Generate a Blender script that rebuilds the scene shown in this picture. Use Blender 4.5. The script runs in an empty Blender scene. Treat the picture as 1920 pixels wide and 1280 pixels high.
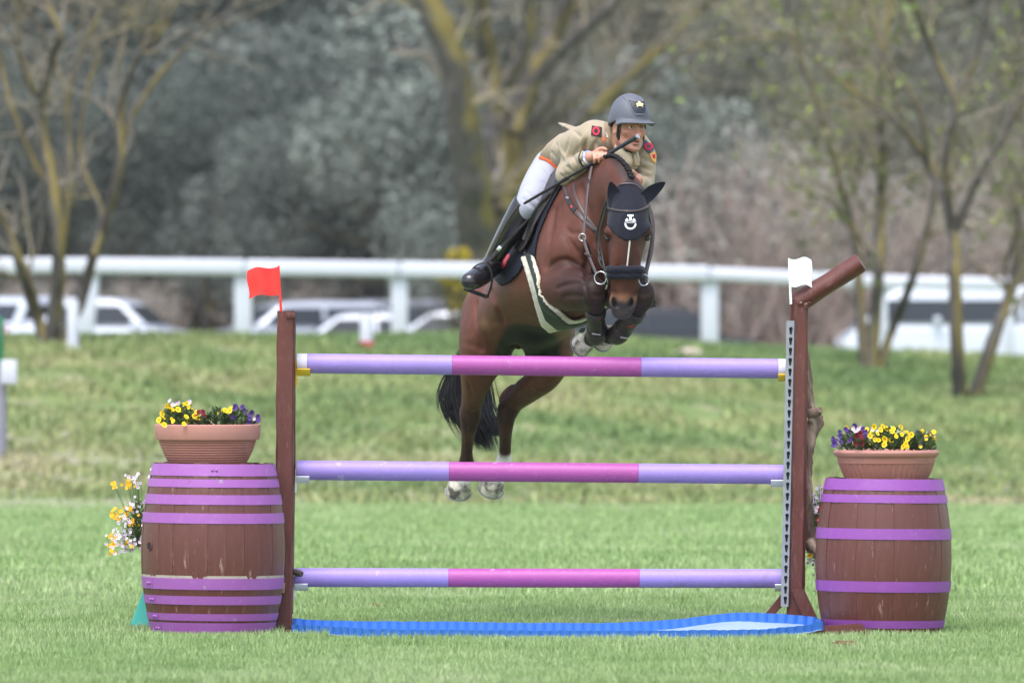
import bpy, bmesh, math, random
import numpy as np
from mathutils import Vector, Matrix, Euler
from mathutils.bvhtree import BVHTree

random.seed(7); RNG = np.random.default_rng(11)
SC = bpy.context.scene
COL = SC.collection
R = math.radians
V = Vector

# ------------------------------------------------------------------ camera
CAM_D, CAM_H, FPX = 40.0, 1.60, 13800.0          # distance to the jump, eye height, focal length in photo pixels
cam_data = bpy.data.cameras.new('camera'); cam = bpy.data.objects.new('camera', cam_data); COL.objects.link(cam)
cam.location = (0, -CAM_D, CAM_H); cam.rotation_euler = (R(90), 0, 0)
cam_data.sensor_width = 36.0; cam_data.lens = FPX / 1920 * 36.0
cam_data.shift_y = -12 / 1920
cam_data.clip_start = 1.0; cam_data.clip_end = 2000
cam_data.dof.use_dof = True; cam_data.dof.focus_distance = CAM_D - 0.15
cam_data.dof.aperture_fstop = 3.1
SC.camera = cam

# ------------------------------------------------------------------ sky, sun, exposure (bright overcast)
SUN_EL, SUN_AZ = 64.0, 200.0      # azimuth: direction the light comes from, 0 = +Y (behind the jump), 180 = behind the camera
world = bpy.data.worlds.new('World'); SC.world = world; world.use_nodes = True
wn = world.node_tree.nodes; wl = world.node_tree.links
sky = wn.new('ShaderNodeTexSky'); sky.sky_type = 'NISHITA'; sky.sun_disc = False
sky.sun_elevation = R(SUN_EL); sky.sun_rotation = R(SUN_AZ)
sky.air_density = 1.0; sky.dust_density = 2.5; sky.ozone_density = 1.0; sky.altitude = 100
wn['Background'].inputs['Strength'].default_value = 0.15
hs = wn.new('ShaderNodeHueSaturation'); hs.inputs['Saturation'].default_value = .62        # thin cloud greys the blue
wl.new(sky.outputs['Color'], hs.inputs['Color']); wl.new(hs.outputs['Color'], wn['Background'].inputs['Color'])
sun_data = bpy.data.lights.new('sun', 'SUN'); sun_data.energy = 1.5; sun_data.angle = R(40); sun_data.color = (1.0, 0.975, 0.955)
sun = bpy.data.objects.new('sun', sun_data); COL.objects.link(sun)
_sd = V((math.sin(R(SUN_AZ)) * math.cos(R(SUN_EL)), math.cos(R(SUN_AZ)) * math.cos(R(SUN_EL)), math.sin(R(SUN_EL))))
sun.rotation_euler = _sd.to_track_quat('Z', 'Y').to_euler(); sun.location = _sd * 60
SC.view_settings.view_transform = 'Standard'; SC.view_settings.look = 'None'
SC.view_settings.gamma = 1.0; SC.view_settings.use_curve_mapping = False
SC.view_settings.exposure = 1.2
SC.render.engine = 'CYCLES'
SC.cycles.use_denoising = True
SC.cycles.max_bounces = 6; SC.cycles.diffuse_bounces = 3; SC.cycles.glossy_bounces = 3
SC.cycles.transmission_bounces = 3; SC.cycles.transparent_max_bounces = 8
SC.cycles.caustics_reflective = False; SC.cycles.caustics_refractive = False

def at(px, py, Y):
    """photo pixel and distance beyond the jump -> point in the place"""
    k = (CAM_D + Y) / FPX
    return V(((px - 960) * k, Y, CAM_H - (py - 628) * k))
def mpp(Y): return (CAM_D + Y) / FPX              # metres per photo pixel there

# ------------------------------------------------------------------ object helpers
def tag(o, label=None, cat=None, group=None, kind=None):
    if label: o['label'] = label
    if cat: o['category'] = cat
    if group: o['group'] = group
    if kind: o['kind'] = kind
    return o
def empty(name, loc=(0, 0, 0), rot=(0, 0, 0), parent=None):
    o = bpy.data.objects.new(name, None); COL.objects.link(o)
    o.location = loc; o.rotation_euler = rot; o.empty_display_size = .1
    if parent: o.parent = parent
    return o
def link(name, me, mat=None, parent=None, smooth=None):
    o = bpy.data.objects.new(name, me); COL.objects.link(o)
    if mat is not None and not me.materials: me.materials.append(mat)
    if parent is not None:
        o.parent = parent
        bpy_w = world_of(parent)
        o.matrix_parent_inverse = bpy_w.inverted()
    if smooth: shade(me, smooth)
    return o
def world_of(o):
    m = Matrix.LocRotScale(o.location, o.rotation_euler, o.scale)
    return world_of(o.parent) @ o.matrix_parent_inverse @ m if o.parent else m
def part(name, me, mat, parent, M=None):
    """a part whose mesh is in its parent's own frame, at transform M"""
    o = bpy.data.objects.new(name, me); COL.objects.link(o)
    if mat is not None and not me.materials: me.materials.append(mat)
    o.parent = parent
    if M is not None: o.matrix_local = M
    return o
def shade(me, ang=None):
    me.polygons.foreach_set('use_smooth', np.ones(len(me.polygons), bool))
    if ang and ang < 180:
        try: me.set_sharp_from_angle(angle=R(ang))
        except Exception: pass
    me.update()
def mesh_np(name, verts, faces, col=None, smooth=False):
    """faces: (n,k) array of equal-size polygons"""
    verts = np.asarray(verts, np.float32); faces = np.asarray(faces, np.int32)
    me = bpy.data.meshes.new(name); n, k = faces.shape
    me.vertices.add(len(verts)); me.vertices.foreach_set('co', verts.ravel())
    me.loops.add(n * k); me.loops.foreach_set('vertex_index', faces.ravel())
    me.polygons.add(n); me.polygons.foreach_set('loop_start', np.arange(0, n * k, k, dtype=np.int32))
    me.polygons.foreach_set('loop_total', np.full(n, k, np.int32))
    if smooth: me.polygons.foreach_set('use_smooth', np.ones(n, bool))
    me.update(calc_edges=True)
    if col is not None: paint(me, col)
    return me
def paint(me, col):
    a = me.color_attributes.new('Col', 'FLOAT_COLOR', 'POINT')
    c = np.ones((len(me.vertices), 4), np.float32); c[:, :3] = col
    a.data.foreach_set('color', c.ravel())
def mesh_bm(name, bm, smooth=None):
    me = bpy.data.meshes.new(name); bm.normal_update(); bm.to_mesh(me); bm.free()
    if smooth: shade(me, smooth)
    return me
def bm_box(bm, c, s, rot=None, bev=0.0, seg=1):
    M = Matrix.Translation(c) @ (rot.to_matrix().to_4x4() if isinstance(rot, Euler) else (rot.to_4x4() if rot is not None else Matrix())) @ Matrix.Diagonal((s[0], s[1], s[2], 1))
    g = bmesh.ops.create_cube(bm, size=1, matrix=M)
    if bev > 0:
        es = list({e for v in g['verts'] for e in v.link_edges})
        bmesh.ops.bevel(bm, geom=es, offset=bev, segments=seg, affect='EDGES', profile=.5)
    return g
def thicken(bm, th):
    """give an open sheet a back and edges, th behind its face normals"""
    bm.normal_update(); F = list(bm.faces); E = [(e, e.link_loops[0]) for e in bm.edges if len(e.link_faces) == 1]
    back = {v: bm.verts.new(v.co - v.normal * th) for v in list(bm.verts)}
    sides = [(l.vert, l.link_loop_next.vert) for e, l in E]
    for f in F: bm.faces.new([back[v] for v in reversed(f.verts)])
    for a, c in sides: bm.faces.new((c, a, back[a], back[c]))
def box_me(name, c, s, rot=None, bev=0.004, seg=2):
    bm = bmesh.new(); bm_box(bm, c, s, rot, bev, seg); return mesh_bm(name, bm, 40)
def frame_from(t, up=V((0, 0, 1))):
    t = t.normalized(); u = t.cross(up)
    if u.length < 1e-4: u = t.cross(V((1, 0, 0)))
    u.normalize(); return u, u.cross(t).normalized()
def tube_me(name, pts, rad, n=10, cap=True, up=V((0, 0, 1)), smooth=True, flat=None):
    """tube through pts; rad a number or list; flat: (half width, half thickness) for a strap whose broad face looks along up"""
    pts = [V(p) for p in pts]; m = len(pts)
    rs = rad if hasattr(rad, '__len__') else [rad] * m
    vs, fs = [], []
    for i, p in enumerate(pts):
        t = (pts[min(i + 1, m - 1)] - pts[max(i - 1, 0)])
        upi = up[i] if isinstance(up, (list, tuple)) else up
        u, w = frame_from(t, upi)
        for k in range(n):
            a = 2 * math.pi * k / n
            if flat:
                ca, sa = math.cos(a), math.sin(a)
                x = flat[0] * math.copysign(abs(ca) ** .4, ca); y = flat[1] * math.copysign(abs(sa) ** .4, sa)
                vs.append(p + u * x * rs[i] + w * y * rs[i])
            else: vs.append(p + (u * math.cos(a) + w * math.sin(a)) * rs[i])
    for i in range(m - 1):
        for k in range(n):
            a, b = i * n + k, i * n + (k + 1) % n
            fs.append((a, b, b + n, a + n))
    if cap:
        fs.append(tuple(range(n - 1, -1, -1))); fs.append(tuple(range((m - 1) * n, m * n)))
    me = bpy.data.meshes.new(name); me.from_pydata([tuple(v) for v in vs], [], fs); me.update()
    if smooth: shade(me, 50)
    return me
def catmull(pts, n=8):
    P = np.array(pts, float); out = []
    for i in range(len(P) - 1):
        p0, p1, p2, p3 = P[max(i - 1, 0)], P[i], P[i + 1], P[min(i + 2, len(P) - 1)]
        for k in range(n):
            t = k / n
            out.append(.5 * ((2 * p1) + (-p0 + p2) * t + (2 * p0 - 5 * p1 + 4 * p2 - p3) * t * t + (-p0 + 3 * p1 - 3 * p2 + p3) * t ** 3))
    out.append(P[-1]); return np.array(out)
def lathe_me(name, prof, n=48, smooth=40, ang=2 * math.pi):
    """profile of (radius, z) turned round Z"""
    vs, fs = [], []; m = len(prof)
    for k in range(n):
        a = ang * k / n
        for r, z in prof: vs.append((r * math.cos(a), r * math.sin(a), z))
    for k in range(n):
        k2 = (k + 1) % n
        for i in range(m - 1): fs.append((k * m + i, k2 * m + i, k2 * m + i + 1, k * m + i + 1))
    me = bpy.data.meshes.new(name); me.from_pydata(vs, [], fs); me.update()
    bm = bmesh.new(); bm.from_mesh(me); bmesh.ops.remove_doubles(bm, verts=bm.verts, dist=1e-5)
    bmesh.ops.recalc_face_normals(bm, faces=bm.faces); bm.to_mesh(me); bm.free()
    shade(me, smooth); return me
def join_me(name, mes):
    bm = bmesh.new()
    for m in mes:
        bm.from_mesh(m)
    return mesh_bm(name, bm, 45)
def copy_tree(o, parent=None):
    c = o.copy(); COL.objects.link(c); c.parent = parent
    for ch in o.children: copy_tree(ch, c)
    return c

# ------------------------------------------------------------------ materials
def mat(name, col=(.5, .5, .5), rough=.6, var=.12, scale=6.0, bump=0.0, bscale=60.0, metal=0.0, spec=.5, coat=0.0,
        sheen=0.0, vcol=False, dirt=None, dscale=14.0, damt=.35, stretch=(1, 1, 1), sub=0.0, hue=None, emit=None, specks=None):
    m = bpy.data.materials.new(name); m.use_nodes = True
    nt = m.node_tree; N = nt.nodes; L = nt.links; b = N['Principled BSDF']
    b.inputs['Roughness'].default_value = rough; b.inputs['Metallic'].default_value = metal
    b.inputs['Specular IOR Level'].default_value = spec; b.inputs['Coat Weight'].default_value = coat
    b.inputs['Coat Roughness'].default_value = .25
    b.inputs['Sheen Weight'].default_value = sheen
    if sub: b.inputs['Subsurface Weight'].default_value = sub; b.inputs['Subsurface Radius'].default_value = (.02, .008, .004); b.inputs['Subsurface Scale'].default_value = .4
    tc = N.new('ShaderNodeTexCoord'); mp = N.new('ShaderNodeMapping'); mp.inputs['Scale'].default_value = stretch
    L.new(tc.outputs['Object'], mp.inputs['Vector'])
    nz = N.new('ShaderNodeTexNoise'); nz.inputs['Scale'].default_value = scale; nz.inputs['Detail'].default_value = 5
    nz.inputs['Roughness'].default_value = .6
    L.new(mp.outputs['Vector'], nz.inputs['Vector'])
    if vcol:
        at_ = N.new('ShaderNodeAttribute'); at_.attribute_name = 'Col'; base = at_.outputs['Color']
    else:
        rgb = N.new('ShaderNodeRGB'); rgb.outputs[0].default_value = (*col, 1); base = rgb.outputs[0]
    mr = N.new('ShaderNodeMapRange'); mr.inputs[1].default_value = .25; mr.inputs[2].default_value = .75
    mr.inputs[3].default_value = 1 - var; mr.inputs[4].default_value = 1 + var
    L.new(nz.outputs['Fac'], mr.inputs[0])
    mul = N.new('ShaderNodeVectorMath'); mul.operation = 'SCALE'
    L.new(base, mul.inputs[0]); L.new(mr.outputs[0], mul.inputs['Scale'])
    out = mul.outputs[0]
    if hue is not None:      # second colour in patches
        n3 = N.new('ShaderNodeTexNoise'); n3.inputs['Scale'].default_value = scale * .6; n3.inputs['Detail'].default_value = 3
        L.new(mp.outputs['Vector'], n3.inputs['Vector'])
        r3 = N.new('ShaderNodeMapRange'); r3.inputs[1].default_value = .45; r3.inputs[2].default_value = .62
        L.new(n3.outputs['Fac'], r3.inputs[0])
        mx3 = N.new('ShaderNodeMixRGB'); mx3.inputs[2].default_value = (*hue, 1)
        L.new(r3.outputs[0], mx3.inputs[0]); L.new(out, mx3.inputs[1]); out = mx3.outputs[0]
    if dirt is not None:
        n2 = N.new('ShaderNodeTexNoise'); n2.inputs['Scale'].default_value = dscale; n2.inputs['Detail'].default_value = 8
        n2.inputs['Roughness'].default_value = .7; L.new(mp.outputs['Vector'], n2.inputs['Vector'])
        r2 = N.new('ShaderNodeMapRange'); r2.inputs[1].default_value = .54; r2.inputs[2].default_value = .76
        r2.inputs[3].default_value = 0; r2.inputs[4].default_value = damt
        L.new(n2.outputs['Fac'], r2.inputs[0])
        mx = N.new('ShaderNodeMixRGB'); mx.inputs[2].default_value = (*dirt, 1)
        L.new(r2.outputs[0], mx.inputs[0]); L.new(out, mx.inputs[1]); out = mx.outputs[0]
        rr = N.new('ShaderNodeMapRange'); rr.inputs[3].default_value = rough; rr.inputs[4].default_value = min(1, rough + .3)
        L.new(r2.outputs[0], rr.inputs[0]); L.new(rr.outputs[0], b.inputs['Roughness'])
    for (sc_, sz_, th_, am_) in (specks or ()):      # small chips, scuffs and marks
        n4 = N.new('ShaderNodeTexNoise'); n4.inputs['Scale'].default_value = sz_; n4.inputs['Detail'].default_value = 6; n4.inputs['Roughness'].default_value = .65
        oi = N.new('ShaderNodeObjectInfo'); ad = N.new('ShaderNodeVectorMath'); ad.operation = 'ADD'; L.new(mp.outputs['Vector'], ad.inputs[0]); L.new(oi.outputs['Random'], ad.inputs[1]); L.new(ad.outputs[0], n4.inputs['Vector'])
        r4 = N.new('ShaderNodeMapRange'); r4.inputs[1].default_value = th_; r4.inputs[2].default_value = th_ + .05; r4.inputs[3].default_value = 0; r4.inputs[4].default_value = am_; L.new(n4.outputs['Fac'], r4.inputs[0])
        m4 = N.new('ShaderNodeMixRGB'); m4.inputs[2].default_value = (*sc_, 1); L.new(r4.outputs[0], m4.inputs[0]); L.new(out, m4.inputs[1]); out = m4.outputs[0]
    L.new(out, b.inputs['Base Color'])
    if emit:
        b.inputs['Emission Color'].default_value = (*emit[0], 1); b.inputs['Emission Strength'].default_value = emit[1]
    if bump > 0:
        nb = N.new('ShaderNodeTexNoise'); nb.inputs['Scale'].default_value = bscale; nb.inputs['Detail'].default_value = 4
        L.new(mp.outputs['Vector'], nb.inputs['Vector'])
        bp = N.new('ShaderNodeBump'); bp.inputs['Strength'].default_value = bump; bp.inputs['Distance'].default_value = .01
        L.new(nb.outputs['Fac'], bp.inputs['Height']); L.new(bp.outputs['Normal'], b.inputs['Normal'])
    return m
def srgb(r, g, b):
    f = lambda c: ((c / 255 + .055) / 1.055) ** 2.4 if c > 10 else c / 255 / 12.92
    return (f(r), f(g), f(b))
def sstep(a, b, x):
    t = np.clip((x - a) / (b - a), 0, 1); return t * t * (3 - 2 * t)
def vnoise(x, y, s, seed=0):
    """cheap smooth value noise, arrays in, about -1..1"""
    x = np.asarray(x, float) * s + seed * 17.3; y = np.asarray(y, float) * s + seed * 9.1
    xi, yi = np.floor(x), np.floor(y); fx, fy = x - xi, y - yi
    fx = fx * fx * (3 - 2 * fx); fy = fy * fy * (3 - 2 * fy)
    h = lambda a, b: (np.sin(a * 127.1 + b * 311.7) * 43758.5453) % 1.0
    return 2 * ((h(xi, yi) * (1 - fx) + h(xi + 1, yi) * fx) * (1 - fy) + (h(xi, yi + 1) * (1 - fx) + h(xi + 1, yi + 1) * fx) * fy) - 1
# ------------------------------------------------------------------ ground: flat ring, bank, level top, lower car park beyond
BANK0 = 28.5
def ground_z(x, y):
    x = np.asarray(x, float); y = np.asarray(y, float)
    foot = BANK0 + 1.2 * np.sin(x * .22 + 1.0) + .12 * x
    run = 24 + .9 * np.clip(x, -4, 8)
    t = np.clip((y - foot) / run, 0, 1)
    top = 1.54 - .042 * np.clip(x, 0, 9) + .004 * np.clip(x, -12, 0)
    z = top * (.55 * t + .45 * t * t * (3 - 2 * t))
    z = z + .05 * vnoise(x, y, .45, 1) * sstep(foot, foot + 3, y) * (1 - sstep(60, 76, y))
    z = z - .70 * sstep(82, 90, y)
    return z + .012 * vnoise(x, y, 1.3, 2) * sstep(-4, -6, -np.abs(y + 0) - 0 * x + 0) + 0
def make_ground():
    xs = np.concatenate([-np.geomspace(220, 14, 22), np.linspace(-13, 13, 79), np.geomspace(14, 220, 22)])
    ys = np.concatenate([-np.geomspace(60, 12, 14), np.linspace(-11, 100, 223), np.geomspace(102, 300, 24)])
    X, Y = np.meshgrid(xs, ys, indexing='ij'); Z = ground_z(X, Y)
    nx, ny = X.shape; idx = np.arange(nx * ny).reshape(nx, ny)
    F = np.stack([idx[:-1, :-1], idx[1:, :-1], idx[1:, 1:], idx[:-1, 1:]], -1).reshape(-1, 4)
    me = mesh_np('ground', np.stack([X, Y, Z], -1).reshape(-1, 3), F, smooth=True)
    m = bpy.data.materials.new('turf'); m.use_nodes = True; nt = m.node_tree; N = nt.nodes; L = nt.links; b = N['Principled BSDF']
    b.inputs['Roughness'].default_value = .95; b.inputs['Specular IOR Level'].default_value = .1
    tc = N.new('ShaderNodeTexCoord')
    def noise(s, d=4, r=.6, st=(1, 1, 1)):
        mp = N.new('ShaderNodeMapping'); mp.inputs['Scale'].default_value = st; L.new(tc.outputs['Object'], mp.inputs['Vector'])
        n = N.new('ShaderNodeTexNoise'); n.inputs['Scale'].default_value = s; n.inputs['Detail'].default_value = d; n.inputs['Roughness'].default_value = r
        L.new(mp.outputs['Vector'], n.inputs['Vector']); return n.outputs['Fac']
    def rng(f, a, b_, c=0., d=1.):
        q = N.new('ShaderNodeMapRange'); q.inputs[1].default_value = a; q.inputs[2].default_value = b_; q.inputs[3].default_value = c; q.inputs[4].default_value = d
        L.new(f, q.inputs[0]); return q.outputs[0]
    def mix(f, a, b_):
        q = N.new('ShaderNodeMixRGB'); L.new(f, q.inputs[0])
        for i, v in ((1, a), (2, b_)):
            if isinstance(v, tuple): q.inputs[i].default_value = (*v, 1)
            else: L.new(v, q.inputs[i])
        return q.outputs[0]
    sep = N.new('ShaderNodeSeparateXYZ'); L.new(tc.outputs['Object'], sep.inputs[0])
    lawn = mix(rng(noise(.55), .35, .65), (.155, .245, .088), (.20, .285, .112))
    lawn = mix(rng(noise(9, 6), .5, .72), lawn, (.30, .36, .19))
    bank = mix(rng(noise(.9, 5), .40, .60), (.140, .205, .075), (.205, .242, .090))
    bank = mix(rng(noise(1.5, 6, .65, (1, .6, 1)), .50, .66), bank, (.28, .265, .16))
    bank = mix(rng(noise(2.3, 5), .58, .70), bank, (.125, .205, .085))
    # dry straw along the foot of the bank, fresh green on its top
    nf = N.new('ShaderNodeMath'); nf.operation = 'MULTIPLY_ADD'; L.new(noise(.6, 4), nf.inputs[0]); nf.inputs[1].default_value = 8; L.new(sep.outputs['Y'], nf.inputs[2])
    straw = mix(rng(noise(2.6, 6), .42, .62), (.26, .275, .17), (.37, .32, .28))
    c = mix(rng(nf.outputs[0], 30.5, 33.5), lawn, straw)
    c = mix(rng(nf.outputs[0], 36.0, 43.0), c, bank)
    top = mix(rng(noise(1.1, 5), .40, .62), (.140, .230, .08), (.190, .262, .100))
    c = mix(rng(nf.outputs[0], 52, 60), c, top)
    gravel = mix(rng(noise(3, 5), .4, .6), (.20, .185, .16), (.27, .25, .22))
    c = mix(rng(sep.outputs['Y'], 84, 88), c, gravel)
    L.new(c, b.inputs['Base Color'])
    bp = N.new('ShaderNodeBump'); bp.inputs['Strength'].default_value = .6; bp.inputs['Distance'].default_value = .03
    L.new(noise(40, 5), bp.inputs['Height']); L.new(bp.outputs['Normal'], b.inputs['Normal'])
    tag(link('ground', me, m), 'green turf of the jumping ring rising into a grassy bank', 'ground', kind='structure')
make_ground()

def blade_field(name, label, n, xr, yr, hgt, wid, pal, lean=.5, ydist=None, keep=None, mixer=None):
    """short grass: one bent blade is two triangles in a strip"""
    y = yr[0] + (yr[1] - yr[0]) * (RNG.random(n) if ydist is None else ydist(RNG.random(n)))
    half = (CAM_D + y) * 960 / FPX * 1.35
    x = (RNG.random(n) * 2 - 1) * half if xr is None else xr[0] + (xr[1] - xr[0]) * RNG.random(n)
    if keep is not None:
        k = keep(x, y); x, y = x[k], y[k]; n = len(x)
    z = ground_z(x, y) - .003
    h = hgt * (.45 + .9 * RNG.random(n)) * (1 + .3 * vnoise(x, y, 2.2, 3)); a = RNG.random(n) * 2 * math.pi
    w = wid * (.6 + .8 * RNG.random(n))
    dx, dy = np.cos(a) * w, np.sin(a) * w
    la = RNG.random(n) * 2 * math.pi; ll = lean * RNG.random(n) * h
    lx, ly = np.cos(la) * ll, np.sin(la) * ll
    v = np.empty((n, 5, 3), np.float32)
    v[:, 0] = np.stack([x - dx, y - dy, z], 1); v[:, 1] = np.stack([x + dx, y + dy, z], 1)
    v[:, 2] = np.stack([x + dx * .8 + lx * .35, y + dy * .8 + ly * .35, z + h * .6], 1)
    v[:, 3] = np.stack([x - dx * .8 + lx * .35, y - dy * .8 + ly * .35, z + h * .6], 1)
    v[:, 4] = np.stack([x + lx, y + ly, z + h], 1)
    i0 = (np.arange(n) * 5)[:, None]
    f = np.concatenate([i0 + [0, 1, 2], i0 + [0, 2, 3], i0 + [3, 2, 4]], 0)
    pal = np.array(pal, np.float32)
    t = RNG.random(n)
    if mixer is not None: t = np.clip(mixer(x, y) + .35 * (t - .5), 0, .999)
    q = t * (len(pal) - 1); i = q.astype(int); fr = (q - i)[:, None]
    c = pal[i] * (1 - fr) + pal[np.minimum(i + 1, len(pal) - 1)] * fr
    c = c * (.8 + .4 * RNG.random((n, 1)))
    me = mesh_np(name, v.reshape(-1, 3), f, col=np.repeat(c, 5, 0).astype(np.float32))
    return tag(link(name, me, M_GRASS), label, 'grass', kind='stuff')
M_GRASS = mat('grass_blade', vcol=True, rough=.55, var=.1, scale=1.5, spec=.25)
_b = M_GRASS.node_tree.nodes['Principled BSDF']; _b.inputs['Sheen Weight'].default_value = .1
LAWN = [(0.136, 0.217, 0.071), (0.207, 0.312, 0.113), (0.277, 0.384, 0.160), (0.369, 0.428, 0.238), (0.517, 0.479, 0.356)]
def _clear(x, y): return ~((y > -1.40) & (y < -.30) & (x > -1.22 + .25 * (y < -.9)) & (x < 1.68 - .30 * (y < -1.2)))
def _lawnmix(x, y): return .42 + .16 * vnoise(x, y, .9, 5) + .14 * vnoise(x, y, 3.1, 6) + .12 * (vnoise(x, y, 7, 8) > .72)
blade_field('lawn_grass', 'short green turf grass around the jump', 390000, None, (-6.6, 5.0), .040, .0024, LAWN, ydist=lambda u: u ** 1.15, mixer=_lawnmix, keep=_clear)
blade_field('lawn_grass', 'short green turf grass behind the jump up to the bank', 105000, None, (5.0, 30.0), .045, .006, LAWN, mixer=_lawnmix)
BANK = [(0.121, 0.193, 0.065), (0.169, 0.240, 0.084), (0.237, 0.280, 0.103), (0.314, 0.303, 0.151), (0.387, 0.338, 0.216)]
def _bankmix(x, y): return .36 + .38 * vnoise(x, y, .55, 9) + .18 * vnoise(x, y, 1.7, 10) + .28 * (1 - sstep(BANK0, BANK0 + 7, y)) - .22 * sstep(44, 52, y)
blade_field('bank_grass', 'long tufted grass of green and straw on the bank', 140000, None, (29.0, 62.0), .085, .013, BANK, lean=1.2, mixer=_bankmix,
            keep=lambda x, y: vnoise(x, y, 1.1, 12) + .7 * vnoise(x, y, 3.0, 13) + .5 > 1.2 * RNG.random(len(x)) - .6)
blade_field('bank_grass', 'grass along the level top of the bank beside the white rail', 48000, None, (62.0, 84.0), .07, .012, BANK, lean=1.0, mixer=_bankmix)
# ------------------------------------------------------------------ the jump: poles, standards, cups, flags
M_WOOD = mat('brown_painted_wood', srgb(90, 44, 38), rough=.5, var=.16, scale=5, stretch=(3, 3, .5), bump=.25, bscale=40, dirt=srgb(140, 104, 96), dscale=26, damt=.5, specks=[(srgb(190, 165, 155), 22, .68, .6), (srgb(44, 24, 20), 8, .65, .6)])
M_WOOD_END = mat('brown_wood_end_grain', srgb(132, 84, 72), rough=.75, var=.25, scale=30, bump=.3)
M_LAV = mat('lavender_paint', srgb(146, 124, 196), rough=.5, var=.05, scale=7, dirt=srgb(190, 170, 214), dscale=40, damt=.30, bump=.08, bscale=25, specks=[(srgb(215, 200, 225), 11, .64, .35), (srgb(70, 60, 70), 16, .68, .6), (srgb(120, 104, 90), 5, .62, .35)])
M_MAG = mat('magenta_paint', srgb(158, 72, 146), rough=.5, var=.06, scale=7, dirt=srgb(208, 140, 196), dscale=40, damt=.32, bump=.08, bscale=25, specks=[(srgb(215, 200, 225), 11, .64, .35), (srgb(70, 60, 70), 16, .68, .6), (srgb(120, 104, 90), 5, .62, .35)])
M_CAP = mat('pale_pole_end', srgb(205, 200, 222), rough=.55, var=.08, dirt=srgb(120, 110, 120), dscale=30, damt=.3)
M_DARK = mat('dark_hole', (.012, .011, .011), rough=.8, var=0)
M_YEL = mat('yellow_plastic', srgb(238, 196, 30), rough=.42, var=.05)
M_WPL = mat('white_plastic', srgb(226, 226, 232), rough=.42, var=.05, dirt=srgb(170, 165, 160), damt=.3)
M_ZINC = mat('galvanised_steel', srgb(138, 142, 150), rough=.55, var=.18, scale=20, metal=.3)
M_RED = mat('red_plastic', srgb(236, 52, 48), rough=.45, var=.03)
M_BARK = mat('rough_bark', srgb(112, 92, 80), rough=.9, var=.45, scale=14, stretch=(2, 2, .6), bump=1.0, bscale=30, hue=srgb(160, 142, 126))
YP = -0.32     # the plane of the poles

def jump_pole(label, p0, p1, b1, b2, rad, flat=False):
    """pole from p0 to p1; b1,b2 fractions where the magenta middle starts and ends"""
    p0, p1 = V(p0), V(p1); d = p1 - p0; L_ = d.length
    q = d.to_track_quat('X', 'Z')
    root = empty('jump_pole', p0, q.to_euler())
    tag(root, label, 'jump pole', 'painted poles of the jump')
    def seg(name, a, b, m, r=rad, n=40):
        prof = [(r - .002, a), (r, a + .0015), (r, b - .0015), (r - .002, b)]
        k = 9; prof2 = []
        prof2.append(prof[0])
        for i in range(k + 1):
            u = a + .0015 + (b - a - .003) * i / k
            prof2.append((r * (1 + .006 * math.sin(u * 5.1 + a)), u))
        prof2.append(prof[3])
        me = lathe_me(name, prof2, n); me.transform(Matrix.Rotation(R(90), 4, 'Y'))
        return part(name, me, m, root)
    e = .055
    if not flat:
        for a, b in ((0, e), (L_ - e, L_)):
            c = seg('end_band', a, b, M_CAP)
            lid = lathe_me('end_face', [(0, 0), (rad * .35, 0), (rad - .002, 0)], 32); lid.transform(Matrix.Translation((a if a == 0 else b, 0, 0)) @ Matrix.Rotation(R(90), 4, 'Y'))
            lo = part('end_face', lid, M_CAP, c)
            ho = lathe_me('bolt_hole', [(0, .001), (.012, .001)], 16); ho.transform(Matrix.Translation((a - .003 if a == 0 else b + .003, -.004, -.006)) @ Matrix.Rotation(R(90), 4, 'Y'))
            part('bolt_hole', ho, M_DARK, c)
        s, t = e, L_ - e
    else:
        s, t = 0, L_
        for a in (0, L_):
            lid = lathe_me('end_face', [(0, 0), (rad - .002, 0)], 32); lid.transform(Matrix.Translation((a, 0, 0)) @ Matrix.Rotation(R(90), 4, 'Y'))
            part('end_face', lid, M_WOOD_END, root)
    seg('lavender_section', s, b1 * L_, M_LAV); seg('magenta_section', b1 * L_, b2 * L_, M_MAG); seg('lavender_section', b2 * L_, t, M_LAV)
    return root
jump_pole('highest of the three lavender and magenta jump poles, under the horse', at(557, 681, YP), at(1478, 691, YP), (848 - 557) / 921, (1202 - 557) / 921, .0530)
jump_pole('middle lavender and magenta jump pole, in front of the hind hooves', at(556, 881, YP), at(1471, 889, YP), (842 - 556) / 915, (1197 - 556) / 915, .0525, True)
jump_pole('lowest lavender and magenta jump pole, just above the blue tray', at(553, 1082, YP), at(1475, 1084, YP), (841 - 553) / 922, (1199 - 553) / 922, .0510, True)

def prism(name, poly, depth, bev=.004):
    """polygon of world points (facing the camera) pushed back by depth along Y"""
    bm = bmesh.new(); f = bm.faces.new([bm.verts.new(p) for p in poly])
    r = bmesh.ops.extrude_face_region(bm, geom=[f]); bmesh.ops.translate(bm, verts=[g for g in r['geom'] if isinstance(g, bmesh.types.BMVert)], vec=(0, depth, 0))
    bmesh.ops.recalc_face_normals(bm, faces=bm.faces)
    if bev: bmesh.ops.bevel(bm, geom=list(bm.edges), offset=bev, segments=2, affect='EDGES')
    return mesh_bm(name, bm, 40)

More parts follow.
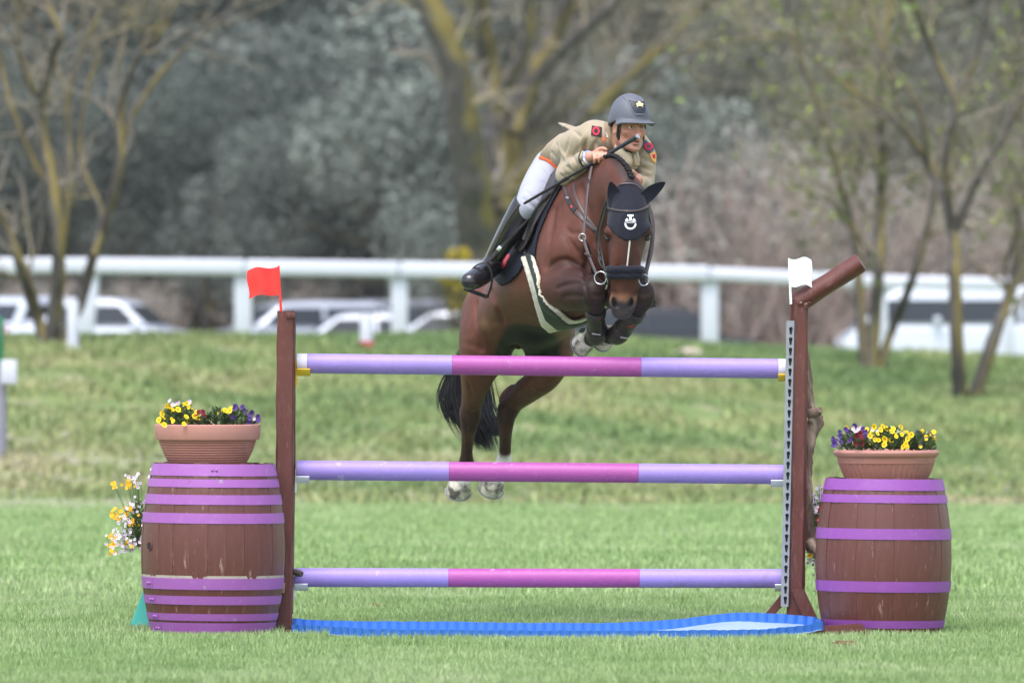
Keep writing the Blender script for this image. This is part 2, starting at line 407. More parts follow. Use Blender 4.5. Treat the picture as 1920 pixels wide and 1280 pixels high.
def wood_post(name, path, hw, hd, parent, m=None, n=26, chamfer=.22, wob=.002):
    """squared post with worn corners along a path of world points"""
    P = catmull([tuple(p) for p in path], n // (len(path) - 1)); vs, fs = [], []
    c = chamfer; ring = [(-1, -1 + c), (-1 + c, -1), (1 - c, -1), (1, -1 + c), (1, 1 - c), (1 - c, 1), (-1 + c, 1), (-1, 1 - c)]
    for i, p in enumerate(P):
        for k, (a, b) in enumerate(ring):
            w = wob * math.sin(i * 1.7 + k * 2.1) + wob * .6 * math.sin(i * .6 + k)
            vs.append((p[0] + a * hw + w, p[1] + b * hd + w, p[2]))
    m_ = len(P)
    for i in range(m_ - 1):
        for k in range(8): fs.append((i * 8 + k, i * 8 + (k + 1) % 8, (i + 1) * 8 + (k + 1) % 8, (i + 1) * 8 + k))
    fs.append(tuple(range(7, -1, -1))); fs.append(tuple(range((m_ - 1) * 8, m_ * 8)))
    me = bpy.data.meshes.new(name); me.from_pydata(vs, [], fs); me.update()
    bm = bmesh.new(); bm.from_mesh(me); bmesh.ops.recalc_face_normals(bm, faces=bm.faces); bm.to_mesh(me); bm.free(); shade(me, 28)
    return link(name, me, m or M_WOOD, parent)

def jump_cup(parent, c, sgn, m, w=.075):
    """shallow cup on a flat hanger; sgn +1 reaches right from the post"""
    bm = bmesh.new()
    n = 8; pr = []
    for i in range(n + 1):
        a = R(-62 + 124 * i / n); pr.append((.060 * math.sin(a), -.060 * math.cos(a)))
    vs = []
    for s in (0, w):
        for (y, z) in pr: vs.append(bm.verts.new((c.x + sgn * s, c.y + y, c.z + z + .0)))
        for (y, z) in reversed(pr): vs.append(bm.verts.new((c.x + sgn * s, c.y + y * 1.14, c.z + z * 1.14 + .0)))
    k = 2 * (n + 1)
    for i in range(k): bm.faces.new((vs[i], vs[(i + 1) % k], vs[k + (i + 1) % k], vs[k + i]))
    bm.faces.new(vs[:k]); bm.faces.new(vs[k:][::-1])
    bmesh.ops.recalc_face_normals(bm, faces=bm.faces)
    o = link('jump_cup', mesh_bm('jump_cup', bm, 35), m, parent)
    link('hanger', box_me('hanger', c + V((-sgn * .006, 0, -.055)), (.012, .05, .13), None, .003), m, o)
    return o

def curve_holes(name, outer, holes, ext):
    cu = bpy.data.curves.new(name, 'CURVE'); cu.dimensions = '2D'; cu.fill_mode = 'BOTH'; cu.extrude = ext
    for poly in [outer] + holes:
        s = cu.splines.new('POLY'); s.points.add(len(poly) - 1); s.use_cyclic_u = True
        for p, q in zip(s.points, poly): p.co = (q[0], q[1], 0, 1)
    o = bpy.data.objects.new(name, cu); COL.objects.link(o)
    bpy.context.view_layer.update()
    me = bpy.data.meshes.new_from_object(o.evaluated_get(bpy.context.evaluated_depsgraph_get()))
    bpy.data.objects.remove(o); bpy.data.curves.remove(cu); me.name = name
    return me

# ---- standard beside the red flag
LS = empty('jump_standard', at(531, 1186, -.42)); tag(LS, 'brown wooden jump standard with the red flag on top', 'jump standard', 'standards holding the poles')
wood_post('post', [at(531.5, 1186, -.42), at(533, 1000, -.42), at(534.5, 800, -.42), at(536.5, 583, -.42)], .0475, .055, LS)
wood_post('back_batten', [at(546, 1150, -.33), at(550, 860, -.33), at(550.5, 590, -.33)], .010, .03, LS, n=16)
link('metal_clip', box_me('metal_clip', at(545, 591, -.483), (.045, .012, .030), None, .002), M_WOOD, LS)
link('brace', prism('brace', [at(511, 1185, -.36), at(523, 1185, -.36), at(526, 1120, -.36), at(521, 1120, -.36)], .05), M_WOOD, LS)
link('foot_batten', prism('foot_batten', [at(519, 1184, -.485), at(530, 1184, -.485), at(532, 1126, -.485), at(526, 1122, -.485)], .008, .001), M_WOOD, LS)
link('base_plank', box_me('base_plank', at(430, 1184.6, -.50), (.80, .14, .028), None, .006), M_WOOD, LS)
link('spacer_block', box_me('spacer_block', at(528, 1101, -.52), (.034, .05, .055), Euler((0, R(6), 0)), .003), mat('worn_block', srgb(150, 118, 100), rough=.8, var=.3), LS)
jump_cup(LS, at(557, 681, YP), 1, M_YEL, .072); jump_cup(LS, at(556, 882, YP), 1, M_WPL, .07); jump_cup(LS, at(553, 1083, YP), 1, M_WPL, .07)
hk = tube_me('old_hook', [at(548, 1071, -.36), at(560, 1074, -.42), at(566, 1076, -.43)], [.018, .018, .016], 12); link('old_hook', hk, mat('rusty_iron', (.10, .085, .07), rough=.8, metal=.5), LS)

# ---- standard beside the white flag
RS = empty('jump_standard', at(1490, 1180, -.38)); tag(RS, 'brown wooden jump standard with keyhole track and a slanting log on top', 'jump standard', 'standards holding the poles')
wood_post('post', [at(1491, 1178, -.38), at(1494, 1000, -.38), at(1496.5, 800, -.38), at(1498.5, 562, -.38)], .047, .050, RS, chamfer=.35)
arm_a, arm_b = at(1494, 569, -.38), at(1615, 492, -.44)
bm = bmesh.new(); dirn = (arm_b - arm_a).normalized(); nseg = 10
prof_v = []
for i in range(nseg + 1):
    p = arm_a.lerp(arm_b, i / nseg); u, w = frame_from(dirn, V((0, 1, 0))); ring = []
    for k in range(14):
        a = 2 * math.pi * k / 14; rr = .056 * (1 + .07 * math.sin(3 * a + .4) + .03 * math.sin(i * .9 + k)) * (1 - .06 * i / nseg)
        ring.append(bm.verts.new(p + (u * math.cos(a) + w * math.sin(a)) * rr))
    prof_v.append(ring)
for i in range(nseg):
    for k in range(14): bm.faces.new((prof_v[i][k], prof_v[i][(k + 1) % 14], prof_v[i + 1][(k + 1) % 14], prof_v[i + 1][k]))
bm.faces.new(prof_v[0]); bm.faces.new(prof_v[-1][::-1]); bmesh.ops.recalc_face_normals(bm, faces=bm.faces)
bmesh.ops.bevel(bm, geom=[e for e in bm.edges if any(len(f.verts) > 6 for f in e.link_faces)], offset=.007, segments=2, affect='EDGES')
link('slanting_log', mesh_bm('slanting_log', bm, 40), M_WOOD, RS)
for (px, py) in ((1503, 566), (1507, 559), (1512, 571), (1518, 568), (1526, 560), (1510, 575)):      # torn paint and knots at the joint
    s_ = .010 + .007 * random.random(); me = bpy.data.meshes.new('knot'); bm = bmesh.new(); bmesh.ops.create_icosphere(bm, subdivisions=1, radius=s_)
    for v_ in bm.verts: v_.co += V((random.uniform(-1, 1), random.uniform(-1, 1), random.uniform(-1, 1))) * s_ * .3
    bm.to_mesh(me); bm.free(); me.transform(Matrix.Translation(at(px, py, -.437)) @ Matrix.Diagonal((1, .35, .7, 1))); link('knot', me, M_BARK if px % 2 else M_WOOD, RS)
# keyhole track: a real strip with holes over a dark channel
tl, th = 1135 - 601, (1135 - 601) * mpp(-.4)
tp0, tp1 = at(1470.5, 1136, -.40), at(1481.5, 601, -.40)
Lt = (tp1 - tp0).length; nh = 27; pitch = Lt / (nh + .6); holes = []
for i in range(nh):
    z0 = pitch * (i + .55); hole = []
    for k in range(9):
        a = R(-35 + 250 * k / 8); hole.append((-.004 + .0105 * math.cos(a), z0 + pitch * .26 + .0105 * math.sin(a)))
    hole += [(-.0090, z0 - pitch * .30), (.0010, z0 - pitch * .30)]; holes.append(hole)
hw = .021
tm = curve_holes('keyhole_track', [(-hw, 0), (hw, 0), (hw, Lt), (-hw, Lt)], holes, .0015)
zax = (tp1 - tp0).normalized(); nrm = V((-.30, -1, 0)).normalized(); xax = zax.cross(nrm).normalized() * -1; nrm = xax.cross(zax)
if nrm.y > 0: nrm.negate()
TM = Matrix((( xax.x, zax.x, nrm.x, tp0.x), (xax.y, zax.y, nrm.y, tp0.y - .04), (xax.z, zax.z, nrm.z, tp0.z), (0, 0, 0, 1)))
tm.transform(TM); trk = link('keyhole_track', tm, M_ZINC, RS)
cb = box_me('channel_back', (-.004, Lt / 2, -.014), (.030, Lt - .01, .012), None, 0); cb.transform(TM); link('channel_back', cb, M_DARK, trk)
for sx in (-1, 1):
    wb = box_me('channel_side', (sx * .0195, Lt / 2, -.012), (.003, Lt, .02), None, 0); wb.transform(TM); link('channel_side', wb, M_ZINC, trk)
jump_cup(RS, at(1478, 691, YP), -1, M_YEL, .055); jump_cup(RS, at(1471, 889, YP), -1, M_WPL, .075); jump_cup(RS, at(1475, 1084, YP), -1, M_WPL, .065)
# feet
link('brace', prism('brace', [at(1434, 1152, -.36), at(1452, 1152, -.36), at(1472, 1131, -.36), at(1472, 1105, -.36)], .06), M_WOOD, RS)
link('brace', prism('brace', [at(1483, 1105, -.46), at(1508, 1104, -.46), at(1541, 1176, -.46), at(1513, 1176, -.46)], .06), M_WOOD, RS)
link('base_beam', prism('base_beam', [at(1500, 1189, -1.03), at(1630, 1189, -1.03), at(1617, 1168.5, -1.03), at(1510, 1176, -1.03)], .085, .006), M_WOOD, RS)
link('base_beam', box_me('base_beam', at(1490, 1179, -.32), (.09, .75, .05), None, .006), M_WOOD, RS)

# ---- gnarled branch leaning on the back of the right standard
gp = catmull([(1513, 660, 0), (1516, 720, 0), (1520, 762, 0), (1528, 790, 0), (1519, 830, 0), (1514, 880, 0), (1516, 930, 0), (1517, 985, 0), (1522, 1020, 0), (1526, 1036, 0)], 8)
gr = np.interp(np.linspace(0, 1, len(gp)), [0, .12, .25, .33, .42, .55, .7, .85, .95, 1], [4, 7.5, 10, 15, 10.5, 7, 8, 9, 12, 10])
vs, fs = [], []; nn = 14
for i, (x, y, _) in enumerate(gp):
    c = at(x, y, -.30)
    for k in range(nn):
        a = 2 * math.pi * k / nn; rr = gr[i] * mpp(0) * (1 + .22 * math.sin(a * 3 + i * .35) + .16 * math.sin(a * 5 - i * .6) + .12 * random.uniform(-1, 1))
        vs.append((c.x + rr * math.cos(a), c.y + rr * math.sin(a), c.z))
for i in range(len(gp) - 1):
    for k in range(nn): fs.append((i * nn + k, (i + 1) * nn + k, (i + 1) * nn + (k + 1) % nn, i * nn + (k + 1) % nn))
fs += [tuple(range(nn)), tuple(range((len(gp) - 1) * nn, len(gp) * nn))[::-1]]
me = bpy.data.meshes.new('branch'); me.from_pydata(vs, [], fs); me.update(); shade(me, 60)
gb = link('gnarled_branch', me, M_BARK); tag(gb, 'gnarled bare grey brown branch fixed behind the right standard', 'branch')
link('knot_stub', tube_me('knot_stub', [at(1522, 775, -.32), at(1533, 772, -.36), at(1538, 768, -.38)], [.032, .026, .018], 9), M_BARK, gb)
link('knot_stub', tube_me('knot_stub', [at(1519, 1015, -.32), at(1530, 1030, -.36), at(1534, 1036, -.37)], [.03, .026, .02], 9), M_BARK, gb)

# ---- flags
def flag(label, foot, top, fl, m, side):
    """stick from foot to top, rippled blade fl=(width px, y top, y bottom)"""
    d = top - foot; root = empty('flag', foot); tag(root, label, 'flag', 'flags on the standards')
    st = tube_me('stick', [foot, foot.lerp(top, .35), foot.lerp(top, .7), top], [.0075, .0065, .0055, .005], 10); link('stick', st, m, root)
    nx, nz = 22, 12; vs, fs = [], []
    w, t0, t1 = fl
    for th_ in (-.0014, .0014):
        for i in range(nx + 1):
            for j in range(nz + 1):
                u, v_ = i / nx, j / nz; base = top.lerp(foot, t0 + (t1 - t0) * v_)
                rip = math.sin(u * 7.2 + .4) ; x = base.x + side * u * w * (1 + .03 * math.sin(v_ * 6))
                vs.append((x, base.y + .012 * rip + th_, base.z + .011 * math.sin(u * 6.6 + 3.4 + .3 * v_) * (u ** .5) - .018 * u * (1 if side < 0 else 0)))
    off = (nx + 1) * (nz + 1); I = lambda i, j: i * (nz + 1) + j
    for i in range(nx):
        for j in range(nz):
            fs.append((I(i, j), I(i + 1, j), I(i + 1, j + 1), I(i, j + 1))); fs.append((off + I(i, j), off + I(i, j + 1), off + I(i + 1, j + 1), off + I(i + 1, j)))
    border = [I(i, 0) for i in range(nx)] + [I(nx, j) for j in range(nz)] + [I(i, nz) for i in range(nx, 0, -1)] + [I(0, j) for j in range(nz, 0, -1)]
    for a, b in zip(border, border[1:] + border[:1]): fs.append((a, b, off + b, off + a))
    me = bpy.data.meshes.new('blade'); me.from_pydata(vs, [], fs); me.update(); shade(me, 50); link('blade', me, m, root)
    return root
flag('red plastic flag standing on the left standard', at(527, 584, -.42), at(522.5, 498, -.42), (59 * mpp(-.4), .02, .62), M_RED, -1)
flag('white plastic flag standing on the right standard', at(1483, 570, -.45), at(1479, 484, -.45), (42 * mpp(-.4), .01, .61), mat('white_flag_plastic', srgb(244, 246, 250), rough=.45, var=.02), 1)

# ------------------------------------------------------------------ wine barrels used as wings
M_STAVE = mat('brown_barrel_stave', srgb(94, 52, 46), rough=.42, var=.14, scale=4, stretch=(3, 3, .6), bump=.12, bscale=60, dirt=srgb(130, 96, 90), dscale=9, damt=.6, spec=.5, specks=[(srgb(176, 150, 142), 12, .64, .5), (srgb(205, 190, 184), 30, .69, .6), (srgb(48, 30, 26), 7, .66, .5)])
M_HOOP_L = mat('violet_hoop_paint', srgb(150, 88, 164), rough=.5, var=.06, scale=5, dirt=srgb(172, 130, 178), dscale=22, damt=.4, specks=[(srgb(160, 150, 165), 14, .65, .7), (srgb(88, 56, 80), 9, .66, .5)])
M_HOOP_R = mat('purple_hoop_paint', srgb(136, 72, 156), rough=.5, var=.07, scale=5, dirt=srgb(160, 118, 168), dscale=22, damt=.35, specks=[(srgb(160, 150, 165), 14, .66, .6), (srgb(80, 50, 72), 9, .66, .5)])
M_OAK = mat('bare_oak', srgb(168, 158, 148), rough=.85, var=.3, scale=30, dirt=srgb(80, 70, 60), dscale=30, damt=.7)
M_HEAD = mat('barrel_head_wood', srgb(120, 92, 78), rough=.85, var=.25, scale=12)
def barrel(label, base, H, r_end, r_mid, hoops, tilt, hm, bung=None, bare=None, nst=24, fill=None):
    root = empty('barrel', base, tilt); tag(root, label, 'barrel', 'wine barrels serving as jump wings')
    rad = lambda z: r_end + (r_mid - r_end) * (1 - ((z / H - .48) / .52) ** 2 if z / H > .48 else 1 - ((.48 - z / H) / .48) ** 2)
    nz = 14; vs, fs = [], []; half = math.pi / nst * .992; th = .026; na = 4
    ring = []
    for i in range(nz + 1):
        z = H * i / nz; ro = rad(z)
        outer = []
        for k in range(na + 1):
            a = -half + 2 * half * k / na; e_ = .0008 if k in (0, na) else 0
            outer.append((a, ro - e_))
        inner = [(half, ro - th), (-half, ro - th)]
        for a, r_ in outer + inner: vs.append((r_ * math.cos(a), r_ * math.sin(a), z))
    c = na + 3
    for i in range(nz):
        for k in range(c): fs.append((i * c + k, i * c + (k + 1) % c, (i + 1) * c + (k + 1) % c, (i + 1) * c + k))
    fs.append(tuple(range(c))[::-1]); fs.append(tuple(range(nz * c, nz * c + c)))
    me = bpy.data.meshes.new('stave'); me.from_pydata(vs, [], fs); me.update(); shade(me, 30)
    for k in range(nst):
        o = part('stave', me, M_STAVE, root, Matrix.Rotation(2 * math.pi * (k + .37) / nst, 4, 'Z') @ Matrix.Scale(1 + .0035 * math.sin(k * 2.3), 4))
    part('barrel_head', lathe_me('barrel_head', [(0, H - .035), (r_end - .012, H - .035), (r_end - .012, H - .05), (0, H - .05)], 40), M_HEAD, root)
    part('inner_lining', lathe_me('inner_lining', [(rad(z) - .03, z) for z in np.linspace(.01, H - .06, 10)], 40), M_DARK, root)
    for (z0, z1, riv) in hoops:
        nh_ = 3; prof = [(rad(z0 + (z1 - z0) * i / nh_) + .0035, z0 + (z1 - z0) * i / nh_) for i in range(nh_ + 1)]
        prof = [(prof[0][0] - .005, z0)] + prof + [(prof[-1][0] - .005, z1)]
        h = part('hoop', lathe_me('hoop', prof, 72), hm, root)
        if riv is not None:
            zc = (z0 + z1) / 2
            lap = []
            for da in np.linspace(-.09, .09, 7):
                a = riv + da; lap.append((a,))
            vs2, fs2 = [], []
            for i, (a,) in enumerate(lap):
                for zz in (z0 + .001, z1 - .001):
                    for rr in (rad(zz) + .003, rad(zz) + .0062): vs2.append((rr * math.cos(a), rr * math.sin(a), zz))
            for i in range(len(lap) - 1):
                b_ = i * 4
                for q in ((0, 1, 3, 2),):
                    pass
                fs2 += [(b_ + 1, b_ + 5, b_ + 7, b_ + 3), (b_, b_ + 4, b_ + 5, b_ + 1), (b_ + 2, b_ + 3, b_ + 7, b_ + 6)]
            fs2 += [(0, 1, 3, 2), (len(vs2) - 4, len(vs2) - 2, len(vs2) - 1, len(vs2) - 3)]
            m2 = bpy.data.meshes.new('hoop_lap'); m2.from_pydata(vs2, [], fs2); m2.update(); part('hoop_lap', m2, hm, h)
            for da in (-.032, .032):
                a = riv + da; rr = rad(zc) + .0065
                bm = bmesh.new(); bmesh.ops.create_uvsphere(bm, u_segments=10, v_segments=6, radius=.0085, matrix=Matrix.Translation((rr * math.cos(a), rr * math.sin(a), zc)))
                part('rivet', mesh_bm('rivet', bm, 180), hm, h)
    if bung is not None:
        a, z = bung; p = V((rad(z) * math.cos(a), rad(z) * math.sin(a), z)); nrm_ = V((math.cos(a), math.sin(a), 0))
        M = Matrix.Translation(p) @ nrm_.to_track_quat('Z', 'Y').to_matrix().to_4x4()
        ring_ = lathe_me('bung_hole', [(0, .0035), (.021, .0035), (.0245, .006), (.027, .004), (.027, -.01)], 24); part('bung_rim', ring_, M_STAVE, root, M)
        part('bung_hole', lathe_me('bung_hole', [(0, .0045), (.0215, .0045)], 24), M_DARK, root, M)
    if bare is not None:
        z0, z1 = bare; prof = [(rad(z0) + .0006, z0), (rad((z0 + z1) / 2) + .001, (z0 + z1) / 2), (rad(z1) + .0006, z1)]
        part('bare_wood_ring', lathe_me('bare_wood_ring', prof, 72), M_OAK, root)
    return root
YB = -.62; kB = mpp(YB)
def hz(y0, y1, yb): return ((yb - y1) * kB, (yb - y0) * kB)
fr = math.pi * 1.5        # angle that faces the camera
bl = at(398, 1189, YB); bl.z = max(bl.z, .0)
HL = (1189 - 868) * kB
BL_ = [(*hz(869, 891, 1189), fr + .05), (*hz(897, 912, 1189), None), (*hz(926, 944, 1189), None), (*hz(960, 979, 1189), None),
       (*hz(1081, 1102, 1189), fr - 1.05), (*hz(1114, 1130, 1189), fr - 1.02), (*hz(1147, 1160, 1189), fr - 1.0), (*hz(1164, 1187, 1189), fr - .98)]
barrel('brown barrel with eight violet hoops beside the red flag post', bl, HL, .322, .385, BL_, (R(-.3), R(.5), 0), M_HOOP_L, bung=(fr - 1.02, (1189 - 1023) * kB), bare=hz(1076, 1084, 1189))
br = at(1655, 1190, YB); HR = (1190 - 896) * kB
BR_ = [(*hz(897, 918, 1190), None), (*hz(926, 941, 1190), None), (*hz(989, 1009, 1190), None), (*hz(1087, 1107, 1190), None), (*hz(1160, 1174, 1190), None), (*hz(1183, 1189, 1190), None)]
barrel('brown barrel with six purple hoops at the right end of the jump', br, HR, .310, .365, BR_, (R(-.5), R(.6), 0), M_HOOP_R, nst=22)
for b_, riv in ((bl, 0), (br, 0)): pass
pl = link('plank', box_me('plank', (0, 0, 0), (.52, .12, .022), None, .005), M_WOOD)
pl.location = at(405, 1187.5, -.93); pl.location.z = .011; tag(pl, 'thin brown plank on the grass under the left barrel', 'plank')

# ------------------------------------------------------------------ flower bowls on the barrels
M_TERRA = mat('pink_terracotta', srgb(176, 124, 114), rough=.7, var=.07, scale=6, dirt=srgb(150, 110, 100), dscale=10, damt=.25)
M_TERRA2 = mat('terracotta_weathered', srgb(168, 114, 104), rough=.75, var=.10, scale=6, dirt=srgb(120, 96, 88), dscale=7, damt=.7)
M_SOIL = mat('potting_soil', (.03, .022, .016), rough=1, var=.4, scale=40, bump=.6)
def planter_round(label, base, k):
    root = empty('flower_bowl', base); tag(root, label, 'flower bowl', 'flower bowls on the barrels')
    H = .205
    prof = [(0, 0), (.165, 0), (.178, .012)]
    for i in range(22):
        t = i / 21; r_ = .185 + (.262 - .185) * (t ** .55); prof.append((r_ + (.0022 if i % 2 else -.0016), .018 + .118 * t))
    prof += [(.258, .138)]
    part('bowl', lathe_me('bowl', prof, 72, 25), M_TERRA2, root)
    part('rim', lathe_me('rim', [(.258, .134), (.276, .136), (.279, .142), (.285, .195), (.283, .203), (.277, .206), (.268, .203), (.262, .15)], 72, 30), M_TERRA, root)
    part('soil', lathe_me('soil', [(0, .195), (.15, .192), (.265, .18)], 40), M_SOIL, root)
    return root
def planter_fluted(label, base):
    root = empty('flower_bowl', base); tag(root, label, 'flower bowl', 'flower bowls on the barrels')
    vs, fs = [], []; n = 144; P = []
    for t in np.linspace(0, 1, 10): P.append((.200 + (.255 - .200) * (t ** .7), .004 + .088 * t, 1))
    for k in range(n):
        a = 2 * math.pi * k / n; fl = .0028 * math.cos(k / n * 2 * math.pi * 48)
        for r_, z, f_ in P: vs.append(((r_ + fl) * math.cos(a), (r_ + fl) * math.sin(a), z))
    m_ = len(P)
    for k in range(n):
        for i in range(m_ - 1): fs.append((k * m_ + i, (k + 1) % n * m_ + i, (k + 1) % n * m_ + i + 1, k * m_ + i + 1))
    fs.append(tuple(k * m_ for k in range(n))[::-1])
    me = bpy.data.meshes.new('bowl'); me.from_pydata(vs, [], fs); me.update(); shade(me, 40)
    part('bowl', me, M_TERRA2, root)
    part('lip', lathe_me('lip', [(.250, .090), (.259, .092), (.264, .118), (.255, .119)], 72, 30), M_TERRA2, root)
    part('rim', lathe_me('rim', [(.258, .117), (.270, .119), (.280, .128), (.283, .138), (.279, .147), (.270, .149), (.262, .145), (.255, .12)], 72, 40), M_TERRA, root)
    part('soil', lathe_me('soil', [(0, .142), (.15, .14), (.26, .13)], 40), M_SOIL, root)
    return root
pbl = at(389, 866, YB) ; pbl.z = bl.z + HL - .033
pl_root = planter_round('round ribbed terracotta flower bowl on the left barrel', pbl, 1)
pbr = at(1662, 895, YB); pbr.z = br.z + HR - .033
pr_root = planter_fluted('fluted terracotta flower bowl on the right barrel', pbr)
pl_root.scale = (1, 1, 1.17); pr_root.scale = (1, 1, 1.24)
# ------------------------------------------------------------------ blue water tray with a scalloped edge
M_BLUE = mat('blue_plastic', srgb(50, 106, 192), rough=.5, var=.08, scale=12, dirt=srgb(150, 170, 196), dscale=3, damt=.4)
M_TRAY = mat('pale_blue_tray_floor', srgb(150, 170, 198), rough=.4, var=.12, scale=4, dirt=srgb(150, 160, 170), dscale=9, damt=.4)
tray = empty('water_tray', at(1040, 1190, -.8)); tag(tray, 'low bright blue water tray with scalloped edge under the poles', 'water tray')
FRONT = catmull([(548, 1186), (620, 1190), (690, 1194.5), (800, 1196), (1000, 1197.5), (1200, 1198), (1330, 1197), (1420, 1196), (1480, 1191), (1520, 1186), (1540, 1180)], 10)
REAR = catmull([(548, 1176), (620, 1179.5), (700, 1181), (850, 1182), (1000, 1184), (1150, 1184), (1250, 1179), (1310, 1173), (1360, 1167), (1395, 1165), (1440, 1166), (1490, 1169), (1530, 1174)], 10)
def gy(py):      # where the ground is seen through that picture row
    return FPX * CAM_H / (py - 628) - CAM_D
def edge_pts(path, lift):
    out = []
    for px, py in path:
        Yg = gy(max(py, 1186)) if py < 1186 else gy(py)
        l = np.interp(px, [500, 1200, 1330, 1400, 1480, 1545], lift); Yg = -.95 if path is FRONT else np.interp(px, [500, 1100, 1300, 1545], [-.45, -.45, -.52, -.60])
        if path is FRONT: Yg = np.interp(px, [548, 690, 1200, 1420, 1540], [-.62, -1.0, -1.18, -1.20, -1.06])
        p = at(px, py, Yg); out.append(p)
    return out
FP, RP = edge_pts(FRONT, [0, 0, 0, .01, .02, .04]), edge_pts(REAR, [0] * 6)
def resample(P, step):
    d = [0]
    for a, b in zip(P, P[1:]): d.append(d[-1] + (b - a).length)
    n = int(d[-1] / step); out = []
    for i in range(n + 1):
        s = d[-1] * i / n; j = min(np.searchsorted(d, s, 'right') - 1, len(P) - 2); out.append(P[j].lerp(P[j + 1], (s - d[j]) / max(d[j + 1] - d[j], 1e-6)))
    return out
def scallop_mesh():
    n = 7; rows = ((0, .85), (.5, .95), (1, 1.0)); th = .05; P = []
    for side in (0, 1):
        for zz, k in rows:
            for i in range(n + 1):
                u = i / n; P.append((-.5 + u, .26 * math.sin(math.pi * u) * k + (th if side else 0), zz))
    m_ = n + 1; o_ = 3 * m_; fs = []
    for r_ in range(2):
        for i in range(n):
            a, b, c, d = r_ * m_ + i, r_ * m_ + i + 1, (r_ + 1) * m_ + i + 1, (r_ + 1) * m_ + i
            fs += [(a, b, c, d), (o_ + d, o_ + c, o_ + b, o_ + a)]
    for i in range(n): fs += [(2 * m_ + i, 2 * m_ + i + 1, o_ + 2 * m_ + i + 1, o_ + 2 * m_ + i), (i + 1, i, o_ + i, o_ + i + 1)]
    for r_ in range(2):
        fs += [(r_ * m_, (r_ + 1) * m_, o_ + (r_ + 1) * m_, o_ + r_ * m_), ((r_ + 1) * m_ + n, r_ * m_ + n, o_ + r_ * m_ + n, o_ + (r_ + 1) * m_ + n)]
    me = bpy.data.meshes.new('edge_scallop'); me.from_pydata(P, [], fs); me.update(); shade(me, 40); return me
SCA = scallop_mesh(); SCA.transform(Matrix.Diagonal((.0535, .0535, .05, 1))); SCA.materials.append(M_BLUE)
SCB = SCA.copy(); SCB.transform(Matrix.Scale(-1, 4, (0, 1, 0))); SCB.flip_normals()
def scallops(P, h, flip):
    Q = resample(P, .052)
    for i, (a, b) in enumerate(zip(Q, Q[1:])):
        c = (a + b) / 2; d = b - a; w = d.length * 1.03; x = d.normalized(); z = V((0, 0, 1)); y = z.cross(x).normalized() * (-1 if flip else 1); hh = h * random.uniform(.97, 1.04)
        z = x.cross(V((0, 1, 0)) if abs(x.y) < .9 else V((0, 0, 1))).normalized(); z = (V((0, 0, 1)) - x * x.z).normalized(); yy = z.cross(x); M_ = Matrix.Translation(c - V((0, 0, .004))) @ Matrix((x, yy, z)).transposed().to_4x4() @ Matrix.Rotation(R(-6 if flip else 8), 4, 'X') @ Matrix.Diagonal((w / .0535, 1, hh / .05, 1))
        o = bpy.data.objects.new('edge_scallop', SCB if flip else SCA); COL.objects.link(o); o.parent = tray; o.matrix_parent_inverse = world_of(tray).inverted(); o.matrix_basis = M_
scallops([p + V((0, 0, .002)) for p in FP], .048, False); scallops(RP, .052, True)
scallops([RP[-1], RP[-1].lerp(FP[-1], .5), FP[-1]], .046, False)
n_ = 40; vs, fs = [], []
Fa, Ra = resample(FP, .01), resample(RP, .01)
for i in range(n_ + 1):
    a, b = Fa[int(i / n_ * (len(Fa) - 1))], Ra[int(i / n_ * (len(Ra) - 1))]
    for j in range(5):
        p = a.lerp(b, j / 4); vs.append((p.x, p.y, max(p.z, .004) + .003 + .004 * math.sin(i * .7 + j)))
for i in range(n_):
    for j in range(4): fs.append((i * 5 + j, (i + 1) * 5 + j, (i + 1) * 5 + j + 1, i * 5 + j + 1))
me = bpy.data.meshes.new('tray_floor'); me.from_pydata(vs, [], fs); me.update(); bm = bmesh.new(); bm.from_mesh(me); thicken(bm, .004); bm.to_mesh(me); bm.free(); shade(me, 40)
link('tray_floor', me, M_TRAY, tray)

# ------------------------------------------------------------------ flowers
def petal_mesh(name, cols, r_, kind):
    """one blossom: five rounded petals with a darker face, about forty triangles, colour per vertex"""
    bm = bmesh.new(); cl = []
    def v(p, c): cl.append(c); return bm.verts.new(p)
    if kind == 'pansy':
        spec = [(90, 1.0, 0), (150, .85, .02), (30, .85, .02), (215, .8, .04), (325, .8, .04), (270, .95, .06)]
    else: spec = [(a, 1.0, .02 * (i % 2)) for i, a in enumerate(range(0, 360, 72))]
    for a, s, dz in spec:
        ca, sa = math.cos(R(a)), math.sin(R(a)); L_ = r_ * s
        col = cols[0] if kind != 'pansy' or a in (90, 150, 30) or len(cols) < 3 else cols[2]
        c0 = v((0, 0, dz * r_ + .001), cols[1]); ring = []
        for t, w in ((.45, .38), (.85, .52), (1.05, .26), (1.05, -.26), (.85, -.52), (.45, -.38)):
            ring.append(v((ca * L_ * t - sa * L_ * w, sa * L_ * t + ca * L_ * w, dz * r_ + .22 * r_ * t * t), [col[i] * (.75 if t < .5 else 1) for i in range(3)]))
        for i in range(5): bm.faces.new((c0, ring[i], ring[i + 1]))
    me = bpy.data.meshes.new(name); bm.to_mesh(me); bm.free(); paint(me, np.array(cl, np.float32)); me.materials.append(M_PETAL); shade(me, 180); return me
M_PETAL = mat('petals', vcol=True, rough=.6, var=.08, scale=60, spec=.25)
M_LEAF = mat('flower_foliage', vcol=True, rough=.55, var=.15, scale=30, spec=.3)
YEL, ORG, PUR, LIL, MAR, WHI = srgb(246, 212, 28), srgb(242, 190, 34), srgb(66, 36, 108), srgb(136, 118, 184), srgb(112, 20, 34), srgb(232, 226, 236)
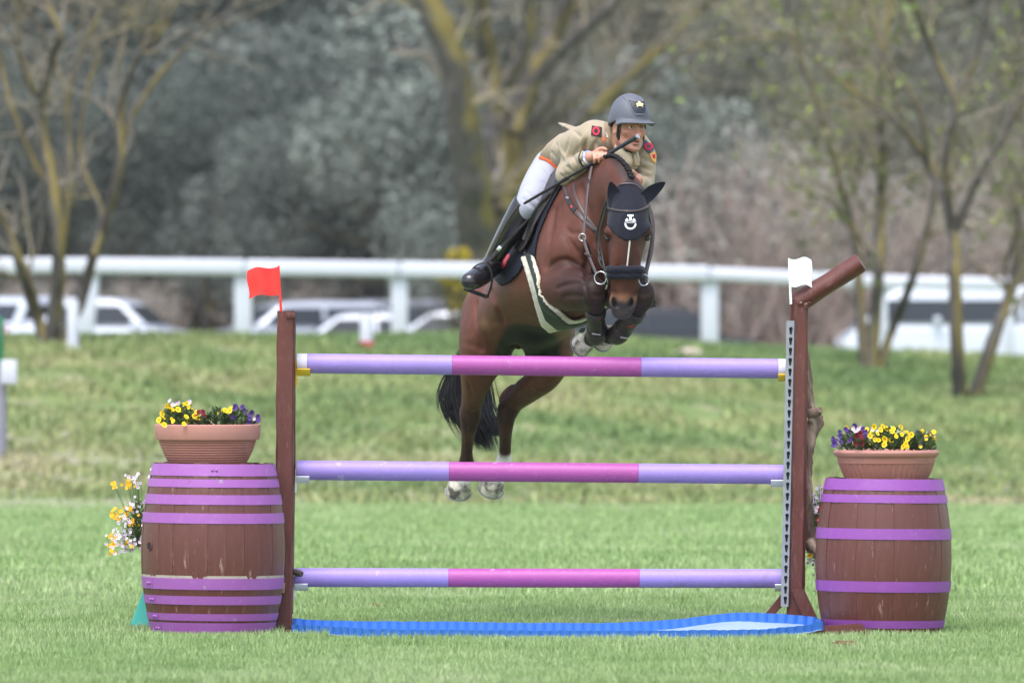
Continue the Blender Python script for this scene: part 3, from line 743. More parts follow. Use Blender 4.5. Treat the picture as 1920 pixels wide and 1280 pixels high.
PAN = dict(yellow=petal_mesh('yellow_blossom', [YEL, srgb(150, 90, 10), YEL], .0155, 'pansy'), purple=petal_mesh('purple_blossom', [PUR, srgb(30, 14, 50), srgb(84, 50, 132)], .0155, 'pansy'),
           lilac=petal_mesh('lilac_blossom', [LIL, srgb(230, 200, 60), srgb(214, 206, 226)], .014, 'pansy'), maroon=petal_mesh('maroon_blossom', [MAR, srgb(40, 8, 12), MAR], .016, 'pansy'),
           bicolour=petal_mesh('bicolour_blossom', [PUR, srgb(240, 190, 30), YEL], .014, 'pansy'), white=petal_mesh('white_blossom', [WHI, srgb(150, 110, 150), WHI], .0085, 'five'), orange=petal_mesh('orange_blossom', [ORG, srgb(210, 120, 20), ORG], .0095, 'five'),
           red=petal_mesh('red_blossom', [srgb(196, 30, 40), srgb(90, 10, 10), srgb(196, 30, 40)], .013, 'five'))
def foliage(name, c, rx, ry, h, n, size, parent, seed, cols, stems=()):
    rg = np.random.default_rng(seed); vs, fs, cl = [], [], []
    def leaf(p, d, L_, w, col):
        d = d.normalized(); u, q = frame_from(d); b = len(vs); p = V(p)
        vs.extend([tuple(p), tuple(p + d * L_ * .5 + u * w), tuple(p + d * L_ - q * L_ * .2), tuple(p + d * L_ * .5 - u * w)]); fs.append((b, b + 1, b + 2, b + 3)); cl.extend([col] * 4)
    for i in range(n):
        a = rg.random() * 6.283; rr = math.sqrt(rg.random()); z = rg.random(); k = 1 - .35 * z
        p = V((c[0] + rx * rr * k * math.cos(a), c[1] + ry * rr * k * math.sin(a), c[2] + h * z * (1 - .4 * rr * rr)))
        col = np.array(cols[rg.integers(len(cols))]) * (.7 + .6 * rg.random()); leaf(p, V((math.cos(a) * .8 + rg.normal() * .4, math.sin(a) * .8 + rg.normal() * .4, .5 + rg.random())), size * (.6 + .8 * rg.random()), size * .28, col)
    for a, b in stems:      # thin green stems
        d = b - a; u, q = frame_from(d); bi = len(vs); w = .0016
        vs.extend([tuple(a + u * w), tuple(a - u * w), tuple(b - u * w * .7), tuple(b + u * w * .7)]); fs.append((bi, bi + 1, bi + 2, bi + 3)); cl.extend([np.array((.10, .17, .05))] * 4)
    me = mesh_np(name, vs, fs, col=np.array(cl, np.float32)); return link(name, me, M_LEAF, parent)
GRN = [(.14, .20, .08), (.18, .25, .11), (.11, .17, .07), (.22, .28, .15), (.26, .30, .19)]
def plant(label, pots, seed, blooms, fol, cat='pansies', group='pansies in the flower bowls', name='pansy_plant', look=(0, -1, .35)):
    """blooms: list of (kind, px, py, Y); fol: (px, py base, half width px, height px, Y, leaves, leaf size)"""
    fx, fy, hw, hh, Yf, n, ls = fol; base = at(fx, fy, Yf); root = empty(name, base); tag(root, label, cat, group); rg = random.Random(seed); k = mpp(Yf)
    st = []
    for kind, px, py, Y in blooms:
        p = at(px, py, Y); o = bpy.data.objects.new('blossom', PAN[kind]); COL.objects.link(o); o.parent = root
        d = (V(look) + V((rg.uniform(-.7, .7), rg.uniform(-.3, .3), rg.uniform(-.4, .6)))).normalized(); s = rg.uniform(.75, 1.15)
        o.matrix_parent_inverse = Matrix.Translation(base).inverted(); o.matrix_basis = Matrix.Translation(p) @ d.to_track_quat('Z', 'Y').to_matrix().to_4x4() @ Matrix.Rotation(rg.uniform(-.6, .6), 4, 'Z') @ Matrix.Scale(s, 4)
        st.append((base.lerp(p, .15) + V((0, 0, .0)), p - d * .003))
    foliage('foliage', base, hw * k, .10, hh * k, n, ls, root, seed, GRN, st); return root
rg = random.Random(5)
def scatter(kind, n, x0, x1, y0, y1, Y=-.62, shape=None):
    out = []
    for _ in range(int(n * 1.35)):
        x, y = rg.uniform(x0, x1), rg.uniform(y0, y1)
        if shape: y = shape(x, rg.random())
        out.append((kind, x, y, Y + rg.uniform(-.17, .14)))
    return out
dome = lambda xc, w, top, bot: (lambda x, u: bot - (bot - top) * (1 - ((x - xc) / w) ** 2 * .75) * (.12 + .88 * u ** .7))
plant('yellow pansies at the left side of the left flower bowl', 1, 21, scatter('yellow', 30, 298, 372, 0, 0, shape=dome(336, 42, 752, 797)) + scatter('lilac', 5, 318, 356, 0, 0, shape=lambda x, u: 748 + 12 * u) + [('yellow', 308, 797, -.90), ('yellow', 345, 795, -.9)], (336, 800, 36, 42, YB, 420, .034))
plant('dark red pansies in the middle of the left flower bowl', 1, 22, scatter('maroon', 6, 369, 388, 772, 794, Y=-.72), (378, 800, 12, 22, YB - .04, 110, .030))
plant('small green and yellow pansy plant in the left flower bowl', 1, 23, scatter('yellow', 5, 418, 434, 766, 776, Y=-.62) + scatter('bicolour', 2, 396, 412, 772, 782), (408, 800, 24, 34, YB, 260, .034))
plant('purple pansies at the right side of the left flower bowl', 1, 24, scatter('purple', 17, 410, 485, 0, 0, shape=dome(446, 44, 762, 799)) + scatter('lilac', 7, 408, 478, 0, 0, shape=dome(440, 44, 766, 796)), (446, 800, 34, 30, YB, 330, .032))
plant('purple pansies at the left side of the right flower bowl', 1, 25, scatter('purple', 20, 1558, 1632, 0, 0, shape=dome(1604, 50, 798, 842)) + scatter('lilac', 5, 1590, 1640, 0, 0, shape=lambda x, u: 800 + 12 * u) + scatter('yellow', 3, 1576, 1640, 800, 812), (1600, 846, 34, 40, YB, 300, .032))
plant('dark red pansies in the right flower bowl', 1, 26, scatter('maroon', 6, 1604, 1626, 812, 832, Y=-.75), (1616, 846, 12, 26, YB - .04, 110, .030))
plant('yellow pansies in the middle of the right flower bowl', 1, 27, scatter('yellow', 30, 1622, 1716, 0, 0, shape=dome(1672, 56, 796, 846)) + scatter('lilac', 2, 1636, 1650, 804, 812), (1672, 846, 42, 44, YB, 430, .034))
plant('mixed small pansies at the right side of the right flower bowl', 1, 28, scatter('bicolour', 6, 1712, 1757, 812, 838) + scatter('yellow', 4, 1712, 1756, 806, 826) + scatter('purple', 4, 1712, 1750, 810, 836), (1730, 846, 24, 34, YB, 300, .036))

# tall flowering pots half hidden behind the barrels
M_TEAL = mat('turquoise_board', srgb(92, 204, 192), rough=.55, var=.05)
def flower_pot(label, px, py, Y, seed, blooms, fol, catg):
    root = plant(label, 1, seed, blooms, fol, 'flowers', catg, 'flowering_plant', (-.2, -1, .2)); base = at(px, py, Y)
    m_ = lathe_me('pot', [(0, 0), (.08, 0), (.115, .17), (.125, .17), (.125, .20), (.11, .20), (.10, .16), (0, .16)], 32); m_.transform(Matrix.Translation(base)); link('pot', m_, M_TERRA, root); return root
def fan(kinds, n, cx, cy, pts):
    out = []
    for (x, y, sx, sy, k, cnt) in pts:
        for _ in range(int(cnt * 1.5)): out.append((k, rg.gauss(x, sx), rg.gauss(y, sy), -.18 + rg.uniform(-.12, .12)))
    return out
LB = fan(0, 0, 0, 0, [(250, 897, 7, 4, 'white', 7), (216, 912, 3, 3, 'orange', 5), (244, 908, 6, 5, 'orange', 7), (258, 906, 5, 5, 'white', 4), (252, 950, 13, 9, 'white', 18), (222, 965, 8, 7, 'orange', 9), (240, 953, 12, 6, 'orange', 9), (236, 975, 10, 8, 'white', 12), (247, 981, 5, 4, 'orange', 6),
                          (232, 1005, 14, 10, 'white', 34), (212, 1018, 5, 9, 'orange', 11), (244, 1021, 5, 4, 'orange', 6), (240, 1022, 18, 8, 'white', 26), (209, 1035, 3, 3, 'orange', 3), (270, 985, 6, 14, 'white', 7), (281, 893, 4, 9, 'white', 5), (268, 968, 6, 6, 'orange', 3), (270, 1012, 8, 8, 'white', 8)])
flower_pot('white and yellow flowers spilling out behind the left barrel', 305, 1080, -.12, 31, LB, (266, 1026, 36, 95, -.15, 520, .026), 'pots of flowers behind the barrels')
RBL = fan(0, 0, 0, 0, [(1529, 935, 7, 8, 'white', 16), (1538, 925, 4, 8, 'white', 8), (1533, 950, 6, 6, 'white', 8), (1536, 952, 2, 2, 'red', 2), (1524, 1050, 6, 8, 'white', 14), (1519, 1042, 3, 3, 'orange', 3), (1530, 985, 5, 12, 'white', 6), (1535, 972, 2, 3, 'red', 2)])
flower_pot('white flowers with red glimpsed between the right standard and barrel', 1560, 1075, -.08, 32, RBL, (1535, 1052, 20, 120, -.1, 380, .030), 'pots of flowers behind the barrels')
tb = link('turquoise_stand', prism('turquoise_stand', [at(240, 1182.5, .05), at(420, 1182.5, .05), at(420, 1075, .05), at(290, 1075, .05), at(274, 1090, .05)], .25, .006), M_TEAL); tag(tb, 'turquoise painted stand with a sloping side behind the left barrel', 'stand')
gp_ = link('stand_foot', box_me('stand_foot', at(300, 1183, .02), (.36, .10, .02), None, .004), M_WOOD, tb)
tb2 = link('turquoise_stand', prism('turquoise_stand', [at(1548, 1182, .1), at(1720, 1182, .1), at(1700, 1076, .1), at(1560, 1076, .1)], .25, .006), M_TEAL); tag(tb2, 'turquoise stand hidden behind the right barrel under a flower pot', 'stand')

# clods and divots on the turf
M_CLOD = mat('dry_clod', srgb(112, 84, 58), rough=1, var=.4, scale=40, bump=1, bscale=80)
def clod(label, px, py, s, n, seed):
    Yg = gy(py); root = None; rg_ = random.Random(seed); bm = bmesh.new(); c = at(px, py, Yg)
    for i in range(n):
        q = bmesh.ops.create_icosphere(bm, subdivisions=2, radius=s * rg_.uniform(.5, 1), matrix=Matrix.Translation(c + V((rg_.uniform(-1.6, 1.6) * s, rg_.uniform(-1, 1) * s, s * .75))))
        for v_ in q['verts']: v_.co += V((rg_.uniform(-1, 1), rg_.uniform(-1, 1), rg_.uniform(-1, 1))) * s * .22
    tag(link('clod', mesh_bm('clod', bm), M_CLOD), label, 'clod', 'clods on the turf')
clod('brown clod of earth on the turf in front of the right barrel', 1584, 1217, .030, 9, 1)
clod('small dark clod on the turf to the right of the larger one', 1718, 1223, .017, 3, 2)
clod('small clod on the turf left of the left barrel', 163, 1122, .020, 4, 3)
clod('small clod on the turf behind the blue tray', 712, 1141, .020, 4, 4)
clod('flat clod on the turf in front of the tray', 1375, 1213, .018, 5, 5)
# ------------------------------------------------------------------ modelling by distance fields (bodies, clothes, tack that hugs a body)
class Field:
    def __init__(self, lo, hi, h):
        self.lo = np.array(lo, np.float32); self.h = h
        self.n = np.ceil((np.array(hi) - self.lo) / h).astype(int) + 1
        self.F = np.full(self.n, .5, np.float32)
    def box(self, lo, hi, pad=.0):
        a = np.maximum(np.floor((np.array(lo) - pad - self.lo) / self.h).astype(int), 0)
        b = np.minimum(np.ceil((np.array(hi) + pad - self.lo) / self.h).astype(int) + 1, self.n)
        return tuple(slice(i, max(j, i)) for i, j in zip(a, b))
    def pts(self, s):
        g = [self.lo[i] + np.arange(s[i].start, s[i].stop, dtype=np.float32) * self.h for i in range(3)]
        return np.meshgrid(*g, indexing='ij', sparse=True)
    def add(self, prim, k=.03, sub=False, pad=None):
        lo, hi = prim.bounds(); s = self.box(lo, hi, (k * 1.2 + .012) if pad is None else pad)
        if any(q.stop - q.start < 1 for q in s): return self
        X, Y, Z = self.pts(s); d = prim.dist(X, Y, Z).astype(np.float32); A = self.F[s]
        if sub:
            d = -d; hh = np.clip(.5 + .5 * (d - A) / max(k, 1e-5), 0, 1); self.F[s] = A * (1 - hh) + d * hh + k * hh * (1 - hh)
        else:
            hh = np.clip(.5 + .5 * (A - d) / max(k, 1e-5), 0, 1); self.F[s] = A * (1 - hh) + d * hh - k * hh * (1 - hh)
        return self
    def sample(self, P):
        q = (np.asarray(P) - self.lo) / self.h; i = np.clip(np.floor(q).astype(int), 0, self.n - 2); f = q - i; out = 0
        for a in (0, 1):
            for b in (0, 1):
                for c in (0, 1):
                    w = (f[:, 0] if a else 1 - f[:, 0]) * (f[:, 1] if b else 1 - f[:, 1]) * (f[:, 2] if c else 1 - f[:, 2])
                    out = out + w * self.F[i[:, 0] + a, i[:, 1] + b, i[:, 2] + c]
        return out

def surface(F, lo, h, smooth=2, iso=0.0):
    """surface nets -> verts, quads"""
    F = F - iso; n = np.array(F.shape); S = F < 0
    cs = [S[a:n[0] - 1 + a, b:n[1] - 1 + b, c:n[2] - 1 + c] for a in (0, 1) for b in (0, 1) for c in (0, 1)]
    cnt = sum(c.astype(np.int8) for c in cs); act = (cnt > 0) & (cnt < 8)
    idx = np.full(act.shape, -1, np.int32); A = np.argwhere(act); idx[act] = np.arange(len(A), dtype=np.int32)
    if len(A) == 0: return np.zeros((0, 3)), np.zeros((0, 4), int)
    C = [(a, b, c) for a in (0, 1) for b in (0, 1) for c in (0, 1)]
    val = {c: F[A[:, 0] + c[0], A[:, 1] + c[1], A[:, 2] + c[2]] for c in C}
    acc = np.zeros((len(A), 3)); num = np.zeros(len(A))
    for c in C:
        for ax in range(3):
            if c[ax] == 0:
                d = list(c); d[ax] = 1; d = tuple(d); f0, f1 = val[c], val[d]
                m = (f0 < 0) != (f1 < 0); t = np.where(m, f0 / np.where(m, f0 - f1, 1), 0)
                p = np.array(c, float)[None] + 0 * acc; p[:, ax] = t
                acc += p * m[:, None]; num += m
    P = A + acc / num[:, None]
    quads = []
    for ax in range(3):
        o = [i for i in range(3) if i != ax]
        sl0 = [slice(None)] * 3; sl1 = [slice(None)] * 3; sl0[ax] = slice(0, -1); sl1[ax] = slice(1, None)
        for q in o: sl0[q] = slice(1, -1); sl1[q] = slice(1, -1)
        a, b = S[tuple(sl0)], S[tuple(sl1)]
        for flip, m in ((False, a & ~b), (True, ~a & b)):
            E = np.argwhere(m)
            if not len(E): continue
            E[:, o[0]] += 1; E[:, o[1]] += 1
            def cell(du, dv):
                q = E.copy(); q[:, o[0]] -= du; q[:, o[1]] -= dv; return idx[q[:, 0], q[:, 1], q[:, 2]]
            qd = np.stack([cell(1, 1), cell(0, 1), cell(0, 0), cell(1, 0)], 1)
            if flip ^ (ax == 1): qd = qd[:, ::-1]
            quads.append(qd)
    Q = np.concatenate(quads, 0); Q = Q[(Q >= 0).all(1)]
    V_ = P * h + lo
    if smooth:
        e = np.concatenate([Q[:, [0, 1]], Q[:, [1, 2]], Q[:, [2, 3]], Q[:, [3, 0]]], 0); e = np.concatenate([e, e[:, ::-1]], 0)
        deg = np.bincount(e[:, 0], minlength=len(V_))[:, None]
        for it in range(smooth):
            for lam in (.5, -.52):
                S_ = np.stack([np.bincount(e[:, 0], weights=V_[e[:, 1], i], minlength=len(V_)) for i in range(3)], 1)
                V_ = V_ + lam * (S_ / np.maximum(deg, 1) - V_)
    return V_, Q
def field_mesh(name, fld, smooth=2, F=None, s=None):
    F_ = fld.F if F is None else F; lo = fld.lo if s is None else fld.lo + np.array([q.start for q in s]) * fld.h
    v, q = surface(F_, lo, fld.h, smooth); me = mesh_np(name, v, q, smooth=True); return me, v

class Chain:
    """limb: nodes (x,y,z, ru, rv); ru across (tangent x up), rv along up"""
    def __init__(self, nodes, up=(0, 0, 1), n=6, egg=0.0):
        self.egg = egg
        N_ = np.array(nodes, float)
        if N_.shape[1] == 4: N_ = np.concatenate([N_, N_[:, 3:4]], 1)
        self.P = catmull(N_, n); self.P[:, 3:] = np.maximum(self.P[:, 3:], .002); self.up = np.array(up, float)
    def bounds(self):
        r = self.P[:, 3:].max(); return self.P[:, :3].min(0) - r, self.P[:, :3].max(0) + r
    def dist(self, X, Y, Z, param=False):
        best = None; bt = None
        for i in range(len(self.P) - 1):
            a, b = self.P[i], self.P[i + 1]; t_ = b[:3] - a[:3]; L_ = np.linalg.norm(t_)
            if L_ < 1e-7: continue
            t_ = t_ / L_; u = np.cross(t_, self.up); u /= max(np.linalg.norm(u), 1e-6); w = np.cross(u, t_)
            dx, dy, dz = X - a[0], Y - a[1], Z - a[2]
            s = dx * t_[0] + dy * t_[1] + dz * t_[2]; tc = np.clip(s / L_, 0, 1)
            pu = dx * u[0] + dy * u[1] + dz * u[2]; pw = dx * w[0] + dy * w[1] + dz * w[2]; ps = s - tc * L_
            ru = a[3] + (b[3] - a[3]) * tc; rv = a[4] + (b[4] - a[4]) * tc; rm = np.minimum(ru, rv)
            if self.egg: ru = ru * (1 - self.egg * np.clip(pw / rv, -.6, 1.1))
            k0 = np.sqrt((pu / ru) ** 2 + (pw / rv) ** 2 + (ps / rm) ** 2)
            k1 = np.sqrt((pu / ru ** 2) ** 2 + (pw / rv ** 2) ** 2 + (ps / rm ** 2) ** 2)
            d = np.where(k1 > 1e-6, k0 * (k0 - 1) / np.maximum(k1, 1e-6), -rm)
            if best is None: best = d; bt = (i + tc) * np.ones_like(d) if param else None
            else:
                if param: m = d < best; bt = np.where(m, i + tc, bt)
                best = np.minimum(best, d)
        return (best, bt / (len(self.P) - 1)) if param else best
class Blob:
    """ellipsoid, radii r, rotation matrix columns = axes"""
    def __init__(self, c, r, rot=None):
        self.c = np.array(c, float); self.r = np.array(r, float) * np.ones(3); self.M = np.array(rot if rot is not None else Matrix.Identity(3), float).reshape(3, 3)
    def bounds(self):
        q = self.r.max(); return self.c - q, self.c + q
    def dist(self, X, Y, Z):
        d = [X - self.c[0], Y - self.c[1], Z - self.c[2]]
        q = [d[0] * self.M[0, i] + d[1] * self.M[1, i] + d[2] * self.M[2, i] for i in range(3)]
        k0 = np.sqrt(sum((q[i] / self.r[i]) ** 2 for i in range(3))); k1 = np.sqrt(sum((q[i] / self.r[i] ** 2) ** 2 for i in range(3)))
        return np.where(k1 > 1e-6, k0 * (k0 - 1) / np.maximum(k1, 1e-6), -self.r.min())
def axes(t, up):
    """rotation matrix whose columns are (t x up), up', t"""
    t = V(t).normalized(); u = t.cross(V(up)).normalized(); w = u.cross(t); return Matrix((u, w, t)).transposed()

def pn(px, py, Y, *r): return (*at(px, py, Y), *r)
class Surf:
    """ray queries on a finished mesh"""
    def __init__(self, me):
        self.t = BVHTree.FromPolygons([tuple(v.co) for v in me.vertices], [tuple(p.vertices) for p in me.polygons])
    def px(self, px, py, off=.0, yfrom=-6, last=None):
        """first point seen through photo pixel px,py"""
        o = V((0, -CAM_D, CAM_H)); d = (at(px, py, 0) - o).normalized(); s = o + d * (CAM_D + yfrom - .5)
        h = self.t.ray_cast(s, d, 40)
        if h[0] is None: return None, None
        return h[0] + h[1] * off, h[1]
    def near(self, p, off=0.0):
        h = self.t.find_nearest(V(p))
        n = h[1]
        return h[0] + n * off, n
    def ring(self, c, axis, n=48, off=.004, up=(0, 0, 1), rmax=1.0, a0=0, a1=360):
        u, w = frame_from(V(axis), V(up)); pts, nr = [], []
        for i in range(n + (0 if a1 - a0 >= 360 else 1)):
            a = R(a0 + (a1 - a0) * i / n); d = (u * math.cos(a) + w * math.sin(a))
            h = self.t.ray_cast(V(c) + d * rmax, -d, rmax)
            if h[0] is not None: pts.append(h[0] + d * off); nr.append(d)
        return pts, nr
def strap_me(name, pts, nrm, hw, ht, closed=False):
    """flat strap lying on a surface: pts with outward normals"""
    m = len(pts); vs, fs = [], []
    for i in range(m):
        a = pts[(i - 1) % m] if closed or i > 0 else pts[i]; b = pts[(i + 1) % m] if closed or i < m - 1 else pts[i]
        t = (V(b) - V(a)).normalized(); nn_ = V(nrm[i]); nn_ = (nn_ - t * nn_.dot(t)).normalized(); u = t.cross(nn_)
        p = V(pts[i])
        for a_, b_ in ((-1, -.6), (-.85, .6), (-.5, 1), (.5, 1), (.85, .6), (1, -.6)): vs.append(p + u * hw * a_ + nn_ * ht * b_)
    k = 6
    for i in range(m if closed else m - 1):
        j = (i + 1) % m
        for q in range(k): fs.append((i * k + q, j * k + q, j * k + (q + 1) % k, i * k + (q + 1) % k))
    if not closed: fs += [tuple(range(k)), tuple(range((m - 1) * k, m * k))[::-1]]
    me = bpy.data.meshes.new(name); me.from_pydata([tuple(v) for v in vs], [], fs); me.update()
    bm = bmesh.new(); bm.from_mesh(me); bmesh.ops.recalc_face_normals(bm, faces=bm.faces); bm.to_mesh(me); bm.free(); shade(me, 50); return me
def strap_px(name, surf, path, hw, ht, off=.003, n=8, smooth=2):
    """strap that follows a path of photo pixels over a surface"""
    pts, nr = [], []
    for q in catmull(path, n):
        p, nn_ = surf.px(q[0], q[1], off)
        if p is not None: pts.append(p); nr.append(nn_)
    for _ in range(smooth):
        pts = [pts[0]] + [(pts[i - 1] + pts[i] * 2 + pts[i + 1]) / 4 for i in range(1, len(pts) - 1)] + [pts[-1]]
        nr = [nr[0]] + [(nr[i - 1] + nr[i] * 2 + nr[i + 1]).normalized() for i in range(1, len(nr) - 1)] + [nr[-1]]
    return strap_me(name, pts, nr, hw, ht)
# ------------------------------------------------------------------ the horse
HB = Field((-.42, -.72, .50), (1.02, 2.02, 2.72), .0088)
TOR = Chain([pn(970, 600, 1.62, .18, .19), pn(971, 592, 1.42, .262, .285), pn(982, 566, 1.15, .250, .310), pn(1004, 532, .92, .255, .310), pn(1031, 503, .66, .258, .330),
             pn(1064, 476, .38, .240, .375), pn(1092, 457, .12, .210, .325), pn(1103, 457, -.02, .155, .22)], n=9, egg=.42)
HB.add(TOR, .02)
NECK = Chain([pn(1078, 432, .42, .19, .33), pn(1102, 408, .20, .160, .295), pn(1124, 378, .02, .120, .250), pn(1144, 352, -.14, .092, .195), pn(1158, 352, -.26, .085, .155), pn(1172, 374, -.35, .088, .115)], n=10)
HB.add(NECK, .09)
# muscles of chest and shoulder
HB.add(Blob(at(1050, 440, .16), (.10, .13, .26), axes(at(1075, 350, .35) - at(1035, 520, .0), (0, -1, 0))), .07)
HB.add(Blob(at(1150, 450, .14), (.09, .13, .26), axes(at(1110, 350, .35) - at(1165, 520, .0), (0, -1, 0))), .07)
HB.add(Blob(at(1062, 478, -.05), (.105, .10, .14)), .05); HB.add(Blob(at(1135, 480, -.05), (.10, .10, .14)), .05)
HB.add(Blob(at(1098, 520, .10), (.17, .14, .14)), .06)
HB.add(Blob(at(1080, 352, .45), (.065, .07, .26), axes(at(1075, 345, .25) - at(1060, 372, .75), (0, 0, 1))), .06)     # withers
# rump, thighs, stifles
HB.add(Blob(at(922, 610, 1.42), (.155, .24, .27)), .06); HB.add(Blob(at(1018, 612, 1.42), (.155, .24, .27)), .06)
HB.add(Blob(at(978, 522, 1.28), (.16, .26, .12)), .08)
def limb(nodes, up, k=.05, n=6):
    c = Chain(nodes, up, n); HB.add(c, k); return c
FUP = (0, -1, 0)
# fore leg, nearer side (drawn up, knee forward)
LF1 = limb([pn(1056, 500, .12, .120, .155), pn(1050, 530, .02, .125, .132), pn(1074, 541, -.13, .108, .120), pn(1100, 544, -.27, .088, .098), pn(1114, 549, -.355, .070, .076)], (0, 0, 1), .04)
LF2 = limb([pn(1113, 541, -.36, .046, .050), pn(1117, 556, -.36, .052, .050), pn(1117, 573, -.32, .044, .046), pn(1117, 590, -.26, .040, .041), pn(1119, 612, -.17, .038, .040), pn(1119, 626, -.11, .045, .047), pn(1111, 633, -.05, .040, .040), pn(1104, 636, .00, .042, .042)], FUP, .035)
HB.add(Blob(at(1051, 562, .06), (.075, .09, .07)), .04)     # elbow
# fore leg, far side
RF1 = limb([pn(1140, 505, .10, .11, .150), pn(1160, 540, .0, .110, .125), pn(1182, 547, -.17, .090, .104), pn(1197, 549, -.33, .075, .084), pn(1204, 552, -.40, .064, .068)], (0, 0, 1), .05)
RF2 = limb([pn(1207, 546, -.405, .048, .050), pn(1206, 561, -.40, .050, .049), pn(1198, 577, -.36, .044, .045), pn(1186, 593, -.30, .041, .041), pn(1170, 613, -.21, .038, .039), pn(1160, 626, -.15, .044, .046), pn(1150, 629, -.08, .040, .040), pn(1142, 631, -.04, .042, .042)], FUP, .035)
# hind legs trailing
LH1 = limb([pn(918, 590, 1.40, .150, .22), pn(908, 645, 1.32, .140, .205), pn(898, 690, 1.36, .105, .150), pn(890, 728, 1.46, .074, .100), pn(884, 760, 1.55, .058, .070), pn(881, 778, 1.58, .060, .068)], FUP, .06)
LH2 = limb([pn(881, 770, 1.58, .056, .068), pn(880, 795, 1.60, .049, .058), pn(877, 822, 1.66, .036, .042), pn(875, 850, 1.72, .034, .040), pn(874, 872, 1.77, .046, .050), pn(869, 890, 1.74, .039, .042), pn(864, 900, 1.71, .046, .046)], FUP, .012)
HB.add(Blob(at(878, 752, 1.68), (.030, .042, .075)), .035)     # point of hock
RH1 = limb([pn(1018, 600, 1.40, .150, .22), pn(1034, 655, 1.30, .125, .19), pn(1022, 698, 1.32, .100, .135), pn(992, 728, 1.44, .078, .100), pn(965, 752, 1.55, .060, .072), pn(953, 768, 1.58, .060, .068)], FUP, .06)
RH2 = limb([pn(953, 764, 1.58, .056, .066), pn(949, 788, 1.60, .048, .057), pn(948, 815, 1.66, .036, .042), pn(947, 845, 1.72, .034, .040), pn(943, 868, 1.77, .046, .050), pn(934, 886, 1.74, .039, .042), pn(926, 896, 1.71, .046, .046)], FUP, .012)
HB.add(Blob(at(952, 738, 1.70), (.030, .042, .075), axes(at(975, 715, 1.66) - at(948, 745, 1.72), (0, -1, 0))), .035)
# flank hollow, groin
HB.add(Blob(at(972, 655, 1.25), (.05, .40, .14)), .07, sub=True)
HB.add(Blob(at(1000, 630, .95), (.12, .16, .07)), .06)       # sheath
# head: long wedge seen from in front
HUP = (0, -1, 0)
HEAD = Chain([pn(1180, 358, -.33, .072, .080), pn(1180, 385, -.385, .090, .105), pn(1177, 425, -.415, .107, .140), pn(1174, 462, -.43, .102, .140), pn(1171, 497, -.435, .090, .115),
              pn(1170, 530, -.435, .080, .092), pn(1168, 556, -.43, .066, .078), pn(1167, 576, -.42, .058, .062)], HUP, n=8)
HB.add(HEAD, .03)
fc = lambda px, py, d: at(px, py, d)
HB.add(Blob(at(1177, 425, -.30), (.096, .13, .16)), .05)       # jowls
HB.add(Blob(at(1143, 435, -.475), (.030, .045, .034)), .03); HB.add(Blob(at(1213, 433, -.475), (.030, .045, .034)), .03)     # brow over the eyes
HB.add(Blob(at(1176, 460, -.545), (.030, .020, .17)), .04)      # nasal bone
HB.add(Blob(at(1172, 540, -.505), (.036, .020, .09)), .03)
HB.add(Blob(at(1150, 505, -.50), (.012, .04, .10)), .03); HB.add(Blob(at(1192, 505, -.50), (.012, .04, .10)), .03)      # facial crest
HB.add(Blob(at(1133, 500, -.46), (.016, .05, .09)), .04, sub=True); HB.add(Blob(at(1212, 500, -.46), (.016, .05, .09)), .04, sub=True)
HB.add(Blob(at(1152, 567, -.470), (.030, .034, .044)), .02); HB.add(Blob(at(1183, 568, -.470), (.030, .034, .044)), .02)   # nostril wings
HB.add(Blob(at(1166, 586, -.425), (.048, .045, .030)), .03)     # lips
HB.add(Blob(at(1137, 447, -.485), (.016, .024, .018)), .012, sub=True); HB.add(Blob(at(1217, 446, -.485), (.016, .024, .018)), .012, sub=True)  # eye sockets
def hit(px, py, y0=-.7, y1=2.0):
    Ys = np.linspace(y0, y1, 500); P = np.array([at(px, py, y)[:] for y in Ys]); d = HB.sample(P); i = np.argmax(d < 0)
    return V(P[i]) if (d < 0).any() else None
def groove(path, r_, k=.02, off=.0, sub=True):
    pts = [hit(*q) for q in path]; pts = [(*(p + V((0, -off, 0))), r_ * w, r_ * w) for p, w in zip(pts, [.5] + [1] * (len(path) - 2) + [.5]) if p is not None]
    if len(pts) > 1: HB.add(Chain(pts, (0, -1, 0), 6), k, sub=sub)
for nx_, sg in ((1150.5, 1), (1184.5, -1)):
    for q in ((0, 562), (1.5 * sg, 568), (5 * sg, 573)):
        p_ = hit(nx_ + q[0], q[1]); HB.add(Blob(p_ + V((0, .004, 0)), (.011, .022, .014)), .008, sub=True)
groove([(1167, 578), (1167, 588)], .004, .01)
groove([(1028, 502), (1042, 491), (1058, 487), (1072, 490), (1086, 500)], .012, .016)          # crease over the forearm
groove([(1040, 395), (1032, 430), (1026, 465), (1024, 500)], .014, .04)                          # edge of the shoulder blade
groove([(1062, 430), (1072, 437), (1085, 436)], .011, .02); groove([(1056, 440), (1066, 447)], .009, .015); groove([(1068, 452), (1080, 470), (1090, 486)], .008, .03)
groove([(1090, 350), (1096, 385), (1105, 420), (1116, 450)], .016, .05)                          # jugular furrow
groove([(1046, 540), (1064, 533), (1090, 531)], .010, .018); groove([(1056, 557), (1072, 554), (1092, 556)], .009, .018); groove([(1050, 515), (1070, 512), (1092, 518)], .006, .02)
groove([(1097, 524), (1099, 545), (1106, 566)], .008, .014); groove([(1110, 552), (1120, 556), (1128, 552)], .006, .012); groove([(1112, 569), (1124, 568)], .006, .01)
groove([(1198, 548), (1208, 552), (1216, 548)], .006, .012); groove([(1192, 568), (1206, 574)], .006, .01)
groove([(921, 545), (930, 570), (938, 592), (942, 605)], .014, .035)                              # fold of the flank
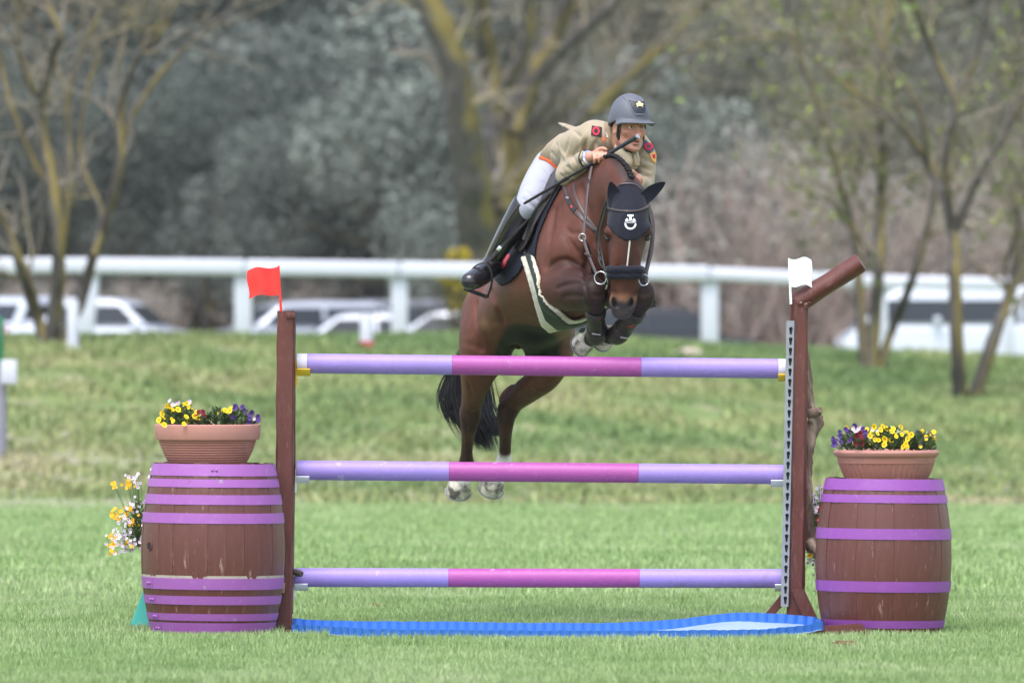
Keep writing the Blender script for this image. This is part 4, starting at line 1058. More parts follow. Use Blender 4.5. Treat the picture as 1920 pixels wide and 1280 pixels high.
groove([(893, 570), (897, 620), (902, 655)], .012, .04); groove([(878, 716), (884, 740), (886, 765)], .009, .016); groove([(870, 782), (875, 796), (877, 812)], .007, .012); groove([(892, 770), (888, 790), (884, 808)], .006, .012)
groove([(996, 728), (972, 748), (957, 775)], .009, .02); groove([(962, 768), (956, 790), (953, 810)], .006, .012)
groove([(874, 808), (873, 850)], .004, .008, off=.004, sub=False); groove([(944, 800), (943, 842)], .004, .008, off=.004, sub=False)      # tendons
groove([(1100, 470), (1102, 500), (1100, 525)], .014, .04)                                         # between the breast muscles
groove([(1150, 470), (1148, 490), (1149, 505)], .006, .02, off=.004, sub=False); groove([(1197, 470), (1198, 490), (1196, 505)], .006, .02, off=.004, sub=False)
for path in ([(1030, 540), (1046, 552), (1052, 568)], [(1036, 450), (1044, 470), (1040, 488)], [(940, 560), (960, 576), (985, 580)], [(1152, 455), (1156, 480), (1154, 500)], [(900, 690), (896, 720), (898, 745)]): groove(path, .0035, .006, off=.002, sub=False)      # veins
horse_me, HV = field_mesh('horse', HB, 3)
# coat colour: bright bay, dark points, pale muzzle, white pasterns
BAY, BAY2, DK, BLK = np.array(srgb(84, 47, 37)), np.array(srgb(102, 63, 51)), np.array(srgb(50, 32, 30)), np.array(srgb(32, 28, 30))
WHT = np.array(srgb(226, 220, 216)); TAN = np.array(srgb(140, 98, 76))
def coat(P):
    X, Y, Z = P[:, 0], P[:, 1], P[:, 2]; c = np.repeat(BAY[None], len(P), 0)
    px = 960 + X * FPX / (CAM_D + Y); py = 628 - (Z - CAM_H) * FPX / (CAM_D + Y)
    nz = vnoise(X + Y, Z, 6, 1) * .5 + vnoise(X - Y * .7, Z, 17, 2) * .3
    def blend(col, w): nonlocal c; w = np.clip(w, 0, 1)[:, None]; c = c * (1 - w) + col * w
    blend(BAY2, .35 + .5 * nz)
    D = {}
    for k, ch in dict(t=TOR, n=NECK, lf1=LF1, lf2=LF2, rf1=RF1, rf2=RF2, lh1=LH1, lh2=LH2, rh1=RH1, rh2=RH2, h=HEAD).items(): D[k] = ch.dist(X, Y, Z, True)
    near = {k: v[0] for k, v in D.items()}; own = np.stack(list(near.values())).argmin(0); keys = list(near); isk = lambda k: own == keys.index(k)
    # reflected light on flank and belly fold, painted in as tan
    blend(TAN, .55 * sstep(.22, .0, np.abs(py - 607)/100 + np.abs(Y - .95)) * (Y > .6))
    for k in ('lf1', 'rf1'): blend(DK, (near[k] < .03) * sstep(.15, .62, D[k][1]) * .9)
    for k in ('lf2', 'rf2'): blend(DK * .8, (near[k] < .04) * 1.); blend(BLK, (near[k] < .03) * sstep(.22, .45, D[k][1]))
    for k in ('lh1', 'rh1'): blend(DK, (near[k] < .035) * sstep(.45 if k == 'lh1' else .25, 1.05, D[k][1]) * .8)
    for k in ('lh2', 'rh2'): blend(DK, (near[k] < .03) * (.55 + .4 * sstep(.05, .55, D[k][1])))
    blend(WHT, (near['rh2'] < .03) * sstep(.50, .56, D['rh2'][1] + .05 * nz)); blend(WHT * .9, (near['lh2'] < .03) * sstep(.74, .80, D['lh2'][1] + .04 * nz))
    # shade between the hind legs, painted into the groin as black
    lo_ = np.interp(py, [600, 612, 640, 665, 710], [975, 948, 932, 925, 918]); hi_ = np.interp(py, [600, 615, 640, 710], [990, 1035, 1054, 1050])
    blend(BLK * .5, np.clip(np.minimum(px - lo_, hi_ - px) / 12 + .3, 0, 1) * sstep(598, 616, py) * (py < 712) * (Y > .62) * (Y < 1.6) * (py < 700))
    # face
    hd = isk('h') & (near['h'] < .05)
    blend(BAY * .92, hd * 1.); t = D['h'][1]
    blend(DK * .9, hd * np.exp(-((px - 1182 + (py - 450) * .03) / 17) ** 2) * (py > 425) * (py < 520) * .75)
    blend(TAN, hd * sstep(.76, .84, t) * .9 * (1 - sstep(.90, .97, t)) )
    blend(np.array(srgb(70, 62, 66)), hd * sstep(558, 568, py + np.abs(px - 1168) * .55) * sstep(.80, .9, t))
    for nx_ in (1151, 1184): blend(BLK * .5, hd * np.exp(-(((px - nx_) / 4.5) ** 2 + ((py - 567) / 8) ** 2)) * 1.3)
    blend(BLK * 1.3, hd * np.maximum(np.exp(-(((px - 1138) / 9) ** 2 + ((py - 447) / 9) ** 2)), np.exp(-(((px - 1217) / 9) ** 2 + ((py - 446) / 9) ** 2))) * .8)
    # dark crest under the mane
    blend(BLK, (near['n'] < .05) * np.exp(-((px - (1148 + (py - 290) * .62)) / 11) ** 2) * (py < 352) * (Y < .35) * .85)
    return c
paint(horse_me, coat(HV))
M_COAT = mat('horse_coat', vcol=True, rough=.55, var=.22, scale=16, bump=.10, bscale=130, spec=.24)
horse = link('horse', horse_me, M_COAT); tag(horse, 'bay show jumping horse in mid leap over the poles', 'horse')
HS = Surf(horse_me)
# ------------------------------------------------------------------ what the horse wears: hooves, hair, bonnet, bridle, saddle, boots
M_HOOF = mat('pale_hoof_horn', srgb(214, 206, 192), rough=.6, var=.22, scale=26, hue=srgb(96, 88, 84), dirt=srgb(70, 62, 58), dscale=30, damt=.6)
M_NAVY = mat('navy_cloth', srgb(26, 27, 40), rough=.9, var=.10, scale=30, bump=.25, bscale=300, sheen=.08, spec=.25)
M_BLKL = mat('black_leather', srgb(34, 30, 32), rough=.38, var=.12, bump=.12, bscale=200)
M_BRNL = mat('brown_leather', srgb(70, 58, 60), rough=.45, var=.15, bump=.1, bscale=150)
M_STL = mat('bright_steel', srgb(200, 200, 205), rough=.25, metal=1.0, var=.05)
M_FLEECE = mat('cream_sheepskin', srgb(228, 220, 200), rough=1, var=.16, scale=60, bump=1.0, bscale=140, sheen=.6)
M_GREEN = mat('dark_green_girth', srgb(38, 48, 44), rough=.6, var=.12, bump=.1, bscale=120)
M_BOOT = mat('tendon_boot_shell', srgb(42, 34, 38), rough=.45, var=.15, bump=.15, bscale=120)
M_PRINTW = mat('white_print', srgb(238, 238, 242), rough=.6, var=.03)
M_PRINTR = mat('red_print', srgb(206, 44, 56), rough=.6, var=.05)
M_HAIR = mat('black_horse_hair', srgb(30, 28, 33), rough=.42, var=.25, scale=40, spec=.6)
M_MANE = mat('black_plaited_mane', srgb(26, 24, 28), rough=.8, var=.25, scale=60, spec=.3)
M_EYE = mat('horse_eye', (.012, .008, .006), rough=.22, var=0, spec=.8)

def worn(name, lo, hi, region, t, m, parent, smooth=2, inner=None, fld=None):
    """a layer of thickness t over the body inside region(X,Y,Z) < 0"""
    fld = fld or HB; s = fld.box(lo, hi, .02); X, Y, Z = fld.pts(s)
    F = np.maximum(fld.F[s] - t, region(X, Y, Z))
    if inner is not None: F = np.maximum(F, -(fld.F[s] - inner))
    me, v = field_mesh(name, fld, smooth, F=np.ascontiguousarray(F), s=s)
    return link(name, me, m, parent)
def to_px(X, Y, Z): return 960 + X * FPX / (CAM_D + Y), 628 - (Z - CAM_H) * FPX / (CAM_D + Y)

# hooves: a flared cone with a flat sole and coronet
def hoof(c, d, front, r0=.050, r1=.066, L_=.085):
    d = V(d).normalized(); f = V(front); f = (f - d * f.dot(d)).normalized(); u = d.cross(f)
    vs, fs = [], []; n = 20; rows = [(0, .86, .0), (.08, 1.0, .0), (.5, 1.1, .10), (.92, 1.22, .20), (1.0, 1.18, .22), (1.0, .8, .18)]
    for (t, k, sh) in rows:
        for i in range(n):
            a = 2 * math.pi * i / n; ca, sa = math.cos(a), math.sin(a)
            ln = L_ * t * (1 if ca > -.2 else 1 - .35 * (-ca - .2))
            p = V(c) + d * ln + f * (r0 * k * ca * (1.06 if ca > 0 else .85) + sh * L_ * .55) + u * r0 * k * sa * .98
            vs.append(tuple(p))
    for r_ in range(len(rows) - 1):
        for i in range(n): fs.append((r_ * n + i, r_ * n + (i + 1) % n, (r_ + 1) * n + (i + 1) % n, (r_ + 1) * n + i))
    fs.append(tuple(range(n))[::-1]); fs.append(tuple(range((len(rows) - 1) * n, len(rows) * n)))
    me = bpy.data.meshes.new('hoof'); me.from_pydata(vs, [], fs); me.update()
    bm = bmesh.new(); bm.from_mesh(me); bmesh.ops.recalc_face_normals(bm, faces=bm.faces); bm.to_mesh(me); bm.free(); shade(me, 50)
    o = link('hoof', me, M_HOOF, horse)
    # shoe
    pts = []
    for i in range(17):
        a = R(-135 + 270 * i / 16); ca, sa = math.cos(a), math.sin(a); ln = L_ * (1 if ca > -.2 else 1 - .35 * (-ca - .2)) + .004
        pts.append(V(c) + d * ln + f * (r0 * 1.1 * ca * (1.06 if ca > 0 else .85) + .22 * L_ * .55) + u * r0 * 1.1 * sa)
    link('horseshoe', strap_me('horseshoe', pts, [d] * len(pts), .011, .004), M_ZINC, o)
    return o
hoof(at(864, 894, 1.715), at(858, 930, 1.80) - at(864, 894, 1.715), (-.1, -1, 0), .060, L_=.10)
hoof(at(928, 890, 1.715), at(916, 924, 1.80) - at(928, 890, 1.715), (.3, -1, 0), .060, L_=.10)
hoof(at(1106, 634, -.005), at(1086, 643, .055) - at(1106, 634, -.005), (-.1, .0, -1), .054, L_=.08)
hoof(at(1142, 631, -.045), at(1128, 633, .05) - at(1142, 631, -.045), (-.1, .1, -1), .050)

# eyes
for (px, py) in ((1137.5, 447), (1216.5, 446)):
    bm = bmesh.new(); bmesh.ops.create_uvsphere(bm, u_segments=16, v_segments=10, radius=.018, matrix=Matrix.Translation(at(px + (3 if px < 1180 else -3), py, -.462)))
    link('eye', mesh_bm('eye', bm, 180), M_EYE, horse)
    link('eyelid', tube_me('eyelid', [at(px - 8, py + 1, -.470), at(px - 4, py - 5, -.486), at(px + 2, py - 6, -.490), at(px + 7, py - 1, -.482)], [.002, .004, .004, .002], 8), mat('horse_eyelid', srgb(62, 40, 34), rough=.6), horse)
link('blaze', strap_px('blaze', HS, [(1182, 434), (1180.5, 456), (1179, 470), (1177, 488), (1175.5, 502)], .0042, .0012, .0006), mat('white_hair', srgb(206, 196, 190), rough=.7), horse)

# hair helper: many thin tapering strands along a guide
def strands(name, guide, width, n, parent, m=M_HAIR, rad=.0016, seed=1, fan=1.0, tip=.25, steps=10, jit=.02):
    rg = random.Random(seed); G = catmull([tuple(p) for p in guide], 6); vs, fs = [], []; k = 4
    for s in range(n):
        ox, oy = rg.gauss(0, 1), rg.gauss(0, 1); ln = .72 + .28 * rg.random() if rg.random() < .7 else .45 + .5 * rg.random()
        ph = rg.random() * 6; am = jit * rg.random(); base = len(vs)
        for i in range(steps + 1):
            t = i / steps * ln; q = t * (len(G) - 1); j = min(int(q), len(G) - 2); p = G[j] + (G[j + 1] - G[j]) * (q - j)
            w = np.interp(t, np.linspace(0, 1, len(width)), width) ; sp = w * (.85 + .5 * fan * t)
            c = V(p) + V((ox * sp * .6 + am * math.sin(ph + t * 5), oy * sp * .5, am * .4 * math.cos(ph + t * 4)))
            r_ = rad * (1 if t < .6 else 1 - (t - .6) / .45) * (1 if i < steps else tip)
            d = V(G[j + 1] - G[j]).normalized(); u, w_ = frame_from(d, V((0, 1, 0)))
            for a in range(3): vs.append(tuple(c + (u * math.cos(a * 2.094) + w_ * math.sin(a * 2.094)) * r_))
        for i in range(steps):
            for a in range(3): fs.append((base + i * 3 + a, base + i * 3 + (a + 1) % 3, base + i * 3 + 3 + (a + 1) % 3, base + i * 3 + 3 + a))
    me = mesh_np(name, vs, fs, smooth=True); return link(name, me, m, parent)
tl_ = strands('tail', [at(925, 560, 1.72), at(898, 640, 1.86), at(876, 700, 1.92), at(872, 745, 1.93), at(885, 790, 1.92), at(902, 822, 1.9), at(918, 850, 1.9)], [.03, .045, .06, .065, .065, .06, .04], 1000, horse, rad=.0024, seed=3, fan=.8)
strands('tail_lock', [at(915, 590, 1.75), at(880, 660, 1.88), at(855, 712, 1.93), at(846, 745, 1.93), at(848, 775, 1.92), at(856, 800, 1.92)], [.02, .04, .05, .045, .035, .02], 420, tl_, rad=.0026, seed=4)
strands('tail_lock', [at(905, 700, 1.9), at(903, 750, 1.92), at(907, 785, 1.91), at(922, 808, 1.9), at(938, 818, 1.9)], [.03, .05, .06, .05, .03], 500, tl_, rad=.0026, seed=5)

# plaited mane: a row of knots down the crest
CREST = catmull([(1122, 299), (1140, 291), (1152, 291), (1162, 297), (1171, 306), (1178, 317), (1183, 329)], 6)
mane = None
for i, t in enumerate(np.linspace(0, len(CREST) - 1, 15)):
    q = CREST[int(t)]; p, nn_ = HS.px(q[0], q[1] + 3, .004)
    if p is None: continue
    bm = bmesh.new()
    for (dx, rr) in ((-.008, .010), (.002, .0125), (.011, .010)):
        bmesh.ops.create_uvsphere(bm, u_segments=8, v_segments=6, radius=rr, matrix=Matrix.Translation(p + V((dx * .9, -.008, -dx * .3))))
    link('mane_plait', mesh_bm('mane_plait', bm, 180), M_MANE, horse)

# ear bonnet with ears, emblem, browband
def reg_bonnet(X, Y, Z):
    px, py = to_px(X, Y, Z); q = np.abs(px - 1181)
    low = np.where(q < 60, 452 - 26 * (q / 40) ** 2.0, 380); top = 339 + 42 * (q / 46) ** 2.0
    return np.maximum(np.maximum((py - low) * mpp(-.4), (top - py) * mpp(-.4)), np.maximum(Y + .285, (q - 50) * mpp(-.4)) + 0 * px)
bonnet = worn('ear_bonnet', at(1110, 470, -.75), at(1240, 325, -.15), reg_bonnet, .007, M_NAVY, horse, inner=-.035)
BS = Surf(bonnet.data)
def ear(root, tip, face, w):
    root, tip = V(root), V(tip); d = tip - root; L_ = d.length; d.normalize(); f = V(face); f = (f - d * f.dot(d)).normalized(); u = d.cross(f)
    vs, fs = [], []; n = 14; m_ = 10
    for i in range(m_ + 1):
        t = i / m_; wd = w * (math.sin(math.pi * (.16 + .82 * t)) ** .7); bend = f * (-.018 * math.sin(t * math.pi))
        for k in range(n):
            a = 2 * math.pi * k / n; ca, sa = math.cos(a), math.sin(a)
            x = wd * sa; y = -wd * .75 * ca
            if ca < 0: y = wd * .16 * (1 - abs(sa)) - wd * .10 - .30 * wd * (1 - sa * sa)        # hollow front
            vs.append(tuple(root + d * L_ * t + u * x + f * y + bend))
    for i in range(m_):
        for k in range(n): fs.append((i * n + k, i * n + (k + 1) % n, (i + 1) * n + (k + 1) % n, (i + 1) * n + k))
    fs.append(tuple(range(n))[::-1]); fs.append(tuple(range(m_ * n, m_ * n + n)))
    me = bpy.data.meshes.new('ear'); me.from_pydata(vs, [], fs); me.update()
    bm = bmesh.new(); bm.from_mesh(me); bmesh.ops.recalc_face_normals(bm, faces=bm.faces); bm.to_mesh(me); bm.free(); shade(me, 60)
    return link('ear_cover', me, M_NAVY, bonnet)
ear(at(1151, 392, -.455), at(1145, 341, -.47), (-.45, -1, 0), .040)
ear(at(1197, 386, -.455), at(1247, 342, -.44), (.25, -1, -.35), .040)
def decal(name, surf, polys, m, parent, off=.0015, th=.0012):
    """flat print laid on a surface: polygons of photo pixels"""
    bm = bmesh.new()
    for poly in polys:
        try: bm.faces.new([bm.verts.new((q[0], q[1], 0)) for q in poly])
        except Exception: pass
    bmesh.ops.remove_doubles(bm, verts=bm.verts, dist=.02)
    bmesh.ops.triangulate(bm, faces=bm.faces)
    for _ in range(4):
        es = [e for e in bm.edges if e.calc_length() > 3.2]
        if not es: break
        bmesh.ops.subdivide_edges(bm, edges=es, cuts=1); bmesh.ops.triangulate(bm, faces=bm.faces)
    bad = []
    for v_ in bm.verts:
        p, nn_ = surf.px(v_.co.x, v_.co.y, off)
        if p is None: bad.append(v_)
        else: v_.co = p
    if bad: bmesh.ops.delete(bm, geom=bad, context='VERTS')
    bm.normal_update()
    fl_ = [f for f in bm.faces if f.normal.y > 0]
    if fl_: bmesh.ops.reverse_faces(bm, faces=fl_)
    thicken(bm, th)
    return link(name, mesh_bm(name, bm, 40), m, parent)
def arc(cx, cy, r0, r1, a0, a1, n=10, sq=1.0):
    return [[(cx + r0 * math.cos(R(a)), cy + sq * r0 * math.sin(R(a))) for a in (s, e)] + [(cx + r1 * math.cos(R(a)), cy + sq * r1 * math.sin(R(a))) for a in (e, s)]
            for s, e in zip(np.linspace(a0, a1, n + 1)[:-1], np.linspace(a0, a1, n + 1)[1:])]
def rect(x0, y0, x1, y1): return [[(x0, y0), (x1, y0), (x1, y1), (x0, y1)]]
EX, EY = 1182, 416
emb = rect(EX - 5.5, 402.5, EX + 5.5, 406) + rect(EX - 2.2, 406, EX + 2.2, 414.0) + arc(EX, 418, 5.5, 10.8, 203, 236, 5) + arc(EX, 418, 5.5, 10.8, 304, 337, 5)
emb += arc(EX, 419.5, 7.8, 11, 0, 180, 14)
decal('emblem', BS, emb, M_PRINTW, bonnet)
def text_polys(txt, cx, cy, h, w):
    cu = bpy.data.curves.new('txt', 'FONT'); cu.body = txt; cu.align_x = 'CENTER'; cu.align_y = 'CENTER'; cu.size = 1; cu.resolution_u = 2
    o = bpy.data.objects.new('txt', cu); COL.objects.link(o); bpy.context.view_layer.update()
    me = bpy.data.meshes.new_from_object(o.evaluated_get(bpy.context.evaluated_depsgraph_get())); bpy.data.objects.remove(o); bpy.data.curves.remove(cu)
    P = np.array([v.co[:] for v in me.vertices]); ext = P[:, 0].max() - P[:, 0].min(); hh = P[:, 1].max() - P[:, 1].min(); mid = (P.max(0) + P.min(0)) / 2
    out = [[(cx + (P[i][0] - mid[0]) / ext * w, cy - (P[i][1] - mid[1]) / hh * h) for i in f.vertices] for f in me.polygons]; bpy.data.meshes.remove(me); return out
decal('lettering', BS, text_polys('ACADEMY', EX, 417.0, 3.1, 22), M_PRINTW, bonnet, off=.0018)

bridle = strap_px('bridle', BS, [(1131, 386), (1142, 391), (1160, 395), (1180, 396.5), (1200, 394), (1215, 386)], .0062, .003, .004); bridle = link('bridle', bridle, M_BRNL, horse)
link('headpiece', strap_px('headpiece', BS, [(1150, 356), (1162, 347), (1178, 344.5), (1192, 347), (1201, 355)], .0065, .003, .004), M_BRNL, bridle)
def strap_pts(name, pts, hw, ht, m, parent, out=(0, -1, 0)):
    P = [V(p) for p in catmull([tuple(p) for p in pts], 6)]; return link(name, strap_me(name, P, [V(out)] * len(P), hw, ht), m, parent)
strap_pts('cheekpiece', [at(1137, 388, -.42), at(1131, 410, -.40), at(1125, 440, -.37), at(1128, 478, -.38), at(1134, 512, -.44), at(1137, 528, -.47)], .0075, .0025, M_BLKL, bridle, (-.8, -1, 0))
strap_pts('cheekpiece', [at(1213, 388, -.42), at(1218, 410, -.39), at(1222, 445, -.36), at(1216, 480, -.38), at(1209, 515, -.44), at(1208, 526, -.46)], .0075, .0025, M_BLKL, bridle, (.8, -1, 0))
strap_pts('throat_lash', [at(1140, 372, -.36), at(1128, 400, -.31), at(1118, 445, -.27), at(1121, 470, -.28), at(1127, 490, -.33)], .006, .0025, M_BLKL, bridle, (-.8, -1, 0))
strap_pts('flash_strap', [at(1127, 470, -.37), at(1122, 484, -.38), at(1128, 499, -.42), at(1140, 505, -.48)], .005, .0025, M_BLKL, bridle, (-.8, -1, 0))
# fleece noseband: two soft rolls
for dy, rr in ((507, .021), (518, .019)):
    pts, nr = HS.ring(at(1171, dy, -.435), (0, .03, 1), 40, .010, rmax=.155)
    P = [p + V((0, 0, .003 * math.sin(i * 1.9))) for i, p in enumerate(pts)]
    link('noseband', tube_me('noseband', P + P[:1], rr, 12, cap=False), M_NAVY, bridle)
# bit rings
def ring_me(name, c, r_, t, nrm_, n=28):
    u, w = frame_from(V(nrm_)); pts = [V(c) + (u * math.cos(2 * math.pi * i / n) + w * math.sin(2 * math.pi * i / n)) * r_ for i in range(n + 1)]
    return tube_me(name, pts, t, 8, cap=False, up=V(nrm_))
link('bit_ring', ring_me('bit_ring', at(1126, 521, -.50), .034, .0035, (.35, 1, 0)), M_STL, bridle)
link('bit_ring', ring_me('bit_ring', at(1207, 525, -.49), .030, .0035, (-.5, 1, 0)), M_STL, bridle)
link('bit_cheek', tube_me('bit_cheek', [at(1136, 504, -.50), at(1138.5, 520, -.505), at(1139, 534, -.505), at(1136, 542, -.50)], [.004, .006, .005, .003], 8), M_STL, bridle)
strap_pts('chin_strap', [at(1140, 527, -.47), at(1140, 536, -.46), at(1150, 545, -.38), at(1185, 545, -.38), at(1194, 536, -.46), at(1195, 525, -.47)], .009, .003, M_BLKL, bridle, (0, -1, -.3))
# reins and martingale
def px_path(path, hw, ht, m, name, parent, off=.004): return link(name, strap_px(name, HS, path, hw, ht, off, 8, 4), m, parent)
rein = strap_pts('rein', [at(1112, 304, -.10), at(1107, 322, -.14), at(1102, 352, -.19), at(1098, 400, -.25), at(1094, 440, -.30), at(1098, 462, -.35), at(1106, 485, -.41), at(1115, 507, -.47), at(1119, 515, -.49)], .0085, .003, M_BRNL, bridle, (-.5, -1, 0))
link('rein_stop', box_me('rein_stop', at(1103, 478, -.40), (.045, .02, .012), Euler((0, R(24), 0)), .004), M_BRNL, rein)
link('rein_clip', box_me('rein_clip', at(1102, 337, -.185), (.016, .012, .010), None, .002), M_BLKL, rein)
strap_pts('rein', [at(1190, 330, -.20), at(1222, 400, -.25), at(1224, 460, -.34), at(1213, 510, -.45), at(1212, 530, -.48)], .0085, .003, M_BRNL, bridle, (.5, -1, 0))
mart = px_path([(1057, 349), (1062, 363), (1068, 378), (1078, 394), (1090, 408), (1103, 421), (1116, 432)], .012, .003, M_BRNL, 'breastplate', horse)
link('breastplate_pad', strap_px('breastplate_pad', HS, [(1067, 375), (1072, 385), (1080, 396)], .016, .0045, .006), M_BLKL, mart)
link('logo_mark', strap_px('logo_mark', HS, [(1073, 387.5), (1076, 391)], .005, .001, .012), M_PRINTR, mart)
link('buckle', strap_px('buckle', HS, [(1064, 371), (1069, 373)], .007, .003, .008), M_STL, mart)
link('chest_strap', strap_px('chest_strap', HS, [(1076, 345), (1078, 362), (1084, 380), (1094, 398), (1106, 415), (1118, 432), (1124, 445)], .009, .0025, .003), M_BRNL, mart)
strap_pts('martingale', [at(1094, 449, -.30), at(1105, 470, -.25), at(1112, 520, -.10)], .008, .003, M_BRNL, mart, (-.3, -1, 0))
link('martingale_ring', ring_me('martingale_ring', at(1092, 445, -.315), .019, .003, (.2, 1, 0)), M_STL, mart)

# tendon boots on the fore legs
def leg_boot(chain, i0, i1, t, side):
    c = Chain.__new__(Chain); c.up = chain.up; c.egg = 0; L_ = len(chain.P); c.P = chain.P[int(i0 * L_):int(i1 * L_)].copy(); c.P[:, 3:] += t
    f = Field(c.P[:, :3].min(0) - .1, c.P[:, :3].max(0) + .1, .006); f.add(c, .001, pad=.05)
    a, b = V(c.P[0, :3]), V(c.P[-1, :3]); d0 = V(c.P[2, :3]) - a; d1 = b - V(c.P[-3, :3]); d0.normalize(); d1.normalize()
    X, Y, Z = f.pts(tuple(slice(0, n_) for n_ in f.n))
    f.F = np.maximum(f.F, np.maximum(-((X - a.x) * d0.x + (Y - a.y) * d0.y + (Z - a.z) * d0.z), (X - b.x) * d1.x + (Y - b.y) * d1.y + (Z - b.z) * d1.z)).astype(np.float32)
    me, v = field_mesh('tendon_boot', f, 2); o = link('tendon_boot', me, M_BOOT, horse); S_ = Surf(me)
    for t_, m_, hw_ in ((.16, M_BLKL, .010), (.62, M_BOOT, .012)):
        p = c.P[int(t_ * (len(c.P) - 1))]; q = c.P[min(int(t_ * (len(c.P) - 1)) + 1, len(c.P) - 1)]
        pts, nr = S_.ring(p[:3], V(q[:3]) - V(p[:3]), 28, .002, rmax=.12)
        if len(pts) > 8: link('boot_strap', strap_me('boot_strap', pts, nr, hw_, .003, True), m_, o)
    return o, S_
b1, s1 = leg_boot(LF2, .36, .80, .012, -1); b2, s2 = leg_boot(RF2, .34, .80, .012, 1)
decal('logo_mark', s1, [[(1114, 602), (1126, 597), (1126, 599.5), (1118, 602)]], M_PRINTR, b1); decal('logo_mark', s2, [[(1176, 612), (1188, 609), (1188, 611.5), (1181, 613)]], M_PRINTR, b2)
for (S_, b_, x0, y0) in ((s1, b1, 1111, 623), (s2, b2, 1164, 630)):
    decal('lettering', S_, [[(x0 + i * 3, y0 + i * .5), (x0 + i * 3 + 2, y0 + i * .5 + .3), (x0 + i * 3 + 2, y0 + i * .5 + 2.2), (x0 + i * 3, y0 + i * .5 + 1.9)] for i in range(5)], M_PRINTW, b_, off=.006)

# saddle cloth, saddle, girth with stud guard
def poly_sd(px, py, poly):
    """signed distance in pixels to a polygon (negative inside)"""
    px, py = np.broadcast_arrays(px, py); d = np.full(px.shape, 1e9); ins = np.zeros(px.shape, bool); n = len(poly)
    for i in range(n):
        (ax, ay), (bx, by) = poly[i], poly[(i + 1) % n]; ex, ey = bx - ax, by - ay; wx, wy = px - ax, py - ay
        t = np.clip((wx * ex + wy * ey) / (ex * ex + ey * ey), 0, 1); d = np.minimum(d, (wx - ex * t) ** 2 + (wy - ey * t) ** 2)
        if ey != 0: c = ((ay > py) != (by > py)) & (px < ex * (py - ay) / ey + ax); ins ^= c
    return np.where(ins, -1, 1) * np.sqrt(d)
# axis of the back, for regions given as (distance along the horse, height round the barrel)
BA, BB = V(TOR.P[int(.86 * len(TOR.P)), :3]), V(TOR.P[int(.30 * len(TOR.P)), :3])
bd = (BB - BA).normalized(); bu, bw = frame_from(bd)       # bu: sideways (towards picture left for u<0), bw: up
if bu.x > 0: bu = -bu
def barrel_uv(X, Y, Z):
    dx, dy, dz = X - BA.x, Y - BA.y, Z - BA.z
    s = dx * bd.x + dy * bd.y + dz * bd.z; u = dx * bu.x + dy * bu.y + dz * bu.z; w = dx * bw.x + dy * bw.y + dz * bw.z
    return s, u, w
def mir(X, Y, Z, bias=.0):
    """photo pixels of the point mirrored onto the side that faces the camera"""
    s, u, w = barrel_uv(X, Y, Z); u = np.abs(u + bias)
    return to_px(BA.x + s * bd.x + u * bu.x + w * bw.x, BA.y + s * bd.y + u * bu.y + w * bw.y, BA.z + s * bd.z + u * bu.z + w * bw.z)
def worn_px(name, poly, t, m, inner, yr=(.0, 1.3), smooth=2):
    def reg(X, Y, Z):
        px, py = mir(X, Y, Z); return np.maximum(poly_sd(px, py, poly) * mpp(.4), np.maximum(yr[0] - Y, Y - yr[1]))
    return worn(name, (-.3, yr[0], 1.3), (.75, yr[1], 2.75), reg, t, m, horse, smooth, inner)
M_PAD = mat('navy_quilted_cloth', srgb(24, 26, 40), rough=.8, var=.12, scale=40, bump=.5, bscale=90, spec=.3)
pad = worn_px('saddle_cloth', [(1066, 335), (1050, 352), (1028, 395), (1010, 440), (1003, 486), (985, 492), (972, 512), (955, 530), (938, 536), (926, 522), (935, 470), (960, 400), (1000, 300), (1060, 280)], .014, M_PAD, -.004, (.10, 1.05))
link('cloth_binding', strap_px('cloth_binding', Surf(pad.data), [(1048, 356), (1028, 396), (1012, 438), (1005, 480)], .006, .004, .002), M_NAVY, pad)
PS = Surf(pad.data)
decal('red_tab', PS, [[(941, 499), (947, 490), (952, 494), (944, 505)], [(945, 490), (952, 478), (957, 476), (956, 484), (949, 494)]], M_PRINTR, pad, .004)
saddle = worn_px('saddle', [(1058, 336), (1046, 352), (1020, 395), (1003, 425), (990, 455), (978, 472), (966, 470), (958, 455), (968, 420), (985, 380), (1015, 320), (1050, 300)], .040, M_BLKL, -.004, (.16, 1.0))
sx = lambda s, u, w: BA + bd * s + bu * u + bw * w
link('seat', tube_me('seat', [sx(.30, 0, .40), sx(.40, 0, .385), sx(.52, 0, .365), sx(.64, 0, .375), sx(.72, 0, .43)], [.06, .10, .13, .14, .10], 16), M_BLKL, saddle)
FS_ = Surf(saddle.data)
link('flap_piping', strap_px('flap_piping', FS_, [(1034, 366), (1012, 402), (996, 432), (986, 458), (976, 470)], .004, .003, .003), M_BRNL, saddle)
link('knee_roll', strap_px('knee_roll', FS_, [(1030, 362), (1008, 392), (992, 424), (982, 450)], .016, .010, .004), M_BLKL, saddle)
girth = worn_px('girth', [(984, 476), (994, 475), (1000, 500), (1014, 545), (1036, 583), (1062, 606), (1085, 614), (1140, 620), (1140, 650), (1085, 623), (1045, 620), (1022, 601), (1010, 568), (998, 520)], .030, M_GREEN, -.004, (-.05, 1.0))
fl1 = worn_px('sheepskin_lining', [(976, 481), (999, 478), (1004, 490), (1018, 535), (1040, 572), (1065, 596), (1090, 606), (1150, 610), (1150, 660), (1090, 640), (1040, 632), (1015, 612), (1003, 575), (990, 525)], .022, M_FLEECE, -.004, (-.05, 1.0))
fv = np.empty(len(fl1.data.vertices) * 3, np.float32); fl1.data.vertices.foreach_get('co', fv); fn_ = np.empty(len(fv), np.float32); fl1.data.vertices.foreach_get('normal', fn_)
